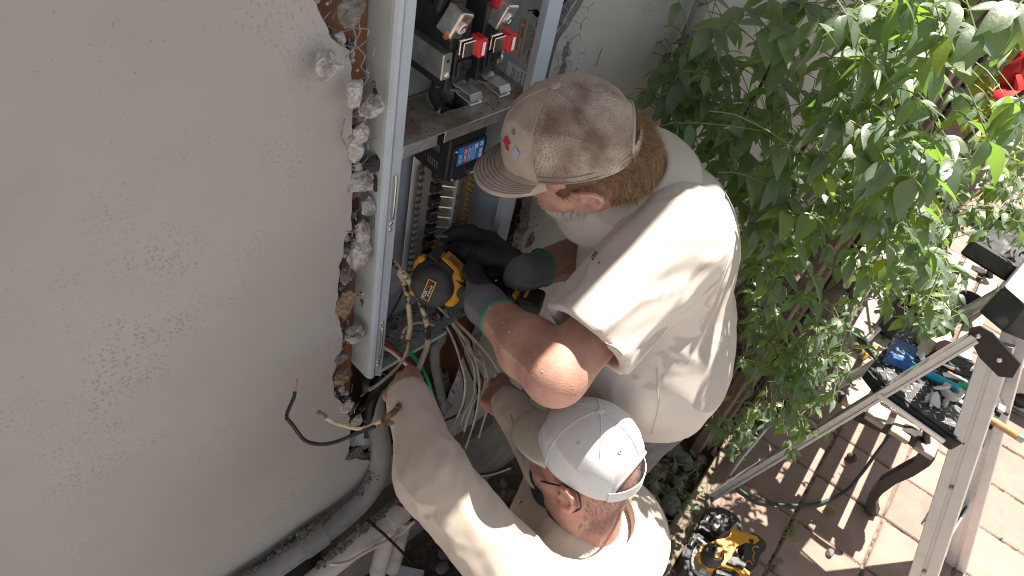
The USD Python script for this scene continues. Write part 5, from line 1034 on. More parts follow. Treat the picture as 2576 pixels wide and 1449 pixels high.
WS = [([(1098, 770), (1120, 790), (1150, 837), (1160, 855), (1171, 877), (1182, 898), (1190, 917), (1194, 939), (1194, 973), (1193, 989), (1185, 1010), (1168, 1040), (1158, 1068)], 'bone wire, leftmost of the pale strands hanging from the panel floor'),
      ([(1104, 775), (1130, 800), (1158, 840), (1171, 859), (1180, 881), (1197, 901), (1219, 923), (1242, 940), (1251, 951)], 'bone wire crossing the other pale strands to the right'),
      ([(1110, 778), (1140, 812), (1163, 841), (1182, 863), (1194, 881), (1213, 907), (1219, 926), (1221, 951), (1216, 977), (1210, 999), (1208, 1021), (1199, 1041), (1190, 1075), (1180, 1100)], 'bone wire whose bare end hangs lowest of the pale strands'),
      ([(1150, 830), (1188, 868), (1202, 890), (1218, 915), (1224, 939), (1223, 961), (1213, 983), (1196, 1002), (1185, 1024), (1174, 1060), (1168, 1085)], 'bone wire in the middle of the pale hanging strands'),
      ([(1238, 880), (1243, 907), (1242, 929), (1246, 951), (1251, 970), (1249, 985)], 'short bone wire beside the bare forearm of the standing person'),
      ([(1256, 915), (1259, 939), (1259, 966), (1254, 991), (1253, 1013), (1245, 1047)], 'bone wire in front of the right cuff of the crouching person')]
WS += [([(1118, 780), (1150, 815), (1185, 850), (1208, 890), (1222, 930), (1230, 975), (1228, 1020), (1216, 1062), (1205, 1100)], 'bone wire falling left of the right cuff of the crouching person'),
       ([(1100, 790), (1128, 830), (1146, 870), (1160, 915), (1170, 960), (1166, 1010), (1150, 1050)], 'bone wire, second from the left of the pale strands'),
       ([(1112, 785), (1148, 825), (1176, 862), (1198, 915), (1206, 970), (1200, 1030), (1186, 1085), (1172, 1125)], 'bone wire ending furthest down among the pale strands'),
       ([(1126, 790), (1170, 830), (1206, 868), (1236, 905), (1262, 950), (1272, 1000)], 'bone wire swinging furthest right under the bare forearm')]
for i, (q, lab) in enumerate(WS): wire(q, [.05, -.022 - .003 * i, -.035 - .006 * i], .0029, M_bone, lab, tip=1, group='pale strands below the panel')
BS = [([(1098, 772), (1112, 800), (1125, 832), (1134, 854), (1147, 866), (1153, 884), (1158, 920), (1166, 948), (1168, 973), (1168, 1005), (1161, 1033), (1144, 1047), (1110, 1062)], 'black wire, leftmost of the black strands, hooking back to the left at its end'),
      ([(1104, 780), (1125, 810), (1142, 835), (1150, 860), (1163, 884), (1174, 914), (1186, 945), (1199, 969), (1202, 989), (1199, 1021), (1194, 1052), (1190, 1090)], 'black wire hanging straight among the pale strands'),
      ([(1110, 800), (1150, 828), (1169, 840), (1183, 855), (1188, 882), (1196, 914), (1207, 939), (1215, 958), (1213, 977), (1202, 1005), (1194, 1029)], 'black wire bending over the panel lip, rightmost of the black strands')]
for i, (q, lab) in enumerate(BS): wire(q, [.05, -.012 - .004 * i, -.025 - .004 * i], .0032, M_bkw, lab, group='black strands below the panel')
wire([(1010, 850), (1020, 825), (1045, 812), (1070, 812), (1092, 818)], [.02, .01], .0028, M_bone, 'thin pale wire bowed across the panel floor')
wire([(1255, 935), (1275, 960), (1283, 985), (1290, 965), (1300, 945)], [.0, -.03], .0026, M_bone, 'thin pale wire kinked into a v under the bare elbow')
wire([(1285, 1015), (1276, 1045), (1268, 1075)], [-.06, -.08], .0024, M_grw, 'thin green wire behind the right cuff of the crouching person')
wire([(1085, 1192), (1150, 1197), (1230, 1190), (1282, 1172)], [-.04, -.04], .003, M_bkw, 'black wire lying across the dark gap under the right sleeve')
wire([(1090, 1190), (1150, 1200), (1230, 1196), (1284, 1178)], [-.05, -.05], .003, M_bone, 'bone wire lying beside the black wire under the right sleeve')
# conduits and flashing inside the opening
fx = thing('flexible_conduit', 'grey flexible conduit dropping from the panel floor past the white flashing', 'conduit', oy(1109, 852, .05))
obj('pipe', tube([oy(u, v, .055) for u, v in [(1112, 835), (1109, 852), (1097, 871), (1094, 898), (1097, 926), (1103, 958), (1109, 989), (1114, 1030), (1118, 1080)]], .0135, 12, 6), mat('grey_conduit', (.24, .235, .225), .5, metal=.2, var=.2, scale=40, col2=(.13, .12, .11), fac=(.52, .68)), fx, smooth=True)
obj('conduit', tube([oy(u, v, .075) for u, v in [(1245, 820), (1235, 860), (1225, 905), (1222, 950)]], .017, 12, 5), mat('dusty_conduit', (.25, .22, .2), .7, var=.2), smooth=True, label='dusty grey conduit at the right side behind the hanging strands', cat='conduit')
rb = thing('ribbed_conduit', 'black ribbed conduit at the lower left inside the opening', 'conduit', oy(930, 1010, .05))
q0 = [oy(u, v, .06) for u, v in [(965, 940), (945, 975), (930, 1010), (925, 1050), (920, 1090)]]; pr_ = spline(q0, 14); obj('pipe', tube(pr_, [.0165 + .0022 * (k % 2) for k in range(len(pr_))], 12, 1), M_black, rb)
obj('hub', lathe([(0, 0), (.02, 0), (.02, .03), (.024, .03), (.024, .05), (0, .05)], 18, look(oy(995, 1000, .05), (0, .25, 1))), mat('mortar_grey_hub', (.3, .28, .25), .8, var=.2, scale=50, col2=(.45, .33, .12), fac=(.55, .65)), smooth=35, label='mortar covered conduit hub under the lower left corner of the panel', cat='conduit')
fl = thing('flashing_sheet', 'white flashing sheet with blue lettering across the back of the opening', 'flashing', oy(1150, 940, .09))
P4 = [oy(u, v, y) for u, v, y in [(1095, 955, .10), (1190, 885, .10), (1190, 925, .075), (1160, 962, .07), (1108, 995, .07)]]
obj('sheet', trimesh.Trimesh(np.array(P4 + [q + A(0, .002, 0) for q in P4]), [[0, 2, 1], [0, 3, 2], [0, 4, 3], [5, 6, 7], [5, 7, 8], [5, 8, 9]], process=False), M_flash, fl)
xa = unit(oy(1166, 905, .095) - oy(1112, 943, .095)); na = unit(np.cross(P4[2] - P4[0], P4[1] - P4[0])); na = na if na[1] < 0 else -na; ya_ = np.cross(na, xa)
def onf(u, v): r = ray(u, v); return CAM + r * (((P4[0] - CAM) @ na) / (r @ na)) + na * .0012
obj('print', text('FortiFlash', .0125, frame(xa, ya_, na, onf(1111, 950)), .0005, True, width=np.linalg.norm(onf(1166, 910) - onf(1111, 950))), M_inkblue, fl); obj('print', text('Waterproof flashing membrane', .004, frame(xa, ya_, na, onf(1113, 960)), .0005, width=.085), M_inkblue, fl)
fl2 = thing('flashing_sheet', 'white flashing scrap with blue letters at the bottom corner of the opening', 'flashing', oy(910, 1110, .05))
P5 = [oy(u, v, .05) for u, v in [(872, 1105), (945, 1050), (965, 1105), (900, 1140), (880, 1135)]]; obj('sheet', trimesh.Trimesh(np.array(P5 + [q + A(0, .002, 0) for q in P5]), [[0, 2, 1], [0, 3, 2], [0, 4, 3], [5, 6, 7], [5, 7, 8], [5, 8, 9]], process=False), M_flash, fl2)
obj('print', text('Fo', .02, frame((1, 0, 0), (0, 0, 1), (0, -1, 0), oy(948, 1102, .0485)), .0005, True), M_inkblue, fl2)
# grey conduit elbow along the wall, with dirt on top
cd = thing('wall_conduit', 'large grey conduit running along the wall and bending up into the opening', 'conduit', oy(765, 1365, -.02))
CP = [A(-2.3, -.03, .497), A(-.8, -.03, .497), A(-.311, -.03, .497), A(-.177, -.03, .497), A(-.06, -.028, .503), A(.01, -.022, .528), A(.055, -.008, .585), A(.075, .02, .66), A(.082, .06, .74), A(.085, .08, .85)]
obj('pipe', tube(CP, .0265, 20, 8), M_pvcgrey, cd, smooth=True); cx = A(-.158, -.03, .497); obj('coupling', lathe([(.0267, -.03), (.030, -.03), (.030, .03), (.0267, .03)], 24, look(cx, (1, 0, 0))), M_pvcgrey, cd, smooth=30)
dd = []
for k in range(520):
    x = g9.uniform(-1.1, .06); s = g9.choice([.0022, .004, .007], p=[.6, .3, .1]); z = .497 + .0235 + (.0 if x < -.04 else (x + .04) * .9)
    dd.append(move(rock(s, 2000 + k, 1, .35, (1.2, 1, .7)), A(x, -.012 + g9.normal() * .007, z + s * .2 + .004 * math.sin(x * 30))))
obj('dirt_ridge', dd, M_dirt, kind='stuff', label='ridge of dry grit and crumbs lying along the top of the grey conduit', cat='debris')
# white pvc pipes on the ground by the wall
pv = thing('pvc_pipe', 'dirty white pvc pipe running beside the footing below the grey conduit', 'pipe', oy(919, 1357, -.10))
PV = [oy(u, v, -.10) for u, v in [(560, 1640), (805, 1448), (862, 1403), (919, 1357), (977, 1312), (1040, 1262)]]; obj('pipe', tube(PV, .025, 16, 4), M_pvc, pv, smooth=True); obj('collar', cyl(PV[-2], PV[-2] + unit(PV[-1] - PV[-2]) * .05, .030, n=20), M_pvc, pv, smooth=30)
for (a, b), lab in zip((((986, 1305), (955, 1400)), ((1017, 1302), (992, 1390))), ('white pvc stub rising from the soil, left of the pair', 'white pvc stub rising from the soil, right of the pair')):
    obj('pvc_stub', cyl(oy(*a, -.10), oy(*b, -.10) + A(0, 0, -.1), .024, n=16), M_pvc, smooth=30, label=lab, cat='pipe')
dd = []
for k in range(260):
    t = g9.uniform(0, 1); p = PV[1] + (PV[-1] - PV[1]) * t; s = g9.choice([.0025, .0045, .007], p=[.6, .3, .1]); dd.append(move(rock(s, 2700 + k, 1, .35, (1.2, 1, .7)), p + A(0, .014 + g9.normal() * .006, .022 + s * .2)))
obj('dirt_ridge', dd, M_dirt, kind='stuff', label='crumbly brown dirt lying along the white pvc pipe', cat='debris')
wire([(1043, 1312), (1006, 1343), (963, 1366), (919, 1389), (885, 1409), (856, 1418), (831, 1419)], [-.14, -.13], .0042, M_whw, 'white cable curving over the white pvc pipe')
wire([(925, 1307), (948, 1329), (965, 1343), (1006, 1383), (1040, 1419)], [-.07, -.14, -.16], .0038, M_bkw, 'thin black strap crossing the white pvc pipe', name='strap', cat='strap')
wire([(1000, 1268), (1012, 1272), (1032, 1275)], [-.11, -.12], .0045, M_redw, 'dark red wire stub beside the sleeve above the pvc collar')
wire([(1010, 1300), (1016, 1306), (1040, 1308)], [-.11, -.12], .0045, M_bkw, 'black wire stub beside the sleeve below the red stub')
tg = thing('printed_scrap', 'pale printed scrap lying on the soil at the bottom edge', 'scrap', oz(1040, 1430, .05)); q = oz(1020, 1455, .06)
obj('sheet', rbox((.10, .07, .002), .0008, frame(unit((.6, -.8, .05)), unit((.8, .6, .1)), unit(np.cross(unit((.6, -.8, .05)), unit((.8, .6, .1)))), q)), M_flash, tg)
obj('black_bag', snet(lambda P: smin(s_ell(P, oz(722, 1462, .42), np.eye(3), (.10, .07, .06)), s_ell(P, oz(700, 1490, .35), np.eye(3), (.12, .09, .10)), .05) - .004 * folds(P, A(1, 1, 0), 30, 9, 2), oz(722, 1462, .42) - .3, oz(722, 1462, .42) + .3, .009), M_trouser, smooth=True, label='rounded black bag below the grey conduit at the bottom edge', cat='bag')
# ---------------------------------------------------------------- trellis posts
def pxmap(x0, y0, s): return lambda u, v: ((x0 + u / s) / 1.4907, (y0 + v / s) / 1.4907)
tr = thing('wooden_post', 'brown weathered wooden post behind the shrub, left of the two', 'post', (1.258, -.44, 0)); obj('post', bb((1.228, -.455, 0), (1.292, -.42, 2.5), .003), M_post, tr)
tr2 = thing('wooden_post', 'brown weathered wooden post with a black hose along it, right of the two', 'post', (1.415, -.44, 0)); obj('post', bb((1.384, -.456, 0), (1.448, -.42, 2.5), .003), M_post, tr2)
obj('hose', tube([(1.452, -.462, .02), (1.454, -.463, .8), (1.452, -.462, 1.5), (1.455, -.463, 2.5)], .009, 8, 4), M_bkw, tr2, smooth=True)
for z in (.9, 2.0): obj('cross_board', bb((1.228, -.418, z), (1.448, -.40, z + .05), .003), M_post, tr2)

# ---------------------------------------------------------------- shrubs
def leafmat(name, col, trans, rough=.44):
    N = {'oi': ('object_info', {}), 'ge': ('geometry', {}), 'n': ('noise_texture', {'scale': 22., 'detail': 4.}), 'r': ('rgb_ramp', {'ramp': [(.3, np.array(col) * .7), (.7, np.array(col) * 1.3)]}), 'hr': ('map_range', {'to_min': .78, 'to_max': 1.25}), 'hsv': ('hsv', {}),
         'ri': ('math', {'math_type': 'add'}), 'fr': ('math', {'math_type': 'fraction'}), 'n2': ('noise_texture', {'scale': 160., 'detail': 3.}), 'b': ('bump', {'distance': .0006}),
         'p': ('principled_bsdf', {'roughness': rough, 'specular_ior_level': 1.0}), 't': ('translucent_bsdf', {'color': tuple(trans)}), 'm': ('mix_closure', {'fac': .40})}
    L = [('ge.position', 'n.vector'), ('n.fac', 'r.fac'), ('oi.random', 'ri.value1'), ('ge.random_per_island', 'ri.value2'), ('ri.value', 'fr.value1'), ('fr.value', 'hr.value'), ('hr.result', 'hsv.value'), ('r.color', 'hsv.color'), ('hsv.color', 'p.base_color'), ('ge.position', 'n2.vector'), ('n2.fac', 'b.height'), ('b.normal', 'p.normal'), ('p.BSDF', 'm.closure1'), ('t.BSDF', 'm.closure2')]
    return usdkit.material(stage, '/World/Looks/' + name, N, L, surface='m.closure')
M_leaf = leafmat('nandina_leaf', (.115, .155, .108), (.32, .55, .06)); M_leafy = leafmat('young_leaf', (.16, .24, .04), (.42, .55, .04)); M_leafb = leafmat('far_shrub_leaf', (.22, .25, .04), (.55, .55, .05)); M_leafr = leafmat('dry_leaf', (.25, .12, .06), (.4, .2, .06))
M_stem = mat('shrub_stem', (.10, .075, .05), .75, var=.3, scale=60); M_petiole = mat('green_stem', (.16, .2, .08), .5, var=.2, scale=40)
def leaf(L, w, fold, droop, twist=0., n=6):
    """one leaflet along +x, upper side +z: pointed oval folded at the midrib, tip drooping"""
    V = []; s = np.linspace(0, 1, n + 1)
    for t in s:
        h = w * (math.sin(math.pi * t ** .8) ** .85 if 0 < t < 1 else 0) * (1 - .35 * t) * 1.15; x = L * t; z = -droop * L * t * t; a = twist * t
        for q in (-1, 0, 1): V.append((x * (1 - .12 * droop * t), q * h * math.cos(a), z + abs(q) * h * fold + q * h * math.sin(a)))
    F = []
    for i in range(n):
        a = i * 3
        for k in (0, 1): F += [[a + k, a + k + 3, a + k + 4], [a + k, a + k + 4, a + k + 1]]
    return np.array(V), np.array(F)
LEAFV = [leaf(1, .22, .28, .25), leaf(1, .24, .18, .42, .3), leaf(1, .19, .35, .12, -.2), leaf(1, .23, .22, .6, .1)]
from shapely.geometry import Point as SPt
from shapely.prepared import prep
class Shrub:
    def __init__(s, name, label, m, base, group=None, alt=None, altp=0.):
        s.t = thing(name, label, 'shrub', base, group); s.m, s.L, s.S, s.alt, s.altp, s.base = m, [], [], alt, altp, np.array(base, float)
    def add(s, p, d, up, L, g):
        x = unit(d); z = up - x * (up @ x); z = unit(z); y = np.cross(z, x); v, f = LEAFV[g.integers(4)]; s.L.append((L / max(pj(p)[2], .2), (v * L) @ np.array([x, y, z]) + p, f))
    def spray(s, p, out, L, g, n=5):
        out = unit(out); q = p - out * L * 1.9; s.S.append(([q - out * L * .6 + A(0, 0, -.25 * L), q, (p + q) / 2 + A(0, 0, L * .06), p], .0011)); side = unit(np.cross(out, Z) + g.normal(size=3) * .25)
        k = [(p, out + A(0, 0, -.2), 1.15)] + [(p - out * .03 * L, out * .45 + side * sg * .9 + A(0, 0, -.16), .82) for sg in (1, -1)] + [(q + (p - q) * .15, out * .35 + side * sg + A(0, 0, -.25), .9) for sg in (1, -1)] + [(q, out * .2 + side * sg * .8 + A(0, 0, -.5), .7) for sg in (1, -1)]
        for a, d, sc in k[:n]: s.add(a, d + g.normal(size=3) * .22, Z + g.normal(size=3) * .28, L * sc * g.uniform(.75, 1.1), g)
    def build(s, nmax=240, stems=()):
        s.L.sort(key=lambda q: -q[0])
        for k, (_, v, f) in enumerate(s.L[:nmax]): obj('leaf', trimesh.Trimesh(v, f, process=False), s.alt if (s.alt is not None and (k * 7919) % 100 < s.altp * 100) else s.m, s.t, smooth=50)
        rest = s.L[nmax:]
        if rest:
            V = np.vstack([v for _, v, f in rest]); F = np.vstack([f + 21 * i for i, (_, v, f) in enumerate(rest)]); obj('foliage', trimesh.Trimesh(V, F, process=False), s.m, s.t, smooth=50, kind='stuff')
        if s.S: obj('twigs', [tube(q, r, 4, 2, False) for q, r in s.S], M_petiole, s.t, kind='stuff')
        for pts, r in stems: obj('stem', tube(pts, r, 7, 5), M_stem, s.t, smooth=True)
R_MAIN = [(1640, 190), (1690, 130), (1790, 0), (2576, -30), (2576, 400), (2480, 430), (2395, 490), (2340, 600), (2360, 700), (2250, 700), (2170, 800), (2130, 930), (2080, 1010), (2040, 1100), (1985, 1140), (1930, 1000), (1860, 960), (1830, 900), (1868, 650), (1820, 440), (1700, 340), (1640, 260)]
def tfront(u, v): return float(np.interp(v, [-50, 120, 350, 600, 850, 1100], [1.08, 1.12, 1.30, 1.55, 1.95, 2.25])) + float(np.interp(u, [1640, 1800, 1950], [.42, .22, 0])) * (v < 500)
def fill(sh, poly, n, g, Lr, tf, spread, big=5, yl=(-.80, -.03), drift=(-.55, -.45, -.2)):
    pp_ = prep(Polygon(poly)); x0, y0, x1, y1 = Polygon(poly).bounds; k = 0; tries = 0
    while k < n and tries < n * 30:
        tries += 1; u, v = g.uniform(x0, x1), g.uniform(y0, y1)
        if not pp_.contains(SPt(u, v)): continue
        if POSTV.contains(SPt(u, v)) and g.random() < .9: continue
        t = tf(u, v) + g.exponential(spread); p = at(u, v, t)
        if not (yl[0] < p[1] < yl[1]) or p[2] < .12 or p[0] < .60 or p[2] > 2.35: continue
        out = A(*drift) + g.normal(size=3) * (.5, .45, .3); sh.spray(p, out, g.uniform(*Lr), g, g.integers(3, big + 3)); k += 1
POSTV = prep(unary_union([LineString(q).buffer(w) for q, w in (([(2450, 120), (2330, 290)], 42), ([(2530, 140), (2380, 370)], 42), ([(2130, 570), (1990, 750)], 38), ([(2180, 610), (2060, 790)], 38), ([(1850, 950), (1740, 1120)], 34), ([(1920, 950), (1790, 1120)], 34))]))
gA, gB, gC, gD = (np.random.default_rng(k) for k in (101, 102, 103, 104))
sA = Shrub('nandina_shrub', 'large green leafy shrub filling the upper right, nearest the camera', M_leaf, (1.15, -.35, 0), alt=M_leafy, altp=.06)
fill(sA, [(1790, 0), (2576, -30), (2576, 330), (2420, 420), (2250, 560), (2060, 640), (1880, 620), (1830, 440), (1760, 330), (1730, 120)], 235, gA, (.052, .088), tfront, .36)
fill(sA, [(1640, 190), (1690, 130), (1760, 60), (1840, 430), (1700, 340), (1640, 260)], 40, gA, (.045, .065), lambda u, v: 1.55, .12)
sA.build(290, [([(1.05, -.3, 0), (1.0, -.28, .7), (.95, -.32, 1.4), (.9, -.35, 2.0)], .005), ([(1.1, -.33, 0), (1.15, -.3, .8), (1.1, -.42, 1.5), (1.02, -.52, 2.1)], .0045), ([(1.2, -.28, 0), (1.32, -.3, .9), (1.4, -.4, 1.7), (1.35, -.5, 2.1)], .005), ([(.98, -.2, 0), (.9, -.15, .8), (.86, -.2, 1.6), (.8, -.22, 1.9)], .004)])
sB = Shrub('nandina_shrub', 'green shrub hanging down the middle right beside the posts and the white shirt', M_leaf, (1.3, -.3, 0), alt=M_leafy, altp=.08)
fill(sB, [(1880, 560), (2300, 420), (2345, 560), (2350, 690), (2240, 700), (2170, 790), (2130, 900), (1960, 960), (1860, 900), (1875, 700)], 190, gB, (.036, .062), tfront, .34)
sB.build(290, [([(1.3, -.3, 0), (1.25, -.35, .6), (1.22, -.3, 1.2), (1.3, -.4, 1.7)], .005), ([(1.4, -.25, 0), (1.5, -.3, .7), (1.5, -.4, 1.4)], .005), ([(1.22, -.36, 0), (1.15, -.42, .5), (1.18, -.38, 1.0)], .006)])
sC = Shrub('nandina_shrub', 'low part of the shrubbery with small leaves above the ladder foot', M_leaf, (1.45, -.4, 0), alt=M_leafy, altp=.10)
fill(sC, [(1850, 900), (2120, 900), (2150, 990), (2060, 1010), (2045, 1100), (1990, 1140), (1940, 1060), (1860, 1000)], 66, gC, (.030, .055), lambda u, v: 1.95, .25)
fill(sC, [(1780, 1060), (1880, 1010), (1900, 1120), (1840, 1150)], 26, gC, (.03, .045), lambda u, v: 2.35, .12)
sC.build(240, [([(1.45, -.38, 0), (1.42, -.42, .4), (1.35, -.5, .8)], .006), ([(1.6, -.3, 0), (1.6, -.4, .5), (1.5, -.5, .9)], .006)])
sD = Shrub('nandina_shrub', 'shrub of small drooping leaves against the bright paving at the right edge', M_leaf, (2.3, -.3, 0), alt=M_leafy, altp=.25)
fill(sD, [(2330, 430), (2576, 330), (2576, 640), (2530, 560), (2470, 600), (2440, 560), (2380, 620), (2330, 700)], 90, gD, (.035, .055), lambda u, v: 2.3, .35, yl=(-1.2, -.05))
fill(sD, [(2180, 680), (2380, 560), (2400, 700), (2420, 770), (2400, 830), (2340, 840), (2250, 790)], 100, gD, (.028, .05), lambda u, v: 2.0, .35, yl=(-1.2, -.05))
sD.build(240, [([(2.3, -.3, 0), (2.2, -.4, .7), (2.0, -.5, 1.3), (1.8, -.6, 1.6)], .008), ([(2.4, -.25, 0), (2.4, -.4, .8), (2.2, -.6, 1.3)], .007)])
sE = Shrub('yellow_shrub', 'sunlit yellow-green shrub far behind the posts in the top right corner', M_leafb, (3.6, -.1, 0))
gE = np.random.default_rng(105)
fill(sE, [(2250, -30), (2576, -30), (2576, 420), (2400, 300), (2250, 250)], 520, gE, (.05, .09), lambda u, v: 3.3, .7, yl=(-.9, 1.2)); sE.build(60, [([(3.6, .0, 0), (3.5, .0, .8), (3.6, -.1, 1.6)], .02)])
# low weeds in the soil bed
for i, (u, v, lab) in enumerate([(1660, 1200, 'small weed with grey-green leaves against the trouser leg'), (1640, 1250, 'small weed with drooping leaves beside the white cap'), (1700, 1300, 'small weed hanging over the edging timber above the band saw'), (1720, 1180, 'small weed growing between pebbles left of the timber'), (1610, 1290, 'small weed beside the red petals'), (1800, 1130, 'small weed at the foot of the left wooden post')]):
    b = oz(u, v, .05); w = Shrub('weed', lab, M_leaf, b); gg = np.random.default_rng(200 + i)
    for k in range(6): w.spray(b + gg.normal(size=3) * (.035, .035, .015) + A(0, 0, .05), gg.normal(size=3) * (1, 1, .2) + A(-.3, -.3, -.1), gg.uniform(.026, .04), gg, 5)
    w.build(40)
# the red cloth and pebbles, leaf litter
obj('red_cloth', flakes(at(2562, 215, 3.0), 5, .085, 800), mat('red_cloth', (.5, .02, .02), .6, var=.2), smooth=30, label='red cloth glimpsed behind the right post at the right edge', cat='cloth')
M_peb = mat('river_pebble', (.19, .17, .155), .7, var=.3, scale=20, bump=.0006, bscale=200, perobj=.35)
gp_ = np.random.default_rng(55)
cen = [(1690, 1130, 'grey pebble by the pocket of the jeans'), (1655, 1290, 'dark rounded pebble under the red petals'), (1625, 1345, 'large grey pebble beside the tan collar'), (1640, 1400, 'pale pebble below the large grey pebble'), (1760, 1105, 'pebble beside the foot of the left post'), (1722, 1155, 'pebble left of the edging timber in the middle'), (1705, 1215, 'brownish pebble among the weeds'), (1668, 1345, 'pebble against the edging timber level with the saw'), (1650, 1180, 'grey pebble behind the weed by the trouser leg'), (1690, 1270, 'small pebble under the weed that hangs over the timber'), (1612, 1410, 'pale pebble at the bottom edge beside the shirt')]
for i, (u, v, lab) in enumerate(cen):
    m = pebble(gp_.uniform(.028, .045), 60 + i); obj('pebble', move(m, oz(u, v, .045), gp_.uniform(0, 3)), M_peb, smooth=True, label=lab, cat='pebble', group='pebbles in the soil bed')
pb_ = []
for k in range(150): 
    x = gp_.uniform(.2, 2.2); y = gp_.uniform(-.62 + .146 * (x - .77), -.1); pb_.append(move(pebble(gp_.uniform(.012, .03), 700 + k), (x, y, .03), gp_.uniform(0, 3)))
obj('gravel', pb_, M_peb, kind='stuff', smooth=True, label='scattered small pebbles half sunk in the soil bed')
lt_ = []
for k in range(170):
    x = gp_.uniform(.3, 2.2); y = gp_.uniform(-.63 + .146 * (x - .77), -.08); v, f = LEAFV[gp_.integers(4)]; L = gp_.uniform(.03, .06); T = trimesh.transformations.euler_matrix(*gp_.uniform(-.5, .5, 2), gp_.uniform(0, 6.3)); m = trimesh.Trimesh(v * (L, L * 1.6, L), f, process=False); m.apply_transform(T); m.apply_translation((x, y, .058)); lt_.append(m)
obj('leaf_litter', lt_, M_leafr, kind='stuff', label='dry brown leaves littering the soil bed')
M_petal = mat('red_petal', (.55, .02, .03), .55, var=.2, scale=60)
for (u, v), lab in zip(((1655, 1315), (1598, 1300), (1615, 1312)), ('crumpled red petal on the dark pebble', 'crumpled red scrap nearest the white cap', 'small crumpled red scrap between the other two')):
    obj('red_petal', flakes(oz(u, v, .085), 4, .014, 850 + u), M_petal, smooth=30, label=lab, cat='petal')

# ---------------------------------------------------------------- stepladder
lad = thing('stepladder', 'aluminium stepladder with black plastic cap and step, tools lying on its step', 'stepladder', (1.35, -.95, 0))
def rail(p, q, w, d, name, up=(1, 0, 0)):
    p, q = A(*p), A(*q); z = unit(q - p); x = unit(A(*up) - z * (A(*up) @ z)); y = np.cross(z, x); L = np.linalg.norm(q - p)
    pf = Polygon([(-w / 2, -d / 2), (w / 2, -d / 2), (w / 2, d / 2), (-w / 2, d / 2)]).buffer(.002).difference(unary_union([Polygon([(-.006, -d), (.006, -d), (.006, -d / 2 + .003), (-.006, -d / 2 + .003)]), Polygon([(-.006, d / 2 - .003), (.006, d / 2 - .003), (.006, d), (-.006, d)]), Polygon([(-w, -.006), (-w / 2 + .003, -.006), (-w / 2 + .003, .006), (-w, .006)])]))
    return obj(name, ext(pf, L, frame(x, y, z, p)), M_alu, lad)
TA, FA_ = A(1.290, -.860, 1.09), A(1.124, -.584, .0); TB, FB = A(1.53, -.85, 1.12), A(1.60, -.555, .03)
R1T, R1F = A(1.342, -.885, 1.15), A(1.06, -1.355, .0); R2T, R2F = A(1.57, -.885, 1.13), A(1.68, -1.355, 0)
rail(FA_ + A(0, 0, .02), TA, .044, .024, 'rear_rail'); rail(FB, TB, .034, .022, 'rear_rail'); rail(R1F, R1F + (R1T - R1F) * .945, .066, .026, 'front_rail', (0, -1, .38)); rail(R2F, R2F + (R2T - R2F) * .945, .066, .026, 'front_rail', (0, -1, .38))
obj('foot', bar(FA_ - A(-.004, -.012, -.035), FA_ + A(-.002, .006, -.004), .042, .03), mat('blue_foot', (.03, .06, .2), .5, var=.1), lad)
obj('rear_brace', tube([FB + A(0, 0, .0), FB + A(-.02, -.005, -.012), (1.4, -.57, .014), (1.22, -.583, .014), FA_ + A(.02, 0, .03)], .011, 9, 5), M_alu, lad, smooth=True)
for z in (.27, .55): 
    f = z / 1.16; a = R1F + (R1T - R1F) * f; b = R2F + (R2T - R2F) * f; obj('lower_step', bar(a + A(.02, .03, 0), b + A(-.02, .03, 0), .08, .02, (0, 1, 0)), M_alu2, lad)
    obj('step_tread', bar(a + A(.03, .03, .013), b + A(-.03, .03, .013), .07, .006, (0, 1, 0)), M_black, lad)
SZt = .80
st_p = Polygon([(1.232, -.775), (1.26, -.715), (1.53, -.705), (1.555, -.76), (1.565, -1.0), (1.50, -1.055), (1.28, -1.055), (1.232, -1.0)])
obj('step', ext(st_p, .035, trimesh.transformations.translation_matrix((0, 0, SZt - .02))), M_black, lad); tread = obj('tread', ext(st_p.buffer(-.014), .005, trimesh.transformations.translation_matrix((0, 0, SZt + .0152))), mat('tread_plastic', (.05, .048, .047), .5, var=.3, scale=40, col2=(.2, .19, .18), fac=(.5, .68), bump=.001, bscale=120), lad)
rb_ = []
for i in range(13):
    for j in range(15):
        c = A(1.262 + .022 * i, -1.035 + .0225 * j, SZt + .0212)
        if st_p.buffer(-.024).contains(SPt(c[:2])): rb_.append(rbox((.015, .0042, .0022), .001, trimesh.transformations.translation_matrix(c) @ trimesh.transformations.rotation_matrix(.7 if (i + j) % 2 else -.7, (0, 0, 1))))
obj('tread_ribs', rb_, M_alu, tread, kind='stuff')
obj('step_link', bar((1.222, -.775, .795), (1.222, -.98, .80), .006, .018), M_alu2, lad); obj('step_link', bar((1.575, -.775, .795), (1.575, -.98, .80), .006, .018), M_alu2, lad)
def capshape(z0, z1, a, b, r): return a
cpP = Polygon([(1.375, -.84), (1.625, -.84), (1.64, -.90), (1.61, -.975), (1.39, -.975), (1.36, -.90)]).buffer(.012)
M_cap = mat('top_cap_plastic', (.03, .03, .032), .36, var=.2, scale=30, bump=.0003, bscale=300, coat=.3); tilt = frame(unit((1, 0, .26)), (0, 1, 0), unit((-.26, 0, 1)), (1.33, 0, 1.185))
obj('top_cap', ext(cpP.buffer(-.004).difference(unary_union([LineString([(1.415, -.93), (1.455, -.93)]).buffer(.017), LineString([(1.53, -.93), (1.58, -.93)]).buffer(.017)])), .012, tilt @ trimesh.transformations.translation_matrix((-1.33, 0, 0))), M_cap, lad)
obj('cap_skirt', ext(cpP.buffer(-.001).difference(cpP.buffer(-.010)), .09, trimesh.transformations.translation_matrix((0, 0, 1.105))), M_cap, lad)
trayP = Polygon([(1.53, -.82), (1.82, -.82), (1.82, -.71), (1.53, -.71)]).buffer(.012)
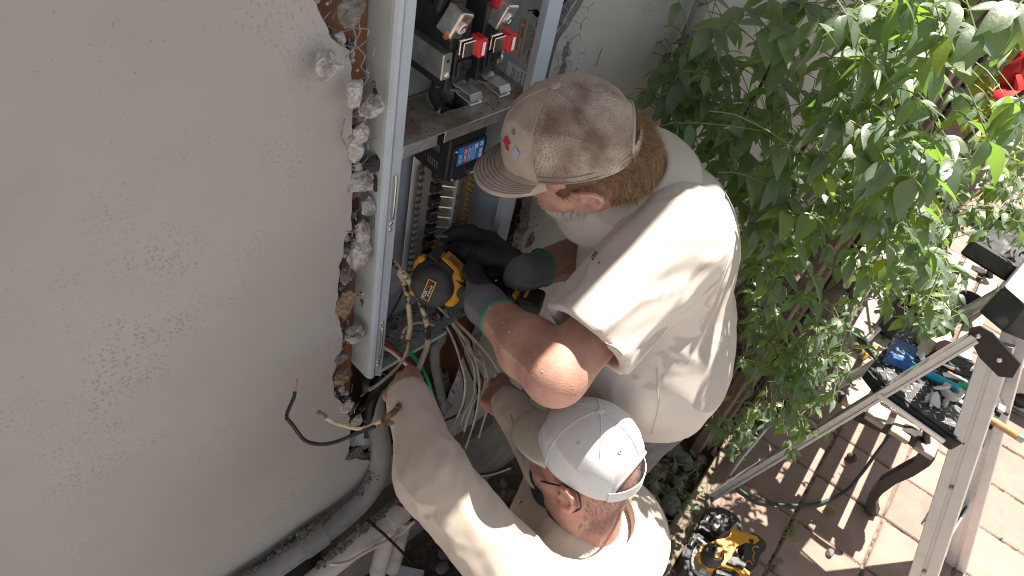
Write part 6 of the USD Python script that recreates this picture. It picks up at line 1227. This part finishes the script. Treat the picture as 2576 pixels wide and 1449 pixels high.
obj('tool_tray', [ext(trayP, .006, trimesh.transformations.translation_matrix((0, 0, 1.135))), ext(trayP.difference(trayP.buffer(-.014)), .05, trimesh.transformations.translation_matrix((0, 0, 1.138)))], mat('tray_plastic', (.05, .05, .052), .4, var=.3, scale=30, col2=(.3, .28, .26), fac=(.52, .66)), lad)
for (a, b) in ((TA, R1T),): 
    pl = [(0, -.02), (.03, -.032), (.10, -.024), (.118, -.012), (.118, .02), (.10, .034), (.02, .034), (0, .022)]
for sx, T0 in ((-1, 1.276), (1, 1.60)):
    P3 = [(-.845, 1.085), (-.835, 1.105), (-.85, 1.128), (-.88, 1.13), (-.975, 1.10), (-.985, 1.055), (-.96, 1.035), (-.90, 1.05)]
    obj('hinge_bracket', ext(P3, .006, frame((0, 1, 0), (0, 0, 1), (1, 0, 0), (T0 - .003, 0, 0))), M_black, lad)
    for yy, zz in ((-.862, 1.102), (-.935, 1.078)): obj('rivet', lathe([(0, 0), (.008, 0), (.006, .004), (0, .005)], 14, look((T0 + sx * .003, yy, zz), (sx, 0, 0))), M_chrome, lad)
def onrail(a, b, f, dx): p = a + (b - a) * f; return p + A(dx, 0, 0)
for f in (.12, .34, .37, .60): obj('rivet', lathe([(0, 0), (.006, 0), (.0045, .003), (0, .0035)], 12, look(onrail(R1F, R1T, f, -.0165), (-1, 0, -.05))), mat('brass_rivet', (.4, .33, .2), .35, metal=.9) if f == .12 else '/World/Looks/brass_rivet', lad)
for f in (.40, .43, .25, .04): obj('rivet', lathe([(0, 0), (.005, 0), (.004, .003), (0, .0035)], 12, look(onrail(FA_, TA, f, -.0125), (-1, 0, .05))), '/World/Looks/brass_rivet', lad)
# ---------------------------------------------------------------- garden bench
Bn = unit(E1); BK = A(1.598, -1.034, .402)
def onb(u, v, off=0.):
    r = ray(u, v); o = BK + Bn * off; return CAM + r * (((o - CAM) @ Bn) / (r @ Bn))
M_iron = mat('black_iron', (.03, .026, .026), .42, var=.25, scale=40, bump=.0005, bscale=200); M_slat = mat('grey_slat', (.42, .375, .31), .85, var=.2, scale=26, bump=.001, bscale=80, col2=(.3, .26, .21), fac=(.5, .7), stretch=(.15, 1, 1))
bench = thing('garden_bench', 'garden bench of pale weathered slats on curved black iron ends, tools strewn on it', 'bench', (BK[0], BK[1], 0))
c4_ = pxmap(2740, 1340, 2.337); LEG = [(1130, 510), (1400, 600), (1570, 670), (1700, 760), (1780, 850), (1785, 890), (1740, 950), (1600, 1040), (1440, 1110), (1330, 1190), (1270, 1260), (1265, 1340), (1280, 1390), (1210, 1395), (1185, 1360), (1190, 1270), (1220, 1190), (1300, 1100), (1450, 1010), (1600, 930), (1655, 870), (1650, 830), (1560, 760), (1400, 690), (1080, 550)]
leg3 = [onb(*c4_(*p)) for p in LEG]; leg2 = [((q - BK) @ E2, q[2]) for q in leg3]
def endframe(off):
    T = frame(E2, Z, np.cross(E2, Z), BK * (1, 1, 0) + Bn * off); a = obj('end_frame', ext(Polygon(leg2).buffer(.002), .04, T), M_iron, bench)
    pts = [BK + Bn * (off + .02) + E2 * e + A(0, 0, z) for e, z in ((.03, .02), (.07, .10), (.05, .19), (.10, .235), (.22, .22), (.34, .24), (.42, .27))]; obj('armrest', tube(pts, .013, 8, 6), M_iron, bench, smooth=True)
    obj('back_leg', tube([BK * (1, 1, 0) + Bn * (off + .02) + E2 * e + A(0, 0, z) for e, z in ((.52, 0), (.47, .2), (.42, .42), (.46, .62), (.53, .86))], .02, 8, 6), M_iron, bench, smooth=True); obj('seat_rail', bar(BK + Bn * (off + .02) + E2 * .22 + A(0, 0, .005), BK + Bn * (off + .02) + E2 * .45 + A(0, 0, .0), .035, .03), M_iron, bench)
endframe(0); endframe(1.16)
for i in range(5):
    c = BK + E2 * (.035 + .088 * i) + Bn * .60 + A(0, 0, .030); obj('slat', rbox((1.26, .066, .022), .003, frame(Bn, E2, Z, c)), M_slat, bench)
for i in range(4):
    z = .50 + .095 * i; e = .432 + .028 * i; up = unit(A(0, 0, 1) + E2 * .28); obj('back_slat', rbox((1.26, .066, .02), .003, frame(Bn, up, np.cross(Bn, up), BK * (1, 1, 0) + Bn * .60 + E2 * (e + .03) + A(0, 0, z + .09))), M_slat, bench)
SEAT = BK[2] + .041
# things on the bench
def onz(f, pts, z): return [oz(*f(*p), z) for p in pts]
c6 = pxmap(3040, 960, 3.22); c3b = pxmap(3140, 1180, 3.623)
def slab(name, f, pts, z0, z1, m, label=None, cat=None, parent='/World', rnd=0., **k):
    P = np.array([oz(*f(*p), (z0 + z1) / 2)[:2] for p in pts]); return obj(name, ext(Polygon(P).buffer(rnd).buffer(-rnd * .5) if rnd else P, z1 - z0, trimesh.transformations.translation_matrix((0, 0, z0))), m, parent, label=label, cat=cat, **k)
bag = thing('tool_pouch', 'black tool pouch standing open on the bench behind hanging leaves', 'tool pouch', oz(2250, 800, SEAT)); bc = oz(2258, 812, SEAT); BM = lambda a, b: ext(a, b)
for nm, dx, w, d, h in (('main_pocket', 0, .15, .11, .2), ('side_pocket', -.085, .05, .1, .15), ('front_pocket', .03, .08, .05, .13)):
    c = bc + Bn * dx + E2 * (-.07 if nm == 'front_pocket' else 0); pf = Polygon([(-w / 2, -d / 2), (w / 2, -d / 2), (w / 2, d / 2), (-w / 2, d / 2)]).buffer(.012)
    obj(nm, [ext(pf, .01, frame(Bn, E2, Z, c)), ext(pf.difference(pf.buffer(-.008)), h, frame(Bn, E2, Z, c))], M_trouser, bag)
obj('driver_handle', tube([bc + A(.02, .0, .1), bc + A(.03, .01, .25)], .013, 8, 2), mat('orange_handle', (.75, .2, .05), .4), bag, smooth=True)
cf_ = thing('conduit_whip', 'silver flexible conduit with a brass ring end lying on the bench', 'conduit', oz(2200, 880, SEAT)); a_, b_ = oz(*c6(900, 790), SEAT + .014), oz(*c6(610, 1080), SEAT + .02); sp_ = np.array([a_ + (b_ - a_) * t for t in np.linspace(0, 1, 60)]); obj('coil', tube(sp_, [.011 + .0022 * (k % 2) for k in range(60)], 10, 1), M_zinc, cf_); obj('ring', lathe([(.017, -.018), (.027, -.018), (.030, 0), (.027, .018), (.017, .018), (.017, -.018)], 20, look(b_ + unit(b_ - a_) * .012, b_ - a_)), M_tin, cf_, smooth=30); obj('ring_mouth', lathe([(0, .002), (.0168, .002), (.0168, .012), (0, .012)], 20, look(b_ + unit(b_ - a_) * .012, b_ - a_)), M_rust, cf_)
slab('yellow_tool', c6, [(640, 1190), (700, 1120), (770, 1105), (780, 1130), (690, 1200), (650, 1215)], SEAT, SEAT + .03, M_yel, 'small yellow plastic tool on the bench beside the brass ring', 'tool', rnd=.004)
slab('yellow_tool', c6, [(1370, 700), (1450, 650), (1490, 670), (1420, 730), (1380, 735)], SEAT, SEAT + .04, M_yel, 'small yellow tool on the bench half hidden by the upper ladder rail', 'tool', rnd=.004)
slab('scissors', c6, [(860, 990), (930, 930), (1060, 900), (1080, 930), (940, 960), (890, 1000)], SEAT, SEAT + .012, M_dgrey, 'dark pliers lying on a slat behind the ladder step', 'pliers', rnd=.003)
obj('dry_leaves', flakes(oz(*c6(1180, 830), SEAT + .03), 10, .02, 860), M_leafr, smooth=30, label='curled brown leaves on the bench behind the ladder rail', cat='leaves')
obj('dark_pot', lathe([(0, 0), (.05, 0), (.06, .09), (.056, .09), (.047, .01), (0, .01)], 20, trimesh.transformations.translation_matrix(oz(*c6(1800, 720), SEAT))), M_iron, smooth=35, label='small dark pot on the bench at the far side of the upper ladder rail', cat='pot')
sl = oz(*pxmap(2740, 1340, 2.337)(1320, 400), .50); bt_ = oz(*pxmap(2740, 1340, 2.337)(1680, 610), .46); tq = []; ax_ = unit(bt_ - sl); sx_ = unit(np.cross(ax_, Z)); nn_ = 90
for ph in (0, math.pi): tq.append(tube([sl + (bt_ - sl) * t + (sx_ * math.cos(60 * t + ph) + np.cross(sx_, ax_) * math.sin(60 * t + ph)) * .0042 for t in np.linspace(0, 1, nn_)], .0034, 6, 1))
obj('twisted_rod', tq, M_zinc, smooth=True, label='twisted silver drill rod lying across the bench slats', cat='drill bit')
# things on the ladder step
ZT = SZt + .0235
bx_ = thing('blue_case', 'scuffed blue plastic case on the ladder step', 'case', oz(*c3b(840, 520), ZT)); slab('body', c3b, [(760, 380), (1025, 490), (965, 705), (655, 590)], ZT, ZT + .03, mat('blue_case', (.035, .12, .38), .35, var=.15, scale=30, col2=(.3, .33, .4), fac=(.6, .72)), parent=bx_, rnd=.006); slab('scuffs', c3b, [(790, 440), (930, 480), (900, 590), (770, 540)], ZT + .0302, ZT + .031, mat('scuffed_blue', (.13, .2, .36), .5, var=.35, scale=90, col2=(.45, .35, .25), fac=(.55, .6)), parent=bx_)
cy = thing('pry_bar', 'bright cyan handled tool lying across the ladder step', 'tool', oz(*c3b(1300, 820), ZT)); obj('handle', tube([oz(*c3b(*p), ZT + .012) for p in [(890, 640), (1000, 680), (1150, 760), (1350, 860), (1650, 1010)]], [.010, .0115, .011, .0115, .011], 10, 5), mat('cyan_plastic', (.01, .38, .56), .3, var=.08), cy, smooth=True); obj('blade', tube([oz(*c3b(*p), ZT + .01) for p in [(1640, 1005), (1760, 1060), (1800, 1080)]], .005, 8, 2), M_zinc, cy)
gh = thing('screwdriver', 'grey handled screwdriver with a bright shaft on the ladder step', 'screwdriver', oz(*c3b(1700, 770), ZT)); obj('shaft', tube([oz(*c3b(*p), ZT + .014) for p in [(1300, 620), (1430, 680), (1590, 740)]], .005, 8, 2), M_chrome, gh); obj('handle', tube([oz(*c3b(*p), ZT + .014) for p in [(1590, 740), (1700, 780), (1860, 830)]], [.008, .0105, .0105], 10, 4), M_dgrey, gh, smooth=True)
tp = oz(*c3b(1530, 1070), ZT); tw = thing('tape_roll', 'roll of white tape on the ladder step', 'tape', tp); obj('roll', lathe([(.016, 0), (.030, 0), (.030, .02), (.016, .02), (.016, 0)], 30, trimesh.transformations.translation_matrix(tp)), M_whw, tw, smooth=35)
obj('plastic_wrap', flakes(oz(*c3b(1400, 1110), ZT + .012), 9, .024, 870), mat('thin_film', (.7, .66, .66), .25, var=.08), smooth=40, label='crumpled translucent wrapper beside the tape roll', cat='wrapper')
slab('white_plate', c3b, [(1100, 300), (1160, 290), (1330, 400), (1300, 480), (1160, 560), (1080, 470), (1130, 400)], ZT, ZT + .012, M_capw2, 'cream plastic tool part with a slit on the ladder step', 'tool', rnd=.006)
slab('red_tool', c3b, [(1300, 510), (1340, 420), (1430, 395), (1510, 420), (1500, 520), (1400, 560)], ZT, ZT + .03, mat('dark_red_plastic', (.25, .015, .02), .35), 'dark red tool on the ladder step behind the lower rail', 'tool', rnd=.006)
kn_ = thing('utility_knife', 'grey and black utility knife with red trim on the ladder step', 'knife', oz(*c3b(1650, 620), ZT)); slab('body', c3b, [(1430, 650), (1640, 580), (1760, 600), (1830, 690), (1720, 740), (1560, 720)], ZT, ZT + .02, M_dgrey, parent=kn_, rnd=.006); slab('guard', c3b, [(1560, 560), (1680, 510), (1760, 560), (1790, 640), (1640, 600)], ZT + .001, ZT + .024, mat('grey_metal', (.35, .34, .34), .4, metal=.5), parent=kn_, rnd=.004); slab('trim', c3b, [(1720, 735), (1760, 710), (1750, 740)], ZT, ZT + .021, M_red, parent=kn_)
slab('silver_shears', c3b, [(1420, 810), (1500, 800), (1830, 910), (1820, 950), (1640, 890), (1440, 850)], ZT, ZT + .010, M_zinc, 'silver shears blade on the ladder step beside the screwdriver', 'shears', rnd=.003); slab('green_driver', c3b, [(1620, 960), (1650, 930), (1730, 970), (1800, 990), (1800, 1030), (1700, 1000)], ZT + .001, ZT + .016, mat('green_plastic', (.02, .42, .12), .4), 'green handled tool next to the cyan handle', 'tool', rnd=.004)
slab('chrome_pliers', c3b, [(1050, 560), (1100, 490), (1150, 540), (1170, 640), (1120, 640), (1090, 590)], ZT, ZT + .016, M_chrome, 'bright metal plier head between the blue case and the cream plate', 'pliers', rnd=.004); slab('copper_clip', c3b, [(1490, 770), (1540, 760), (1640, 850), (1590, 850)], ZT, ZT + .006, M_copper, 'copper clip under the screwdriver handle', 'clip', rnd=.002)
ch = thing('wood_chisel', 'wooden handled chisel sticking out past the ladder rail', 'chisel', oz(2480, 1065, .83)); w0, w1 = oz(*c4_(2235, 520), .83), oz(*c4_(2510, 690), .83); obj('handle', tube([w0 + (w1 - w0) * t for t in np.linspace(0, 1, 24)], [.0115 + .0008 * math.cos(18 * t) * (t < .45) for t in np.linspace(0, 1, 24)], 12, 1), mat('varnished_wood', (.45, .25, .11), .35, var=.2, scale=40), ch, smooth=True); obj('ferrule', cyl(w1, w1 + unit(w1 - w0) * .018, .0122, n=16), M_zinc, ch, smooth=30); obj('blade', bar(w0, w0 - unit(w1 - w0) * .11, .018, .004), M_zinc, ch)
ut = thing('taped_tool', 'dark metal tool with a taped grip sticking out beside the chisel', 'tool', oz(2460, 1020, .83)); v0, v1 = oz(*c4_(2280, 400), .83), oz(*c4_(2440, 490), .83); obj('body', bar(v0 - (v1 - v0) * .5, v1, .024, .012), M_dgrey, ut); obj('tape', bar(v0 + (v1 - v0) * .35, v0 + (v1 - v0) * .75, .026, .014), M_whw, ut)
for i, (u, v, r) in enumerate([(380, 1250, .020), (300, 1330, .017), (250, 1390, .015)]):
    pass
c2b = pxmap(3240, 640, 4.262)
for (u, v), r, lab in (((2490, 1300), .022, 'silver conduit fitting in the tray on the ladder, upper one'), ((2330, 1360), .016, 'silver ring fitting in the tray on the ladder, left one'), ((2450, 1420), .024, 'silver conduit fitting in the tray on the ladder, lower one')):
    obj('pipe_fitting', lathe([(r * .7, 0), (r, 0), (r, .02), (r * 1.15, .02), (r * 1.15, .03), (r * .7, .03), (r * .7, 0)], 22, look(oz(*c2b(u, v), 1.165), A(-.5, -.3, .8))), M_zinc, smooth=35, label=lab, cat='fitting', group='fittings in the ladder tray')
# ---------------------------------------------------------------- patio things
cord = thing('extension_cord', 'dark green extension cord hanging from the bench and looping over the paving', 'cord', oz(1990, 1270, .0))
CD = [(at(2290, 1000, 2.45), None)]; cp_ = [oz(2275, 1020, .47), oz(2262, 1060, .42), oz(2205, 1140, .22), oz(2160, 1200, .08), oz(2120, 1240, .012), oz(2060, 1266, .01), oz(1990, 1271, .01), oz(1910, 1262, .01), oz(1872, 1240, .01), oz(1845, 1215, .02), oz(1822, 1180, .05), oz(1812, 1130, .05), oz(1790, 1105, .05)]
obj('cable', tube(cp_, .0065, 9, 8), mat('green_cord', (.03, .055, .05), .5, var=.1), cord, smooth=True)
obj('seed_ball', move(pebble(.022, 5, (1, .95, .9)), oz(2143, 1151, .02)), mat('brown_ball', (.07, .045, .03), .8, var=.3), smooth=True, label='small round brown seed ball on the paving under the bench', cat='seed')
for (u, v), m_, sc, lab, nm in (((2100, 1300), '/World/Looks/young_leaf', .03, 'fallen yellow leaf on the paving near the bench foot', 'fallen_leaf'), ((1970, 1418), '/World/Looks/young_leaf', .018, 'small fallen green leaf by the joint near the bottom edge', 'fallen_leaf')):
    v_, f_ = LEAFV[0]; obj(nm, move(trimesh.Trimesh(v_ * (sc * 1.6, sc * 2.6, sc), f_, process=False), oz(u, v, .012), 1.2), m_, smooth=50, label=lab, cat='leaf')
for (u, v), r, lab in (((2088, 1390), .017, 'pale angular stone on the paving near the bottom right'), ((1950, 1430), .014, 'grey round stone in the paving joint at the bottom edge')): obj('stone', move(rock(r, u, 2, .25, (1.1, .8, .7)), oz(u, v, .01)), M_peb, smooth=30, label=lab, cat='stone')
wd = Shrub('paving_weed', 'tiny bright green weed growing in a paving joint by the saw', M_leafy, oz(1990, 1330, 0)); gw = np.random.default_rng(321)
for k in range(26): wd.add(oz(1992 + gw.normal() * 13, 1335 + gw.normal() * 11, .012), gw.normal(size=3) * (1, 1, .2) + A(0, 0, .2), Z + gw.normal(size=3) * .3, gw.uniform(.012, .022), gw)
wd.build(30)
gt = []
for k in range(420):
    i = gw.integers(-2, 14); j = gw.integers(-5, 3); p, q = (1.712 + i * SP1, gw.uniform(-3.0, -.5)) if gw.random() < .6 else (gw.uniform(.9, 4.5), -1.027 + j * SP2); c = E1 * p + E2 * q + A(gw.normal() * .006, gw.normal() * .006, 0)
    if c[1] > -.66 + .146 * (c[0] - .77) - .04: continue
    gt.append(move(rock(gw.choice([.0022, .004, .006], p=[.6, .3, .1]), 3300 + k, 1, .3), c + A(0, 0, .001)))
obj('joint_grit', gt, M_dirt, kind='stuff', label='gravelly grit along the paving joints')
bn = thing('storage_bin', 'grey translucent plastic bin standing on the paving behind the ladder at the right edge', 'bin', oz(2545, 900, .1)); bcn = oz(2600, 905, .15); pf = Polygon([(-.16, -.11), (.16, -.11), (.16, .11), (-.16, .11)]).buffer(.02)
obj('body', [ext(pf.difference(pf.buffer(-.006)), .2, frame(Bn, E2, Z, bcn * (1, 1, 0) + A(0, 0, .004))), ext(pf, .006, frame(Bn, E2, Z, bcn * (1, 1, 0)))], mat('bin_plastic', (.45, .46, .44), .3, var=.05), bn); obj('rim', ext(pf.buffer(.008).difference(pf.buffer(-.004)), .012, frame(Bn, E2, Z, bcn * (1, 1, 0) + A(0, 0, .2))), '/World/Looks/bin_plastic', bn)
obj('black_shoe', snet(lambda P: smin(s_cap(P, oz(2566, 960, .05), oz(2572, 1000, .05), .045, .05), s_cap(P, oz(2590, 950, .06), oz(2600, 980, .08), .05), .03), oz(2575, 980, .05) - .2, oz(2575, 980, .05) + .2, .008), M_black, smooth=True, label='black shoe on the paving at the right edge beside the chisel', cat='shoe')
# ---------------------------------------------------------------- band saw lying on the paving
c5_ = pxmap(2500, 1880, 5.175)
saw = thing('band_saw', 'yellow, grey and black portable band saw lying on the paving', 'band saw', oz(1790, 1380, 0)); M_sawgrey = mat('saw_grey', (.5, .475, .44), .45, var=.08, scale=20, bump=.0003, bscale=300)
DECK = [(700, 250), (780, 230), (1000, 220), (1180, 290), (1320, 400), (1380, 560), (1400, 640), (1200, 660), (960, 790), (900, 830), (780, 860), (620, 690), (440, 720), (390, 800), (350, 900), (260, 1050), (240, 1250), (300, 1420), (420, 1520), (700, 1560), (900, 1480), (980, 1360), (800, 1250), (700, 1000), (830, 900), (960, 860), (1000, 760), (960, 640), (820, 540), (690, 470), (640, 420), (690, 330)]
DECK = [(690, 300), (760, 235), (1000, 220), (1200, 300), (1330, 410), (1390, 600), (1380, 680), (1240, 720), (1160, 860), (1120, 1000), (1060, 1250), (1000, 1420), (860, 1540), (560, 1560), (380, 1500), (280, 1380), (240, 1200), (270, 1020), (350, 880), (390, 790), (450, 710), (560, 690), (640, 770), (790, 870), (930, 800), (960, 720), (930, 620), (810, 540), (690, 480), (640, 400)]
slab('deck', c5_, DECK, .012, .075, M_dgrey, parent=saw, rnd=.004)
slab('upper_cover', c5_, [(840, 480), (870, 390), (930, 330), (1060, 265), (1120, 280), (1200, 350), (1330, 470), (1340, 530), (1240, 640), (1190, 720), (1100, 740), (980, 700), (960, 620), (900, 540), (830, 510)], .075, .09, M_sawgrey, parent=saw, rnd=.003); slab('lower_cover', c5_, [(590, 850), (630, 840), (760, 890), (640, 960), (620, 1080), (700, 1200), (870, 1310), (900, 1400), (780, 1480), (640, 1440), (500, 1300), (480, 1230), (480, 1080), (520, 960)], .075, .09, M_sawgrey, parent=saw, rnd=.003)
for p in [(1100, 300), (925, 380), (860, 490), (615, 885), (540, 1005), (510, 1270)]: obj('bolt', lathe([(0, 0), (.0042, 0), (.0042, .003), (0, .003)], 10, trimesh.transformations.translation_matrix(oz(*c5_(*p), .0901))), M_black, saw)
for a, b in (((800, 300), (740, 420)), ((520, 750), (450, 870))): obj('blade_guide', cyl(oz(*c5_(*a), .082), oz(*c5_(*b), .082), .0095, n=14), M_chrome, saw, smooth=30)
obj('blade', bar(oz(*c5_(600, 700), .08), oz(*c5_(790, 870), .08), .012, .004), M_chrome, saw); slab('front_guard', c5_, [(640, 430), (700, 400), (790, 520), (900, 600), (940, 700), (900, 740), (800, 640), (660, 540), (600, 560)], .07, .10, M_black, parent=saw, rnd=.003)
slab('work_stop', c5_, [(960, 590), (1140, 350), (1200, 330), (1300, 390), (1310, 440), (1230, 520), (1150, 520), (1040, 640)], .09, .125, M_dgrey, parent=saw, rnd=.004); obj('knob', lathe([(0, 0), (.013, 0), (.012, .02), (.006, .021), (0, .018)], 18, trimesh.transformations.translation_matrix(oz(*c5_(1265, 395), .125))), M_dgrey, saw, smooth=35)
for k in range(6): slab('stop_vent', c5_, [(1070 + 17 * k, 560 - 27 * k), (1085 + 17 * k, 568 - 27 * k), (1095 + 17 * k, 530 - 27 * k), (1080 + 17 * k, 522 - 27 * k)], .125, .1265, M_ink, parent=saw)
slab('body', c5_, [(1230, 600), (1360, 640), (1560, 690), (1700, 740), (1740, 800), (1660, 850), (1500, 830), (1400, 860), (1300, 910), (1230, 1060), (1140, 1230), (1440, 1340), (1560, 1420), (1540, 1500), (1440, 1500), (1300, 1360), (1040, 1290), (900, 1320), (760, 1270), (640, 1130), (610, 1000), (660, 910), (780, 880), (960, 800), (1110, 780), (1190, 720)], .09, .128, M_yel, parent=saw, rnd=.005)
mc = oz(*c5_(940, 990), .16); obj('motor', lathe([(0, 0), (.033, 0), (.037, .01), (.035, .04), (.029, .052), (.015, .056), (0, .056)], 30, trimesh.transformations.translation_matrix(mc * (1, 1, 0) + A(0, 0, .112))), M_dgrey, saw, smooth=40)
mz = .1685; slab('badge', c5_, [(985, 880), (1060, 900), (1080, 940), (1010, 1090), (960, 1095), (915, 1050)], mz, mz + .002, M_yel, parent=saw, rnd=.002); slab('badge_face', c5_, [(1000, 915), (1045, 925), (1050, 950), (995, 1060), (965, 1060), (945, 1040)], mz + .002, mz + .003, M_silver, parent=saw); slab('motor_trim', c5_, [(940, 840), (965, 850), (905, 970), (880, 975), (885, 930)], .165, .168, M_yel, parent=saw); slab('motor_trim', c5_, [(1085, 990), (1105, 1010), (1060, 1110), (1030, 1115)], .16, .166, M_yel, parent=saw); slab('warning_plate', c5_, [(740, 1130), (830, 1065), (910, 1170), (830, 1215)], .128, .1295, mat('saw_label', (.5, .22, .04), .5, var=.2, scale=200), parent=saw)
HND = [(1540, 680), (1640, 680), (1760, 740), (1850, 830), (1880, 920), (1840, 1000), (1760, 1080), (1720, 1180), (1690, 1300), (1570, 1390), (1500, 1300), (1410, 1200), (1450, 1100), (1480, 1000), (1440, 960), (1500, 880), (1560, 850), (1680, 860), (1740, 800), (1690, 740)]
slab('grip', c5_, HND, .085, .125, M_dgrey, parent=saw, rnd=.005)
for q in ([(1790, 900), (1720, 870), (1660, 930), (1700, 1000), (1670, 1090), (1700, 1170)], [(1670, 1230), (1600, 1150), (1520, 1210), (1500, 1240)]): obj('grip_line', tube([oz(*c5_(*p), .1255) for p in q], .0016, 5, 4), M_yel, saw)
slab('trigger', c5_, [(1440, 840), (1490, 850), (1450, 920), (1440, 990), (1400, 960), (1395, 920)], .095, .115, M_black, parent=saw); slab('lock_button', c5_, [(1610, 740), (1660, 740), (1690, 780), (1660, 810), (1620, 790)], .128, .132, M_black, parent=saw, rnd=.002); slab('battery', c5_, [(1130, 1240), (1200, 1150), (1330, 1160), (1420, 1230), (1470, 1290), (1440, 1350), (1250, 1290)], .09, .14, M_black, parent=saw, rnd=.004); slab('battery', c5_, [(900, 1340), (1040, 1320), (1440, 1420), (1500, 1500), (1300, 1560), (900, 1480)], .05, .12, M_black, parent=saw, rnd=.004); obj('latch', lathe([(0, 0), (.012, 0), (.012, .02), (0, .02)], 14, look(oz(*c5_(650, 1300), .095), (.3, -.8, .2))), M_sawgrey, saw, smooth=35)
